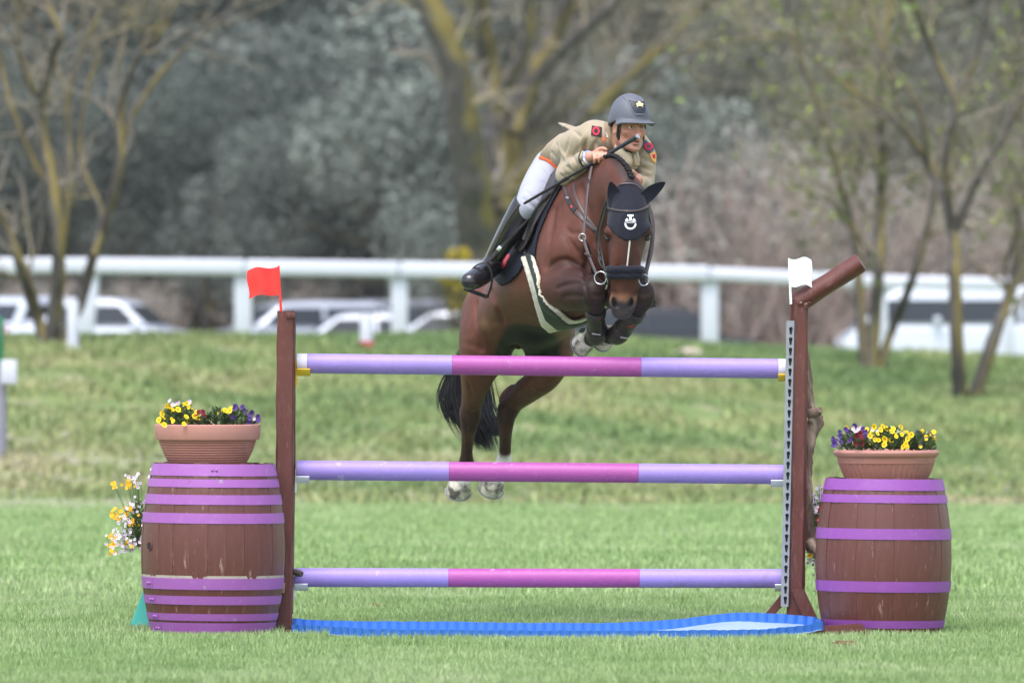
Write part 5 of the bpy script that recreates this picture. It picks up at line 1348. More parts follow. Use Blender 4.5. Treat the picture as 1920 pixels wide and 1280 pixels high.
fv = fv.reshape(-1, 3) + fn_.reshape(-1, 3) * (.003 * vnoise(fv[::3] * 1.0 + fv[1::3], fv[2::3], 70, 4))[:, None]; fl1.data.vertices.foreach_set('co', fv.ravel().astype(np.float32)); fl1.data.update()
fl1.parent = girth
fl1.matrix_parent_inverse = Matrix()
link('girth_buckle_strap', strap_px('girth_buckle_strap', PS, [(985, 446), (984, 462), (985, 478)], .016, .003, .004), M_BRNL, girth)
# ------------------------------------------------------------------ the rider
M_SKIN = mat('skin', vcol=True, rough=.5, var=.06, scale=60, bump=.05, bscale=300, sub=.08)
M_JACK = mat('khaki_wool_jacket', srgb(158, 143, 121), rough=.85, var=.06, scale=14, bump=.25, bscale=260, sheen=.2)
M_JACK2 = mat('khaki_jacket_edge', srgb(142, 124, 102), rough=.85, var=.06, scale=14, bump=.2, bscale=200)
M_SHIRT = mat('pale_khaki_shirt', srgb(186, 176, 150), rough=.8, var=.05)
M_BREE = mat('white_breeches', srgb(160, 162, 178), rough=.8, var=.05, scale=10, bump=.2, bscale=60)
M_RBOOT = mat('polished_black_boot', srgb(34, 31, 36), rough=.24, var=.1, coat=.4)
M_HELM = mat('matt_grey_helmet', srgb(92, 94, 106), rough=.55, var=.04, scale=30)
M_HELM2 = mat('dark_helmet_panel', srgb(36, 40, 54), rough=.5, var=.06, bump=.1, bscale=300)
M_BLK = mat('black_webbing', srgb(22, 21, 24), rough=.7, var=.1)
M_GOLD = mat('gold_emblem', srgb(232, 214, 160), rough=.35, var=.05, metal=.3)

HC = at(1180, 239, -.10)
HF = V((math.sin(R(27)), -math.cos(R(27)), -.14)).normalized(); HU = (V((.07, -.10, 1)) - HF * V((.07, -.10, 1)).dot(HF)).normalized(); HR_ = HF.cross(HU)
def hp(r, f, u): return HC + HR_ * r + HF * f + HU * u
HM = Matrix((HR_, HF, HU)).transposed()
def hb(r, f, u, rad, k=.01, sub=False, fld=None): (fld or RB).add(Blob(hp(r, f, u), rad, HM), k, sub)
def hcn(*nodes): return [(*hp(*n[:3]), *n[3:]) for n in nodes]

RB = Field((.0, -.40, 1.70), (.86, 1.02, 2.92), .0062)
# limbs and trunk under the clothes
B_TOR = [pn(1052, 312, .54, .085, .075), pn(1072, 300, .44, .095, .080), pn(1110, 282, .24, .150, .100), pn(1148, 266, .08, .150, .085), pn(1163, 254, .00, .075, .065)]
B_ARM_R = [pn(1110, 262, .11, .058), pn(1086, 296, .16, .050), pn(1064, 327, .20, .044), pn(1084, 312, .06, .042), pn(1102, 297, -.06, .030), pn(1108, 294, -.10, .030)]
B_ARM_L = [pn(1204, 276, .05, .055), pn(1213, 305, .02, .048), pn(1211, 338, -.02, .042), pn(1203, 346, -.10, .038), pn(1195, 338, -.165, .029)]
B_LEG_R = [pn(1040, 322, .54, .088), pn(1013, 348, .42, .080), pn(990, 387, .29, .056), pn(964, 425, .36, .052), pn(940, 460, .44, .043), pn(922, 494, .52, .036), pn(904, 508, .44, .034), pn(884, 519, .35, .030)]
B_LEG_L = [pn(1082, 322, .45, .095), pn(1118, 352, .28, .080), pn(1150, 395, .14, .056), pn(1170, 450, .22, .052), pn(1182, 490, .30, .043), pn(1192, 525, .36, .036), pn(1202, 545, .27, .034), pn(1212, 562, .17, .030)]
RB.add(Chain(B_TOR, (0, .3, 1)), .02)
for c in (B_ARM_R, B_ARM_L, B_LEG_R, B_LEG_L): RB.add(Chain(c, (0, -1, 0), 5), .03)
RB.add(Chain([pn(1160, 262, .03, .062), (*hp(0, -.035, -.085), .056), (*hp(0, -.025, -.03), .055)], (0, -1, 0)), .03)
# head
hb(0, -.015, .035, (.077, .098, .085), .01); hb(0, .018, -.030, (.064, .076, .082), .03)
RB.add(Chain(hcn((-.056, .0, -.055, .020), (-.040, .045, -.090, .020), (0, .074, -.104, .022), (.040, .045, -.090, .020), (.056, .0, -.055, .020)), (0, -1, 0)), .03)
hb(0, .082, -.104, (.022, .014, .016), .02)
for s in (-1, 1):
    hb(s * .046, .062, -.018, (.024, .022, .018), .025); hb(s * .034, .088, .030, (.026, .012, .009), .016)
    hb(s * .033, .100, .010, (.019, .016, .011), .014, sub=True); hb(s * .013, .103, -.032, (.009, .011, .009), .010)
    hb(s * .080, -.012, -.010, (.011, .022, .034), .008); hb(s * .088, -.006, -.008, (.006, .012, .020), .006, sub=True)
RB.add(Chain(hcn((0, .094, .018, .008), (0, .104, -.006, .0095), (0, .117, -.028, .0125)), (0, -1, 0)), .012)
RB.add(Chain(hcn((-.022, .086, -.062, .005), (-.008, .098, -.058, .0075), (.008, .098, -.058, .0075), (.022, .086, -.062, .005)), (0, -1, 0)), .008)
RB.add(Chain(hcn((-.019, .086, -.075, .006), (0, .097, -.078, .009), (.019, .086, -.075, .006)), (0, -1, 0)), .008)
hb(0, .102, -.068, (.020, .010, .0035), .004, sub=True); hb(0, .098, -.091, (.018, .010, .006), .010, sub=True)
# hand that holds the stick and reins
HY = -.12
RB.add(Blob(at(1118, 292, HY - .005), (.036, .030, .030)), .015)
for kx, ky, tx, ty in ((1113, 287, 1115, 303.5), (1120.5, 283.5, 1123.5, 302.5), (1128, 282, 1131, 299), (1134, 283.5, 1137, 295)):
    RB.add(Chain([pn(kx, ky + 2, HY - .010, .0120), pn(kx + 1.5, ky + 4, HY - .045, .0118), pn(tx + .5, (ky + ty) / 2 + 2, HY - .066, .0108), pn(tx, ty, HY - .052, .0098), pn(tx - 1, ty + 1.5, HY - .030, .0085)], (1, 0, 0), 4), .005)
RB.add(Chain([pn(1112, 290, HY - .01, .013), pn(1121, 281, HY - .035, .012), pn(1131, 278.5, HY - .055, .0105), pn(1137, 281, HY - .06, .009)], (0, 0, 1), 4), .005)
# hand on the mane
RB.add(Blob(at(1192, 335, -.185), (.026, .036, .030)), .012)
for i, (kx, ky) in enumerate(((1184, 326), (1186, 332), (1188, 338), (1191, 344))):
    RB.add(Chain([pn(kx + 5, ky, -.19, .012), pn(kx + 1, ky - 1, -.225, .011), pn(kx - 3, ky + 2, -.235, .0100), pn(kx - 4, ky + 5, -.215, .009)], (0, 0, 1), 4), .004)
RB.add(Chain([pn(1193, 328, -.20, .012), pn(1189, 323, -.225, .0105), pn(1185, 320, -.235, .009)], (0, 0, 1), 4), .005)
rider_me, RV = field_mesh('person', RB, 2)
def skin(P):
    c = np.repeat(np.array(srgb(190, 136, 116))[None], len(P), 0); D_ = P - np.array(HC); r_, f_, u_ = D_ @ np.array(HR_), D_ @ np.array(HF), D_ @ np.array(HU)
    def bl(col, w): nonlocal c; w = np.clip(w, 0, 1)[:, None]; c = c * (1 - w) + np.array(col) * w
    g = lambda a, b, cc, s: np.exp(-(((r_ - a) ** 2 + (f_ - b) ** 2 + (u_ - cc) ** 2) / s ** 2))
    for s in (-1, 1): bl(srgb(206, 128, 110), .6 * g(s * .045, .07, -.025, .028)); bl(srgb(120, 84, 74), .55 * g(s * .033, .088, .012, .014))
    bl(srgb(210, 122, 108), .6 * g(0, .118, -.028, .014)); bl(srgb(168, 92, 88), .9 * (np.exp(-((u_ + .067) / .013) ** 2 - (r_ / .022) ** 2) * (f_ > .08)))
    bl(srgb(80, 40, 40), .9 * (np.exp(-((u_ + .068) / .004) ** 2 - (r_ / .018) ** 2) * (f_ > .075)))
    bl(srgb(168, 126, 112), .45 * (np.abs(u_ + .095) < .035) * (f_ > .0) * (np.abs(r_) < .07) * (u_ < -.075))
    hair = (u_ > .028 - .03 * (f_ < .03)) & (f_ < .052) & (u_ > -.03) & ~((np.abs(r_) > .074) & (u_ < .03))
    bl(srgb(40, 30, 28), hair * 1.0)
    bl(srgb(40, 30, 28), ((np.abs(f_ - .022) < .012) & (np.abs(r_) > .05) & (u_ > -.03) & (u_ < .04)) * .8)
    hd = (np.abs(P[:, 1] + .02) < .2) & (P[:, 2] < 2.62) & (u_ < -.14); bl(srgb(212, 150, 132), hd * .6)
    return c
paint(rider_me, skin(RV))
rider = link('person', rider_me, M_SKIN); tag(rider, 'rider in khaki uniform jacket and grey helmet crouched over the horse, holding a stick', 'person')
for s in (-1, 1):
    e = hp(s * .033, .076, .010)
    bm = bmesh.new(); bmesh.ops.create_uvsphere(bm, u_segments=16, v_segments=12, radius=.0125, matrix=Matrix.Translation(e))
    eo = link('eye', mesh_bm('eye', bm, 180), mat('eye_white', srgb(222, 214, 210), rough=.2, var=0), rider)
    bm = bmesh.new(); g = (HF + HR_ * .12).normalized(); bmesh.ops.create_uvsphere(bm, u_segments=12, v_segments=8, radius=.0062, matrix=Matrix.Translation(e + g * .0085)); link('iris', mesh_bm('iris', bm, 180), mat('brown_iris', (.02, .012, .008), rough=.15, var=0), eo)
    link('eyelid', tube_me('eyelid', [hp(s * .047, .080, .012), hp(s * .040, .0895, .0185), hp(s * .030, .0915, .0185), hp(s * .020, .086, .010)], [.003, .0042, .0042, .003], 8), mat('eyelid_skin', srgb(176, 120, 102), rough=.6), rider)
    link('eyebrow', tube_me('eyebrow', [hp(s * .052, .080, .030), hp(s * .040, .094, .036), hp(s * .026, .099, .034), hp(s * .015, .098, .029)], [.002, .004, .0045, .003], 8), mat('dark_brow_hair', srgb(44, 33, 30), rough=.8), rider)

# ---- helmet
HH = Field(np.array(hp(0, 0, .03)) - .24, np.array(hp(0, 0, .06)) + .24, .0042)
hb(0, -.008, .054, (.105, .122, .130), .005, fld=HH); hb(0, -.040, .020, (.098, .095, .060), .03, fld=HH)
X, Y, Z = HH.pts(tuple(slice(0, n_) for n_ in HH.n))
rr_ = (X - HC.x) * HR_.x + (Y - HC.y) * HR_.y + (Z - HC.z) * HR_.z; ff_ = (X - HC.x) * HF.x + (Y - HC.y) * HF.y + (Z - HC.z) * HF.z; uu_ = (X - HC.x) * HU.x + (Y - HC.y) * HU.y + (Z - HC.z) * HU.z
cut = .034 + .012 * np.clip((ff_ - .02) / .1, -1, 1) * (ff_ > .02) - .045 * np.clip((.02 - ff_) / .12, 0, 1)
dome_solid = HH.F.copy()
HH.F = np.maximum(HH.F, cut - uu_).astype(np.float32)
HH.add(Chain(hcn((-.095, .040, .030, .007, .022), (-.076, .092, .038, .007, .030), (0, .122, .040, .007, .034), (.076, .092, .038, .007, .030), (.095, .040, .030, .007, .022)), tuple(HF), 10), .016)
HH.F = np.maximum(HH.F, -(dome_solid + .014)).astype(np.float32)
hm_, _ = field_mesh('helmet', HH, 3); helmet = link('helmet', hm_, M_HELM, rider); HLS = Surf(hm_)
def panel(name, poly, t, m, inner=-.01):
    sd = poly_sd((rr_ + 0 * ff_), (uu_ - .25 * np.maximum(0, .10 - ff_)), poly)
    F = np.maximum(np.maximum(HH.F - t, sd), np.maximum(.0 - ff_, -(HH.F - inner)))
    me, _ = field_mesh(name, HH, 3, F=F.astype(np.float32)); return link(name, me, m, helmet)
panel('helmet_frame', [(-.062, .150), (.062, .150), (.048, .100), (.022, .072), (-.022, .072), (-.048, .100)], .0030, M_HELM)
pnl = panel('helmet_panel', [(-.052, .144), (.052, .144), (.042, .106), (.026, .088), (-.026, .088), (-.042, .106)], .0045, M_HELM2)
panel('helmet_vent', [(-.021, .083), (.021, .083), (.017, .076), (-.017, .076)], .0042, M_HELM2)
PNS = Surf(pnl.data); ex, ey = 1197.5, 191
emb = [[(ex - 2, ey - 7), (ex + 1, ey - 9.5), (ex + 3, ey - 6), (ex + 2.5, ey + 3), (ex - 1, ey + 3)], [(ex - 10, ey - 6), (ex - 8, ey - 9), (ex - 5, ey - 8), (ex - 2, ey - 3), (ex - 4, ey - 2), (ex - 7, ey - 4), (ex - 9, ey - 2)],
       [(ex + 3, ey - 3), (ex + 5, ey - 7), (ex + 8, ey - 6), (ex + 8, ey - 1), (ex + 6, ey - 3), (ex + 4, ey - 1)], [(ex - 5, ey + 4), (ex - 1, ey + 1.5), (ex + 3, ey + 1.5), (ex + 9, ey + 4), (ex + 7, ey + 8.5), (ex - 3, ey + 8)], [(ex - 3, ey + 8), (ex - 1, ey + 8), (ex - 3.5, ey + 11.5)], [(ex + 5, ey + 8), (ex + 7, ey + 8), (ex + 8, ey + 11.5)]]
decal('helmet_badge', PNS, emb, M_GOLD, helmet, .002, .0015)
for s in (-1, 1):
    link('chin_strap', tube_me('chin_strap', [hp(s * .083, .028, .03), hp(s * .082, .022, -.005), hp(s * .073, .018, -.050), hp(s * .060, .030, -.088), hp(s * .034, .048, -.122), hp(0, .058, -.130)], .0052, 8), M_BLK, helmet)
    link('strap_pad', tube_me('strap_pad', [hp(s * .080, .020, -.028), hp(s * .075, .020, -.048), hp(s * .068, .026, -.068)], [.009, .012, .008], 8), M_BLK, helmet)

# ---- jacket
JF = Field((.02, -.25, 2.05), (.86, .86, 2.86), .0062)
JF.add(Chain([pn(1056, 299, .58, .110, .075), pn(1062, 296, .52, .125, .088), pn(1078, 288, .40, .140, .110), pn(1110, 277, .24, .182, .124), pn(1148, 265, .08, .170, .100), pn(1162, 256, .02, .085, .078)], (0, .3, 1), 8), .01)
JF.add(Chain([pn(1114, 256, .10, .088), pn(1098, 275, .14, .080), pn(1080, 302, .18, .074), pn(1066, 325, .20, .068), pn(1066, 330, .17, .066)], (0, -1, 0), 6), .035)
JF.add(Chain([pn(1066, 327, .19, .066), pn(1078, 318, .10, .062), pn(1091, 305, .00, .056), pn(1098, 299, -.05, .050)], (0, -1, 0), 6), .015)
JF.add(Chain([pn(1190, 272, .06, .080), pn(1204, 290, .03, .074), pn(1208, 312, .01, .064), pn(1208, 338, -.02, .056), pn(1204, 348, -.07, .054), pn(1198, 343, -.14, .050)], (0, -1, 0), 6), .035)
JF.add(Blob(at(1098, 308, .24), (.10, .12, .09)), .05)        # chest hanging forward
JF.add(Blob(at(1180, 300, .10), (.10, .10, .09)), .06)
def wrinkle(a, b, r_, sub=True, fld=None):
    f = fld or JF; Ys = np.linspace(-.3, .9, 400); pts = []
    for q in np.linspace(0, 1, 5):
        P = np.array([at(a[0] + (b[0] - a[0]) * q, a[1] + (b[1] - a[1]) * q, y)[:] for y in Ys]); d = f.sample(P); i = np.argmax(d < 0)
        if (d < 0).any(): pts.append((*P[i], r_ * (.35 + math.sin(q * math.pi)), r_ * (.35 + math.sin(q * math.pi))))
    if len(pts) > 2: f.add(Chain(pts, (0, -1, 0), 5), .014, sub=sub)
for a, b, r_ in (((1096, 276), (1108, 300), .009), ((1072, 290), (1086, 318), .008), ((1060, 312), (1078, 322), .008), ((1054, 328), (1074, 332), .008), ((1090, 268), (1076, 292), .004), ((1042, 268), (1052, 298), .010), ((1066, 258), (1060, 288), .008),
                 ((1200, 296), (1222, 304), .005), ((1198, 312), (1220, 320), .004), ((1200, 328), (1220, 332), .005), ((1120, 262), (1112, 282), .008), ((1030, 282), (1046, 300), .008), ((1100, 262), (1094, 290), .009), ((1112, 286), (1086, 306), .008), ((1122, 270), (1130, 290), .006), ((1140, 236), (1136, 262), .005), ((1076, 246), (1090, 258), .005)): wrinkle(a, b, r_)
for a, b, r_ in (((1092, 284), (1104, 306), .007), ((1066, 300), (1082, 326), .007), ((1052, 322), (1078, 336), .008), ((1048, 274), (1062, 300), .008), ((1100, 248), (1088, 272), .006), ((1200, 304), (1222, 312), .006), ((1200, 320), (1220, 326), .006), ((1116, 272), (1124, 296), .006)): wrinkle(a, b, r_, False)
# neck opening and sleeve mouths
JF.add(Chain([(*hp(0, -.02, -.06), .066), (*hp(0, .01, -.12), .068), (*hp(-.01, .06, -.18), .050)], (0, -1, 0)), .01, sub=True)
JF.add(Blob(at(1104, 295.5, -.085), (.036, .036, .036)), .004, sub=True); JF.add(Blob(at(1193, 339, -.18), (.034, .036, .036)), .004, sub=True)
jm, _ = field_mesh('jacket', JF, 2); jacket = link('jacket', jm, M_JACK, rider); JS = Surf(jm)
# flying tails, vest lining
def sheet(name, poly, Y0, Y1, m, parent, th=.004):
    pts = [at(x, y, Y0 + (Y1 - Y0) * i / max(1, len(poly) - 1)) for i, (x, y) in enumerate(poly)]
    bm = bmesh.new(); bm.faces.new([bm.verts.new(p) for p in pts]); bmesh.ops.triangulate(bm, faces=bm.faces)
    thicken(bm, th); return link(name, mesh_bm(name, bm, 30), m, parent)
sheet('jacket_tail', [(1047, 232), (1058, 233), (1080, 240), (1086, 250), (1070, 246), (1056, 238)], .52, .40, M_JACK, jacket, .006)
HEM = Field(at(990, 340, .2) - V((.1, 0, .05)), at(1070, 235, .8) + V((.05, 0, .05)), .006)
HEM.add(Chain([pn(1060, 283, .48, .145, .11), pn(1046, 290, .56, .150, .11), pn(1032, 298, .64, .145, .10)], (0, .3, 1), 6), .01)
_X = HEM.pts(tuple(slice(0, n_) for n_ in HEM.n)); _px, _py = to_px(*_X); HEM.F = np.maximum(HEM.F, poly_sd(_px, _py, [(1086, 238), (1048, 252), (1026, 270), (1012, 288), (1013, 295), (1030, 300), (1046, 310), (1054, 317), (1070, 300), (1090, 260)]) * mpp(.5)).astype(np.float32)
hm2, _ = field_mesh('jacket_skirt', HEM, 2); link('jacket_skirt', hm2, M_JACK, jacket)
for b_ in ([(1142, 222), (1150, 232), (1146, 252), (1154, 275), (1144, 272), (1134, 250), (1132, 232)], [(1200, 268), (1207, 262), (1212, 268), (1206, 285), (1190, 300), (1196, 284)]): decal('lapel', JS, [b_], M_JACK2, jacket, .003, .004)
SHF = Field(np.array(hp(0, 0, -.14)) - .17, np.array(hp(0, 0, -.14)) + .17, .006)
SHF.add(Chain([(*hp(0, -.03, -.115), .060), (*hp(0, -.01, -.140), .064), (*hp(-.01, .012, -.18), .058)], (0, -1, 0)), .01)
SHF.add(Chain([(*hp(0, -.03, -.02), .058), (*hp(0, -.02, -.085), .058)], (0, -1, 0)), .002, sub=True)
sm_, _ = field_mesh('shirt', SHF, 2); link('shirt', sm_, M_SHIRT, jacket)
link('tie', tube_me('tie', [hp(-.006, .066, -.125), hp(-.010, .078, -.150), hp(-.016, .096, -.20)], [.010, .014, .018], 10), mat('olive_tie', srgb(128, 116, 90), rough=.8), jacket)
def patch(name, corners, m, off=.006, th=.004):
    return decal(name, JS, [corners], m, jacket, off, th)
M_RBLK = mat('black_epaulette', srgb(26, 24, 28), rough=.8, var=.1); M_RRED = mat('crimson_embroidery', srgb(196, 36, 62), rough=.8, var=.05); M_GREY2 = mat('grey_epaulette', srgb(72, 74, 92), rough=.8, var=.1)
M_ORG = mat('orange_badge', srgb(214, 120, 80), rough=.7, var=.1)
patch('epaulette', [(1110.5, 237), (1129, 240), (1128, 258), (1109, 254)], M_RBLK)
ring6 = lambda cx, cy, r0, r1, sq=1.0, rot=0: [[(cx + r * math.cos(R(a + rot)), cy + sq * r * math.sin(R(a + rot))) for r, a in ((r0, a0), (r0, a0 + 45), (r1, a0 + 45), (r1, a0))] for a0 in range(0, 360, 45)]
decal('epaulette_ring', JS, ring6(1118.5, 247, 3.8, 6.8, 1.15), M_RRED, jacket, .0085, .0015)
patch('epaulette', [(1200, 273), (1206, 261), (1227, 278), (1217, 289)], M_GREY2)
decal('epaulette_ring', JS, ring6(1215, 276, 4.2, 8.0, .85, 20), M_RRED, jacket, .0085, .0015)
patch('collar_badge', [(1127, 259), (1135, 256), (1137, 261), (1132, 267)], M_ORG)
for (x, y) in ((1136, 250), (1138, 253), (1139.5, 256)): decal('collar_star', JS, [[(x - 1.2, y - 1), (x + 1.2, y - 1), (x + 1.2, y + 1.2), (x - 1.2, y + 1.2)]], M_PRINTW, jacket, .005, .002)
bd1 = patch('sleeve_badge', [(1217, 289), (1226, 285), (1229, 292), (1228, 306), (1222, 301)], mat('yellow_orange_badge', srgb(232, 170, 96), rough=.7)); decal('sleeve_badge_device', JS, [[(1221, 291), (1226, 289), (1226.5, 297), (1223, 297)]], M_RRED, jacket, .010, .0015)
for (x, y) in ((1203, 263), (1202, 266)):
    p, n_ = JS.px(x, y, .004)
    if p: bm = bmesh.new(); bmesh.ops.create_uvsphere(bm, u_segments=8, v_segments=6, radius=.006, matrix=Matrix.Translation(p)); link('gilt_button', mesh_bm('gilt_button', bm, 180), M_GOLD, jacket)
wr = at(1103.5, 296, -.075); wd = (at(1119, 292, -.12) - at(1092, 303, -.01)).normalized()
link('wristband', ring_me('wristband', wr, .033, .0075, wd), mat('blue_white_wristband', srgb(120, 150, 214), rough=.5, var=.3, scale=60, hue=srgb(225, 228, 236)), rider)
link('jacket_cuff', ring_me('jacket_cuff', at(1099.5, 298.5, -.055), .046, .007, wd), M_BLK, jacket)

# ---- breeches
BF = Field((-.02, .02, 1.95), (.86, .95, 2.62), .0066)
BF.add(Blob(at(1054, 318, .55), (.140, .15, .11)), .03)
BF.add(Chain([pn(1040, 318, .55, .125, .12), pn(1024, 336, .47, .112, .11), pn(1008, 358, .38, .098, .098), pn(993, 382, .30, .078, .080), pn(984, 393, .30, .070, .072)], (0, -1, 0), 6), .04)
BF.add(Chain([pn(1080, 322, .47, .12), pn(1118, 352, .28, .100), pn(1148, 390, .15, .078), pn(1154, 402, .15, .072)], (0, -1, 0), 6), .04)
for a, b, r_ in (((1000, 330), (1030, 350), .004), ((988, 360), (1012, 378), .004), ((980, 372), (1002, 390), .005), ((1015, 312), (1036, 330), .004)): wrinkle(a, b, r_, True, BF)
bmx, _ = field_mesh('breeches', BF, 2); breeches = link('breeches', bmx, M_BREE, rider)

BRS = Surf(bmx)
link('orange_lining', strap_px('orange_lining', BRS, [(1014, 296), (1026, 300), (1037, 307), (1047, 316)], .014, .006, .008), mat('orange_lining_cloth', srgb(222, 92, 44), rough=.8), jacket)
# ---- boots, stirrups
def riding_boot(leg, foot, zs):
    f = Field(np.min([p[:3] for p in leg + foot], 0) - .10, np.max([p[:3] for p in leg + foot], 0) + .10, .0062)
    f.add(Chain(leg, (0, -1, 0), 6), .01); f.add(Chain(foot, (0, 0, 1), 6), .03)
    a = V(leg[0][:3]); d = (V(leg[1][:3]) - a).normalized(); X, Y, Z = f.pts(tuple(slice(0, n_) for n_ in f.n))
    f.F = np.maximum(f.F, -((X - a.x) * d.x + (Y - a.y) * d.y + (Z - a.z) * d.z)).astype(np.float32)
    me, _ = field_mesh('riding_boot', f, 2); return link('riding_boot', me, M_RBOOT, rider), Surf(me)
bt, bts = riding_boot([pn(988, 382, .30, .078, .080), pn(975, 402, .32, .073, .076), pn(957, 432, .37, .066, .070), pn(938, 463, .45, .055, .058), pn(924, 488, .52, .048, .050), pn(920, 497, .53, .046, .046)],
                      [pn(930, 500, .58, .046, .042), pn(916, 506, .50, .054, .054), pn(902, 517, .43, .056, .056), pn(888, 524, .36, .058, .054), pn(880, 527, .31, .050, .046)], 0)
bt2, _ = riding_boot([pn(1150, 392, .14, .076), pn(1162, 425, .18, .070), pn(1174, 465, .26, .062), pn(1186, 502, .34, .048), pn(1191, 524, .37, .045)],
                     [pn(1190, 528, .41, .040, .036), pn(1195, 536, .34, .046, .042), pn(1203, 548, .25, .046, .038), pn(1210, 558, .18, .036, .028)], 0)
for dx, m_ in ((0, M_BLKL),):
    link('boot_top', strap_px('boot_top', bts, [(972, 371), (985, 380), (1000, 392)], .005, .003, .002), M_BLKL, bt)
link('boot_zip', strap_px('boot_zip', bts, [(972, 385), (952, 415), (934, 450), (918, 482)], .004, .003, .002), M_BRNL, bt)
link('boot_strap', strap_px('boot_strap', bts, [(920, 481), (930, 488), (940, 492)], .007, .003, .003), M_BLKL, bt)
def stirrup(c, fwd, upv, w, h, leather, label):
    """open iron: arch, two sides and a broad tread"""
    u = V(fwd).cross(V(upv)).normalized(); upv = V(upv).normalized(); c = V(c)
    pts = [c - u * w, c - u * w * 1.02 + upv * h * .4, c - u * w * .85 + upv * h * .75, c - u * w * .4 + upv * h * .98, c + upv * h * 1.05, c + u * w * .4 + upv * h * .98, c + u * w * .85 + upv * h * .75, c + u * w * 1.02 + upv * h * .4, c + u * w]
    P = [V(p) for p in catmull([tuple(p) for p in pts], 5)]
    o = link('stirrup', strap_me('stirrup', P, [(p - c - upv * h * .4).normalized() for p in P], .009, .005), M_BLK, saddle)
    f = V(fwd).normalized(); rot = Matrix((u, f, upv)).transposed()
    link('tread', box_me('tread', c, (w * 2.05, .05, .014), rot, .004), M_BLK, o)
    lp = [V(p) for p in catmull([tuple(p) for p in leather], 6)]
    so = link('stirrup_leather', strap_me('stirrup_leather', lp, [V((-.5, -1, .2))] * len(lp), .0135, .003), M_BLKL, saddle)
    return o, so
st, sl = stirrup(at(893, 549, .42), (-.35, -1, -.1), at(911, 491, .38) - at(893, 549, .42), .068, .165, [at(912, 492, .40), at(930, 474, .38), at(950, 452, .33), at(970, 430, .28), at(990, 408, .26)], 0)
link('buckle', box_me('buckle', at(936, 466, .345), (.022, .006, .030), Euler((0, R(38), 0)), .002), M_STL, sl)
st2, _ = stirrup(at(1208, 575, .24), (at(1212, 560, .17) - at(1190, 528, .41)), (-.25, -.2, 1), .060, .150, [at(1197, 530, .25), at(1185, 490, .20), at(1170, 440, .15), at(1150, 410, .15)], 0)

# ---- riding stick
tip, grip = at(984, 381, .17), at(1196, 256, -.32)
stick = empty('riding_stick', grip); tag(stick, 'long black riding stick held across the rider in one hand', 'riding stick')
ax = tip - grip
link('shaft', tube_me('shaft', [grip + ax * .02, grip + ax * .5, tip], [.0075, .0070, .0055], 10), M_BLK, stick)
link('handle', tube_me('handle', [grip, grip + ax * .012, grip + ax * .10, grip + ax * .26], [.0125, .0125, .0115, .0095], 14), mat('dark_grip_rubber', srgb(40, 44, 54), rough=.6, bump=.4, bscale=200), stick)
link('end_cap', tube_me('end_cap', [grip - ax * .004, grip + ax * .006], [.0128, .0132], 14), mat('stick_end_cap', srgb(150, 152, 160), rough=.4), stick)
link('keeper', tube_me('keeper', [grip + ax * .62, grip + ax * .66], [.0105, .0105], 12), M_BLK, stick)
link('popper', tube_me('popper', [grip + ax * .66, grip + ax * .8, tip + ax * .004], [.0095, .0085, .0075], 10), M_BLKL, stick)
# ------------------------------------------------------------------ beyond the jump: rail, markers, cars, trees
def ground_at(px, py, y0=30, y1=84):
    Ys = np.linspace(y0, y1, 800); k = (CAM_D + Ys) / FPX; d = ground_z((px - 960) * k, Ys) - (CAM_H - (py - 628) * k); i = np.argmin(np.abs(d)); return float(Ys[i])
def on_ground(px, Y):
    p = at(px, 628, Y); p.z = float(ground_z(p.x, p.y)); return p
# ---- white rail
M_RAIL = mat('white_rail_plastic', srgb(196, 199, 211), rough=.45, var=.04, dirt=srgb(170, 172, 170), dscale=3, damt=.3)
YR = 72.0; kR = mpp(YR)
rail = empty('rail_fence', on_ground(960, YR)); tag(rail, 'long white rail fence running along the top of the bank', 'rail fence')
rp = [(-760, 494), (-460, 496), (-160, 498), (170, 498), (460, 501), (750, 505), (1040, 509), (1331, 513), (1650, 528), (1900, 533)]
for (x0, y0), (x1, y1) in zip(rp, rp[1:]):
    a, b = at(x0, y0, YR - .12), at(x1, y1, YR - .12); d = b - a; bm = bmesh.new(); bm_box(bm, (0, 0, 0), (d.length - .004, .11,   .235 if x0 < 1300 else .20), None, .05, 3)
    me = mesh_bm('top_rail', bm, 50); me.transform(Matrix.Translation((a + b) / 2) @ Matrix.Rotation(-math.atan2(d.z, d.x), 4, 'Y')); link('top_rail', me, M_RAIL, rail)
for px, w, lean, ry in ((-440, .25, 0, 496), (-730, .25, 0, 494), (-130, .22, 0, 498), (176, .22, .13, 498), (456, .27, 0, 501), (749, .25, 0, 505), (1040, .25, 0, 509), (1331, .27, 0, 513), (1657, .11, 0, 528), (1893, .14, 0, 533)):
    p = on_ground(px, YR); top = at(px + (5 if lean else 0), ry, YR)
    bm = bmesh.new(); bm_box(bm, (0, 0, 0), (w, .12, top.z - p.z + .1), None, .02, 2)
    for v_ in bm.verts:
        if lean and v_.co.z < 0: v_.co.x -= lean
    me = mesh_bm('post', bm, 50); me.transform(Matrix.Translation((p.x, YR, (top.z + p.z) / 2))); link('post', me, M_RAIL, rail)
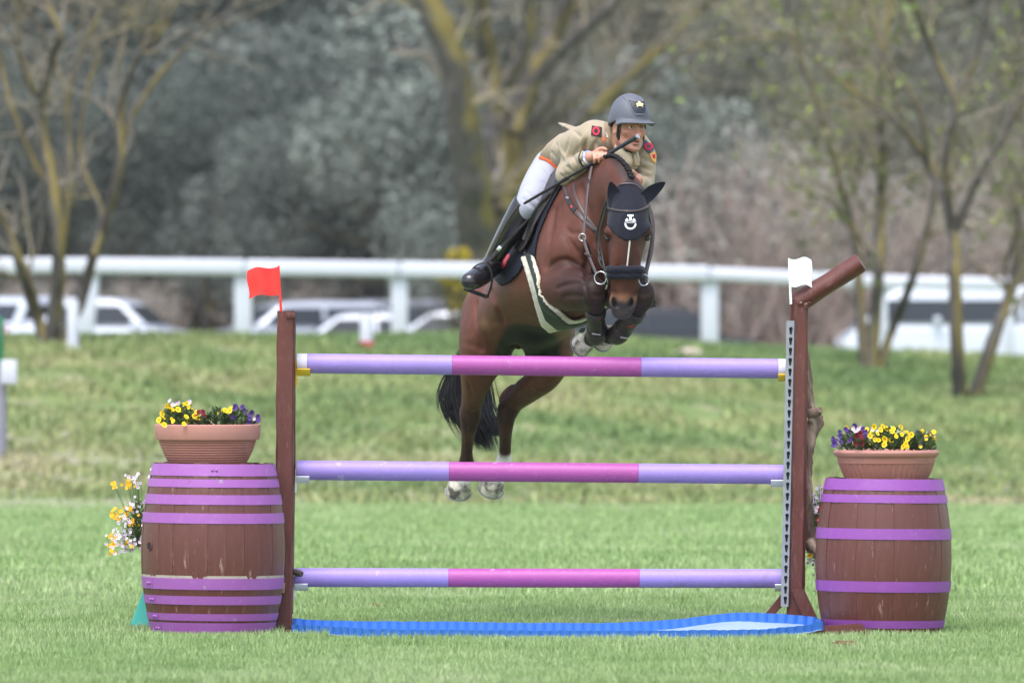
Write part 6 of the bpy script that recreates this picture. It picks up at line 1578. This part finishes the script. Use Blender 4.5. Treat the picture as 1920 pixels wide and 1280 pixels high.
# ---- marker posts
def marker(label, px, y0, y1, w, red, name='marker_post'):
    Y = ground_at(px, y1, 34, 80); k = mpp(Y); b = at(px, y1, Y); h = (y1 - y0) * k; r_ = w * k / 2; root = empty(name, b); tag(root, label, 'marker post')
    part('post', lathe_me('post', [(r_ * .95, .0), (r_, .05), (r_, h - .05), (r_ * .8, h - .015), (0, h)], 20), M_RAIL, root)
    part('base', lathe_me('base', [(0, .004), (r_ * 1.25, .004), (r_ * 1.2, .10 if red else .04), (r_ * 1.02, .11 if red else .05)], 20), M_REDB if red else M_RAIL, root)
M_REDB = mat('faded_red_band', srgb(190, 60, 78), rough=.6)
marker('short white marker post standing beside the left tree', 137, 560, 656, 22, False)
marker('white marker post with a red foot in front of the parked cars', 687, 586, 656, 24, True)
# ---- grey post at the picture's left edge
gpY = ground_at(4, 858, 29, 60); k = mpp(gpY); b = at(2, 858, gpY)
gpost = empty('signal_post', b); tag(gpost, 'grey post with a white box and green head at the left edge', 'post')
M_GREYP = mat('grey_post_paint', srgb(132, 130, 142), rough=.6, var=.1)
part('pole', lathe_me('pole', [(.060, 0), (.055, 170 * k), (.0, 172 * k)], 20), M_GREYP, gpost)
link('white_box', box_me('white_box', at(17, 697, gpY - .08), (.16, .10, .24), None, .01), M_RAIL, gpost)
link('green_head', box_me('green_head', at(-4, 640, gpY), (.11, .12, .50), None, .03), mat('green_plastic', srgb(20, 110, 70), rough=.5), gpost)
# ---- pale stone on the crest
sY = ground_at(1290, 668, 40, 80); bm = bmesh.new(); bmesh.ops.create_icosphere(bm, subdivisions=3, radius=1, matrix=Matrix.Translation(at(1290, 668, sY)) @ Matrix.Diagonal((.20, .16, .11, 1)))
for v_ in bm.verts: v_.co += V((random.uniform(-1, 1), random.uniform(-1, 1), random.uniform(-1, 1))) * .012
tag(link('stone', mesh_bm('stone', bm, 60), mat('pale_stone', srgb(176, 160, 150), rough=.95, var=.2, bump=.5)), 'pale rounded stone in the grass on the crest', 'stone')

# ---- parked cars
M_GLASS = mat('car_glass', (.022, .027, .033), rough=.18, var=0, spec=.4); M_TYRE = mat('tyre_rubber', (.02, .02, .021), rough=.85); M_RIM = mat('alloy_rim', srgb(150, 152, 156), rough=.35, metal=.8)
M_LAMP = mat('lamp_lens', srgb(210, 212, 216), rough=.15); M_TAIL = mat('tail_lens', srgb(150, 20, 24), rough=.2)
def car(label, px, Y, yaw, paint_, L_=4.3, W=1.78, H=1.48, kind='hatch', name='parked_car'):
    c = on_ground(px, Y); root = empty(name, c, (0, 0, R(yaw))); tag(root, label, 'car', 'cars parked beyond the rail')
    h0, hb_ = .22, H * .60
    if kind == 'suv': low = [(-.5, .25), (-.5, .55), (-.485, hb_ / H), (-.30, hb_ / H + .03), (.22, hb_ / H + .03), (.40, hb_ / H - .02), (.49, .44), (.5, .25)]; cab = [(-.485, hb_ / H), (-.44, .93), (-.36, 1.0), (.06, 1.0), (.14, .95), (.27, hb_ / H + .02)]
    elif kind == 'sedan': low = [(-.5, .26), (-.5, .56), (-.47, .64), (-.30, .66), (.24, .63), (.42, .56), (.495, .42), (.5, .24)]; cab = [(-.34, .655), (-.22, .94), (-.14, 1.0), (.04, .99), (.10, .95), (.25, .635)]
    elif kind == 'van': low = [(-.5, .25), (-.5, .58), (-.49, .62), (.40, .61), (.47, .56), (.497, .42), (.5, .25)]; cab = [(-.488, .61), (-.462, .92), (-.40, 1.0), (.26, 1.0), (.335, .96), (.455, .60)]
    else: low = [(-.5, .26), (-.495, .56), (-.47, .66), (-.30, .67), (.22, .645), (.40, .57), (.49, .43), (.5, .24)]; cab = [(-.475, .66), (-.42, .90), (-.34, .985), (-.1, 1.0), (.06, .98), (.11, .94), (.25, .645)]
    def loft(poly, w0, w1, zlo, zhi):
        bm = bmesh.new(); rows = []
        for sgn in (-1, 1):
            ring = []
            for x, z in poly:
                t = np.clip((z - zlo) / max(zhi - zlo, .01), 0, 1); ring.append(bm.verts.new((x * L_, sgn * (w0 + (w1 - w0) * t) / 2 * (1 - .25 * max(0, abs(x) * 2 - .8) ** 2 * 2), z * H)))
            rows.append(ring)
        n = len(poly)
        for i in range(n): bm.faces.new((rows[0][i], rows[0][(i + 1) % n], rows[1][(i + 1) % n], rows[1][i]))
        bm.faces.new(rows[0][::-1]); bm.faces.new(rows[1]); bmesh.ops.recalc_face_normals(bm, faces=bm.faces)
        bmesh.ops.bevel(bm, geom=list(bm.edges), offset=.085, segments=4, affect='EDGES', profile=.55); return bm
    part('body', mesh_bm('body', loft(low, W, W * .95, .25, .65), 60), paint_, root)
    cz0, cz1 = min(z for x, z in cab), 1.0
    part('cabin', mesh_bm('cabin', loft(cab, W * .93, W * .74, cz0, cz1), 60), paint_, root)
    # glass: panels set on the cabin's faces
    def pane(name_, quad, off):
        bm = bmesh.new(); f = bm.faces.new([bm.verts.new(q) for q in quad]); bm.normal_update(); nn_ = f.normal.copy()
        if nn_.dot(V(off)) < 0: nn_.negate()
        for v_ in bm.verts: v_.co += nn_ * .012
        thicken(bm, .006); part(name_, mesh_bm(name_, bm), M_GLASS, root)
    wz = lambda z: (W * .93 + (W * .74 - W * .93) * (z - cz0) / (cz1 - cz0)) / 2
    def edge_x(z, front):
        P = cab; half = P[len(P) // 2:] if front else P[:len(P) // 2 + 1]; zs = [q[1] for q in half]; xs = [q[0] for q in half]
        return float(np.interp(z, zs[::-1], xs[::-1]) if front else np.interp(z, zs, xs))
    za, zb = cz0 + .035, .90 if kind != 'van' else .86
    for fr in (True, False):
        x0, x1 = edge_x(za, fr) * L_, edge_x(zb, fr) * L_; y0, y1 = wz(za) - .10, wz(zb) - .09
        pane('windscreen' if fr else 'rear_window', [(x0, -y0, za * H), (x0, y0, za * H), (x1, y1, zb * H), (x1, -y1, zb * H)], (1 if fr else -1, 0, .3))
    for s in (-1, 1):
        xr0, xr1, xf0, xf1 = edge_x(za, False) * L_ + .16, edge_x(zb, False) * L_ + .14, edge_x(za, True) * L_ - .14, edge_x(zb, True) * L_ - .10; mid = -.10 * L_
        for (a0, a1, b0, b1) in ((xr0, xr1, mid - .04, mid - .04), (mid + .04, mid + .04, xf0, xf1)):
            pane('side_window', [(a0, s * wz(za), za * H), (b0, s * wz(za), za * H), (b1, s * wz(zb), zb * H), (a1, s * wz(zb), zb * H)], (0, s, .3))
        for x in (-.30, .31):
            w_ = lathe_me('tyre', [(.19, -.10), (.29, -.10), (.315, -.07), (.315, .07), (.29, .10), (.19, .10)], 28); w_.transform(Matrix.Translation((x * L_, s * (W / 2 - .10), .315)) @ Matrix.Rotation(R(90), 4, 'X')); wo = part('wheel', w_, M_TYRE, root)
            r2 = lathe_me('rim', [(0, s * -.08), (.10, s * -.085), (.195, s * -.06)], 20); r2.transform(Matrix.Translation((x * L_, s * (W / 2 - .10), .315)) @ Matrix.Rotation(R(90), 4, 'X')); part('rim', r2, M_RIM, wo)
        part('headlight', box_me('headlight', (L_ * .485, s * W * .34, H * .44), (.10, .34, .14), Euler((0, 0, R(s * -14))), .03), M_LAMP, root)
        part('tail_light', box_me('tail_light', (-L_ * .492, s * W * .40, H * .56), (.06, .20, .24), None, .02), M_TAIL, root)
        part('mirror', box_me('mirror', (L_ * .19, s * (W / 2 + .06), H * .66), (.12, .20, .13), None, .03), paint_, root)
    part('bumper', box_me('bumper', (L_ * .497, 0, H * .26), (.10, W * .82, .18), None, .04), paint_, root); part('bumper', box_me('bumper', (-L_ * .497, 0, H * .28), (.10, W * .82, .20), None, .04), paint_, root)
    part('number_plate', box_me('number_plate', (-L_ * .511, 0, H * .42), (.012, .5, .11), None, .003), M_RAIL, root)
    return root
PW = mat('white_car_paint', srgb(196, 202, 214), rough=.25, var=.02, coat=.6); PS_ = mat('silver_car_paint', srgb(178, 182, 192), rough=.28, var=.02, metal=.4, coat=.6)
PG = mat('grey_car_paint', srgb(84, 88, 98), rough=.3, var=.02, metal=.3, coat=.5); PK = mat('black_car_paint', srgb(22, 24, 28), rough=.22, var=.02, coat=.6)
car('silver hatchback at the left edge behind the leaning tree', 10, 94, -115, PW, H=1.50)
car('white car with sloping rear between the left post and the tree', 212, 92.5, -14, PW, L_=3.6, H=1.46, kind='sedan')
car('silver hatchback behind the rail just right of the red flag', 545, 93, 200, PS_, L_=3.9, H=1.40)
car('pale estate with a dark roof left of the white post', 700, 95, 188, PG, L_=3.5, H=1.42, kind='suv')
car('low white car half hidden by the white marker with red foot', 665, 91.2, 184, PW, L_=3.4, H=1.15, kind='sedan')
car('low silver car just left of the horse', 850, 93, 176, PS_, L_=3.8, H=1.22, kind='sedan')
car('black car with pale roof right of the horse', 1235, 95, 12, PK, L_=3.9, H=1.38, kind='suv')
car('distant silver car between the white post and the right standard', 1432, 104, -8, PS_, L_=4.2, H=1.30, kind='sedan')
car('large white van like car behind the two right trees', 1850, 87.0, 183, PW, L_=5.1, W=1.9, H=1.72, kind='van')

# ------------------------------------------------------------------ trees
M_BARKT = bpy.data.materials.new('lichen_bark'); M_BARKT.use_nodes = True
def _bark(m):
    nt = m.node_tree; N = nt.nodes; L = nt.links; b = N['Principled BSDF']; b.inputs['Roughness'].default_value = .95; b.inputs['Specular IOR Level'].default_value = .15
    tc = N.new('ShaderNodeTexCoord'); ge = N.new('ShaderNodeNewGeometry')
    def nz(s, d, st=(1, 1, 1)):
        mp = N.new('ShaderNodeMapping'); mp.inputs['Scale'].default_value = st; L.new(tc.outputs['Object'], mp.inputs['Vector']); n = N.new('ShaderNodeTexNoise'); n.inputs['Scale'].default_value = s; n.inputs['Detail'].default_value = d; L.new(mp.outputs['Vector'], n.inputs['Vector']); return n.outputs['Fac']
    def mr(f, a, b_, c=0., d=1.):
        q = N.new('ShaderNodeMapRange'); q.inputs[1].default_value = a; q.inputs[2].default_value = b_; q.inputs[3].default_value = c; q.inputs[4].default_value = d; L.new(f, q.inputs[0]); return q.outputs[0]
    def mx(f, a, b_):
        q = N.new('ShaderNodeMixRGB'); L.new(f, q.inputs[0])
        for i, v in ((1, a), (2, b_)):
            if isinstance(v, tuple): q.inputs[i].default_value = (*v, 1)
            else: L.new(v, q.inputs[i])
        return q.outputs[0]
    c = mx(mr(nz(9, 5, (1, 1, .3)), .35, .65), (.056, .051, .048), (.118, .108, .102))
    dot = N.new('ShaderNodeVectorMath'); dot.operation = 'DOT_PRODUCT'; dot.inputs[1].default_value = (.75, -.45, .45); L.new(ge.outputs['Normal'], dot.inputs[0])      # lichen grows on the side facing the weather
    add = N.new('ShaderNodeMath'); add.operation = 'MULTIPLY_ADD'; L.new(nz(1.6, 4), add.inputs[0]); add.inputs[1].default_value = 2.6; L.new(dot.outputs['Value'], add.inputs[2])
    c = mx(mr(add.outputs[0], 1.62, 2.15, 0, .82), c, (.205, .165, .050)); L.new(c, b.inputs['Base Color'])
_bark(M_BARKT)
def tubes_me(name, segs, n=7):
    """many tapered tubes in one mesh: segs = [(points array, radii array)]"""
    vs, fs = [], []; base = 0; ang = np.arange(n) * 2 * math.pi / n; ca, sa = np.cos(ang), np.sin(ang)
    for P, r_ in segs:
        P = np.asarray(P, float); m_ = len(P); T = np.gradient(P, axis=0); T /= np.maximum(np.linalg.norm(T, axis=1, keepdims=True), 1e-9)
        U = np.cross(T, (0.1, 1, .05)); U /= np.maximum(np.linalg.norm(U, axis=1, keepdims=True), 1e-9); W_ = np.cross(U, T)
        ring = P[:, None] + (U[:, None] * ca[None, :, None] + W_[:, None] * sa[None, :, None]) * np.asarray(r_)[:, None, None]
        vs.append(ring.reshape(-1, 3)); i = (np.arange(m_ - 1)[:, None] * n + np.arange(n)[None]) ; j = (np.arange(m_ - 1)[:, None] * n + (np.arange(n) + 1)[None] % n)
        fs.append(np.stack([i, j, j + n, i + n], -1).reshape(-1, 4) + base); base += m_ * n
    return mesh_np(name, np.concatenate(vs), np.concatenate(fs), smooth=True)
def grow(rg, parents, n, L0, L1, rmul, spread, up, t0=.3):
    out = []
    for _ in range(n):
        P, r_ = parents[rg.integers(len(parents))]; i = int((t0 + (1 - t0) * rg.random()) * (len(P) - 1)); d = P[min(i + 1, len(P) - 1)] - P[max(i - 1, 0)]; d = d / max(np.linalg.norm(d), 1e-6)
        v_ = rg.normal(size=3); d = d + spread * v_ / np.linalg.norm(v_) + np.array((0, 0, up)); d /= np.linalg.norm(d); L_ = L0 + (L1 - L0) * rg.random(); m_ = 6; pts = [P[i]]
        for k in range(m_):
            d = d + .22 * rg.normal(size=3) + np.array((0, 0, .05)); d /= np.linalg.norm(d); pts.append(pts[-1] + d * L_ / m_)
        ra = max(r_[i] * rmul, .004); out.append((np.array(pts), np.linspace(ra, ra * .3, m_ + 1)))
    return out
M_TWIG = mat('fine_twigs', srgb(142, 132, 122), rough=.95, var=.25, scale=2, hue=srgb(148, 136, 104)); M_TWIGP = mat('pinkish_twigs', srgb(176, 158, 148), rough=.95, var=.25, scale=1.5)
M_BUDS = mat('spring_leaves', vcol=True, rough=.6, var=.1, spec=.2)
def cards(rg, C, size, cols):
    n = len(C); d = rg.normal(size=(n, 3)); d /= np.linalg.norm(d, axis=1, keepdims=True); e = np.cross(d, rg.normal(size=(n, 3))); e /= np.maximum(np.linalg.norm(e, axis=1, keepdims=True), 1e-6)
    s = size * (.5 + rg.random((n, 1))); v = np.stack([C - d * s, C + e * s * .45, C + d * s, C - e * s * .45], 1).reshape(-1, 3); f = np.arange(n * 4).reshape(n, 4); cols = np.array(cols)
    c = cols[rg.integers(len(cols), size=n)] * (.88 + .24 * rg.random((n, 1))); return v, f, np.repeat(c, 4, 0)
def bare_tree(label, stems, Y, seed, n1=26, n2=140, n3=900, buds=0, Lk=1.0, depth=.9):
    """stems: [(photo pixel path, start radius px, end radius px)] of the trunks and main limbs"""
    rg = np.random.default_rng(seed); k = mpp(Y); S = []
    for si, (path, r0, r1) in enumerate(stems):
        yo = np.concatenate([[0], np.cumsum(rg.normal(size=len(path) - 1) * depth * .35)]); P = np.array([at(x, y, Y + (o if i or path[0][1] < 600 else 0))[:] for i, ((x, y), o) in enumerate(zip(path, yo))]); Q = catmull(P, 6); S.append((Q, np.linspace(r0, r1, len(Q)) * k * (1 + .06 * rg.normal(size=len(Q)))))
    base = V(S[0][0][0]); root = empty('bare_tree', base); tag(root, label, 'tree', 'bare trees with yellow lichen')
    link('trunk', tubes_me('trunk', S, 10), M_BARKT, root)
    b1 = grow(rg, S, n1, 1.0 * Lk, 2.6 * Lk, .34, .9, .35, .45); link('limbs', tubes_me('limbs', b1, 6), M_BARKT, root)
    b2 = grow(rg, S + b1, n2, .6 * Lk, 1.6 * Lk, .38, 1.0, .2, .35); b3 = grow(rg, b1 + b2, n3, .35 * Lk, 1.0 * Lk, .45, 1.1, .15, .2)
    tw = link('twigs', tubes_me('twigs', b2 + b3, 4), M_TWIG, root); tw['kind'] = 'stuff'
    if buds:
        C = np.array([b3[rg.integers(len(b3))][0][rg.integers(2, 7)] for _ in range(buds)]) + .04 * rg.normal(size=(buds, 3)); v, f, c = cards(rg, C, .055, [(.15, .20, .05), (.20, .23, .06), (.12, .17, .05)])
        lv = link('young_leaves', mesh_np('young_leaves', v, f, col=c), M_BUDS, root); lv['kind'] = 'stuff'
    return root
YT = ground_at(100, 645, 40, 78)
bare_tree('many stemmed bare tree with yellow lichen at the left', [([(96, 646), (106, 560), (110, 470), (100, 360), (80, 250), (78, 190), (100, 100), (110, 60), (60, -40)], 15, 6), ([(86, 644), (68, 590), (40, 500), (10, 430), (-30, 360)], 13, 8), ([(108, 644), (150, 570), (175, 480), (205, 390), (225, 300), (226, 210), (250, 120), (300, 60), (345, -30)], 11, 5),
    ([(106, 540), (115, 460), (125, 380), (130, 280), (125, 200), (150, 100), (200, 0)], 9, 4), ([(100, 360), (60, 300), (20, 200), (0, 120), (-20, 0)], 8, 5), ([(225, 260), (290, 150), (380, 60), (480, -10)], 7, 3), ([(78, 190), (40, 120), (30, -20)], 6, 4), ([(175, 480), (190, 400), (150, 300), (160, 180), (190, 90)], 7, 4)], YT, 51, 24, 130, 700)
bare_tree('large forked tree with lichen covered limbs directly behind the rider', [([(906, 660), (902, 560), (896, 470), (884, 340), (866, 220), (848, 110), (800, 0), (760, -60)], 45, 22), ([(922, 660), (928, 560), (936, 470), (945, 350), (962, 250), (995, 150), (1035, 70), (1085, -30)], 40, 15),
    ([(940, 400), (935, 280), (922, 150), (905, 60), (900, -40)], 25, 15), ([(945, 360), (1020, 290), (1100, 212), (1200, 125), (1300, 30), (1350, -30)], 15, 9), ([(962, 250), (1000, 160), (1060, 90), (1150, 10), (1190, -40)], 15, 8), ([(925, 200), (985, 90), (990, 0), (1000, -40)], 13, 8), ([(1100, 212), (1180, 180), (1290, 95), (1400, 75), (1500, 60)], 7, 4)], 84, 58, 16, 150, 900, Lk=1.2)
Yt1, Yt2 = ground_at(1640, 692, 36, 80), ground_at(1812, 744, 33, 80)
bare_tree('slender lichen covered tree just right of the slanting log', [([(1632, 692), (1640, 600), (1648, 500), (1650, 400), (1656, 300), (1650, 150), (1672, -20)], 13, 7), ([(1646, 692), (1672, 620), (1712, 520), (1738, 430), (1760, 330), (1790, 260)], 10, 4), ([(1622, 692), (1612, 570), (1602, 450), (1565, 310), (1520, 160), (1480, 60)], 11, 4), ([(1650, 330), (1610, 230), (1590, 120), (1600, -20)], 7, 4), ([(1640, 480), (1590, 420), (1560, 400)], 6, 3)], Yt1, 53, 20, 140, 800, buds=1300, Lk=.9)
bare_tree('two stemmed tree on the bank at the right edge', [([(1800, 746), (1794, 640), (1790, 520), (1786, 430), (1752, 330), (1690, 240), (1600, 170), (1530, 120)], 15, 4), ([(1828, 742), (1868, 620), (1905, 520), (1950, 400)], 14, 8), ([(1787, 440), (1832, 340), (1895, 230), (1960, 120)], 9, 5), ([(1786, 430), (1772, 310), (1790, 200), (1745, 90), (1700, -20)], 9, 5), ([(1788, 200), (1830, 110), (1852, -20)], 6, 4), ([(1740, 310), (1720, 200), (1650, 90), (1620, -10)], 5, 3)], Yt2, 54, 22, 150, 900, buds=900, Lk=.85)

# ---- woodland behind: individual trees and shrubs with leaf crowns
OLIVE = [(0.112, 0.133, 0.120), (0.142, 0.161, 0.144), (0.095, 0.114, 0.100), (0.160, 0.178, 0.161)]; DARKG = [(0.075, 0.092, 0.079), (0.094, 0.111, 0.097), (0.114, 0.131, 0.114), (0.062, 0.080, 0.069)]
MOSS = [(0.155, 0.162, 0.114), (0.178, 0.181, 0.137), (0.136, 0.151, 0.103), (0.163, 0.154, 0.142)]; PALEO = [(0.187, 0.215, 0.188), (0.220, 0.242, 0.215), (0.154, 0.182, 0.157)]
BROWN = [(0.259, 0.239, 0.219), (0.299, 0.279, 0.254), (0.211, 0.202, 0.185), (0.275, 0.264, 0.219)]; YELB = [(.50, .38, .03), (.42, .33, .04), (.30, .27, .05)]
M_CROWN = mat('crown_leaves', vcol=True, rough=.7, var=.15, scale=.8, spec=.2)
def crown_mesh(name, seed, rx, rz, zc, n, size, cols, nb=16, low=.0):
    rg = np.random.default_rng(seed); B = []
    for _ in range(nb):
        d = rg.normal(size=3); d /= np.linalg.norm(d); q = rg.random() ** .45; B.append((*(d * np.array((rx, rx, rz)) * q * .8), (.28 + .3 * rg.random()) * min(rx, rz)))
    B = np.array(B); w = B[:, 3] ** 2; idx = rg.choice(nb, n, p=w / w.sum()); d = rg.normal(size=(n, 3)); d /= np.linalg.norm(d, axis=1, keepdims=True)
    C = B[idx, :3] + d * B[idx, 3:4] * (.55 + .5 * rg.random((n, 1)) ** .6) + np.array((0, 0, zc)); C = C[C[:, 2] > low]
    v, f, c = cards(rg, C, size, cols); shade_ = .9 + .2 * rg.random(nb); c = c * np.repeat(shade_[idx[:len(C)]], 4)[:, None]; return mesh_np(name, v, f, col=c)
def trunk_mesh(name, seed, h, r_, n=5, spread=.8):
    rg = np.random.default_rng(seed); S = []; 
    for i in range(n):
        a = rg.random() * 6.28; L_ = h * (.7 + .4 * rg.random()); top = np.array((math.cos(a) * spread * L_ * .35, math.sin(a) * spread * L_ * .35, L_)); mid = top * .5 + rg.normal(size=3) * .15; b0 = np.array((math.cos(a) * r_ * .5, math.sin(a) * r_ * .5, -.1)); P = catmull([b0, b0 + np.array((0, 0, h * .12)), mid, top], 5); S.append((P, np.linspace(r_ * (1 if i == 0 else .65), r_ * .2, len(P))))
    b = grow(rg, S, 26, .8, 2.0, .5, .9, .3, .4); return tubes_me(name, S + b, 6)
KIND = {}
def kind(nm, label_m, *variants): KIND[nm] = variants
kind('dark', '', *[(crown_mesh('crown', 60 + i, 2.9, 4.2, 6.0, 15000, .085, DARKG, 24, .8), trunk_mesh('trunk', 70 + i, 6, .22)) for i in range(2)])
kind('olive', '', *[(crown_mesh('crown', 80 + i, 2.6, 3.2, 5.0, 13000, .075, OLIVE, 22, .6), trunk_mesh('trunk', 90 + i, 5, .20)) for i in range(2)])
kind('pale', '', (crown_mesh('crown', 101, 1.7, 2.1, 2.6, 11000, .06, PALEO, 18, .2), trunk_mesh('trunk', 102, 3, .12)))
kind('moss', '', *[(crown_mesh('crown', 110 + i, 2.4, 4.6, 6.6, 9000, .075, MOSS, 26, .5), trunk_mesh('trunk', 120 + i, 8, .20, 6, .6)) for i in range(2)])
def thicket(name, seed, h, w, n, m_):
    rg = np.random.default_rng(seed); S = []
    for i in range(n):
        a = rg.random() * 6.28; b0 = np.array((rg.normal() * w * .35, rg.normal() * w * .35, -.1)); d = np.array((rg.normal() * .3, rg.normal() * .3, 1)); d /= np.linalg.norm(d); L_ = h * (.6 + .5 * rg.random()); P = [b0]
        for k in range(5): d = d + .14 * rg.normal(size=3); d /= np.linalg.norm(d); P.append(P[-1] + d * L_ / 5)
        S.append((np.array(P), np.linspace(.018, .006, 6)))
    b = grow(rg, S, n * 6, .3, .9, .6, .8, .2, .3); return tubes_me(name, S + b, 4)
kind('brush', '', *[(crown_mesh('crown', 131 + i, 1.6, 1.5, 1.9, 2600, .060, BROWN, 16, .1), thicket('trunk', 130 + i, 3.4, 1.6, 90, None)) for i in range(2)])
kind('yellow', '', (crown_mesh('crown', 141, .32, .72, .95, 1500, .045, YELB, 12, .05), thicket('trunk', 142, 1.5, .3, 14, None)))
NAMES = dict(dark='evergreen_tree', olive='olive_tree', pale='olive_bush', moss='woodland_tree', brush='brown_thicket', yellow='forsythia_bush')
CATS = dict(dark='tree', olive='tree', pale='bush', moss='tree', brush='bush', yellow='bush')
GRPS = dict(dark='dark evergreen trees in the wood', olive='grey green trees in the wood', pale='pale olive bushes', moss='mossy woodland trees', brush='brown thickets below the wood', yellow='yellow bushes')
LM = [(-80, 'beyond the left edge post'), (-20, 'at the very left edge'), (30, 'above the leftmost car'), (80, 'behind the many stemmed left tree'), (145, 'right of the many stemmed left tree'), (205, 'above the white sloping car'), (265, 'just right of the white sloping car'), (320, 'left of the rail post by the red flag'),
      (375, 'above the left flower bowl'), (430, 'left above the red flag'), (490, 'straight above the red flag'), (540, 'above the left standard'), (590, 'right of the left standard'), (640, 'above the white and red marker'), (690, 'above the pale estate car'), (740, 'above the post left of the horse'), (800, 'left of the forked tree'), (870, 'behind the yellow bush'),
      (935, 'behind the forked trunk'), (995, 'left of the rider'), (1050, 'behind the rider back'), (1100, 'behind the rider shoulders'), (1165, 'behind the helmet'), (1215, 'right of the helmet'), (1270, 'right of the horse ears'), (1330, 'above the rail post right of the horse'), (1385, 'right of that rail post'), (1435, 'above the distant silver car'), (1490, 'above the white flag'),
      (1545, 'above the slanting log'), (1600, 'left of the slender tree'), (1655, 'behind the slender tree'), (1710, 'right of the slender tree'), (1765, 'left of the two stemmed tree'), (1800, 'behind the two stemmed tree'), (1870, 'between the stems of the right edge tree'), (1930, 'at the right edge'), (1990, 'beyond the right edge')]
_used = set()
def where(px, Y):
    for nm, rowt in sorted(LM, key=lambda q: abs(q[0] - px)):
        if (rowt, ) not in _used: _used.add((rowt, )); return rowt
_cnt = {}
def place(kd, px, Y, sc, label):
    i = _cnt.get(kd, 0); _cnt[kd] = i + 1; cr, tr = KIND[kd][i % len(KIND[kd])]; p = on_ground(px, Y); root = empty(NAMES[kd], p, (0, 0, random.uniform(0, 6.28))); root.scale = (sc, sc, sc * random.uniform(.92, 1.08)); tag(root, label, CATS[kd], GRPS[kd])
    part('crown', cr, M_CROWN, root); part('trunk', tr, M_TWIGP if kd == 'brush' else M_BARKT, root)
for px, Y, s in ((-60, 118, 1.05), (70, 126, 1.1), (200, 120, 1.0), (330, 112, 1.1), (450, 118, 1.05), (560, 112, 1.0), (660, 122, 1.1), (20, 106, .62), (280, 104, .6), (400, 103, .58)): place('dark', px, Y, s, 'blurred dark evergreen tree in the wood ' + where(px, Y))
_used.clear()
for px, Y, s in ((150, 110, .9), (500, 106, .95), (620, 108, 1.0), (700, 112, 1.15), (360, 108, .8), (790, 118, 1.15), (600, 100, .62), (480, 100, .6)): place('olive', px, Y, s, 'blurred grey green tree in the wood ' + where(px, Y))
place('pale', 770, 99, 1.5, 'tall pale grey green olive bush left of the large forked tree')
place('pale', 690, 102, 1.1, 'smaller pale grey green bush beside the tall olive bush')
place('pale', 1275, 100, 1.25, 'pale grey green bush right of the horse head')
place('pale', 825, 97, .8, 'low pale bush next to the yellow bush')
_used.clear()
for px, Y, s in ((880, 124, 1.1), (990, 122, 1.15), (1090, 118, 1.1), (1180, 124, 1.1), (1270, 118, 1.1), (1350, 122, 1.15), (1440, 116, 1.1), (1530, 122, 1.1), (1620, 116, 1.1), (1710, 122, 1.1), (1800, 116, 1.1), (1890, 120, 1.15), (1980, 116, 1.1), (1150, 108, .8), (1400, 108, .75), (1580, 106, .75), (1760, 107, .8)): place('moss', px, Y, s, 'blurred olive brown woodland tree ' + where(px, Y))
_used.clear()
for px, Y, s in ((1340, 99, 1.35), (1430, 97, 1.5), (1510, 99, 1.3), (1200, 100, 1.2), (1090, 100, 1.2), (1000, 99, 1.2), (1600, 101, 1.25), (1700, 99, 1.2), (1790, 100, 1.3), (1890, 99, 1.3), (930, 101, 1.1), (250, 99, .6), (560, 99, .6), (90, 99, .6)): place('brush', px, Y, s, 'pinkish brown thicket of bare twigs ' + where(px, Y))
place('yellow', 862, 79, 1.05, 'yellow flowering bush behind the rail left of the horse')
# ---- rising woodland floor behind everything
xs, ys = np.linspace(-90, 90, 110), np.linspace(128, 190, 40); X_, Y_ = np.meshgrid(xs, ys, indexing='ij'); Z_ = .3 + 19 * sstep(128, 190, Y_) + 1.2 * vnoise(X_, Y_, .25, 3) + .5 * vnoise(X_, Y_, .9, 4); idx = np.arange(X_.size).reshape(X_.shape)
hill = mesh_np('hillside', np.stack([X_, Y_, Z_], -1).reshape(-1, 3), np.stack([idx[:-1, :-1], idx[1:, :-1], idx[1:, 1:], idx[:-1, 1:]], -1).reshape(-1, 4), smooth=True)
tag(link('hillside', hill, mat('wooded_slope', (.075, .070, .052), rough=1, var=.4, scale=.6, hue=(.055, .062, .045), bump=1, bscale=3)), 'dim wooded slope rising behind the trees', 'hillside', kind='structure')
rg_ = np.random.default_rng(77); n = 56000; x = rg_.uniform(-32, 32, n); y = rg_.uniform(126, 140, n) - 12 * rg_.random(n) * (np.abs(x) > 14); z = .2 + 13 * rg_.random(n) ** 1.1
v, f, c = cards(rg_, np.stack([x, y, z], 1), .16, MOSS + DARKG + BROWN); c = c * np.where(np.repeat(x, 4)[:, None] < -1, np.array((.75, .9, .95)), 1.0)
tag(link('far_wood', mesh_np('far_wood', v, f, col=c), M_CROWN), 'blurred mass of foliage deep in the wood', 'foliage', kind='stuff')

# ------------------------------------------------------------------ thin haze: everything beyond the bank is a little paler
bm = bmesh.new(); bmesh.ops.create_cube(bm, size=1, matrix=Matrix.Translation((0, 122, 10.75)) @ Matrix.Diagonal((460, 380, 24.5, 1)))
hz_ = link('haze', mesh_bm('haze', bm)); tag(hz_, 'thin pale haze in the air over the whole ground', 'haze', kind='stuff')
m = bpy.data.materials.new('haze_air'); m.use_nodes = True; nt = m.node_tree; nt.nodes.remove(nt.nodes['Principled BSDF'])
pv = nt.nodes.new('ShaderNodeVolumePrincipled'); pv.inputs['Density'].default_value = .00016; pv.inputs['Color'].default_value = (.96, .97, 1, 1)
nt.links.new(pv.outputs[0], nt.nodes['Material Output'].inputs['Volume']); hz_.data.materials.append(m)
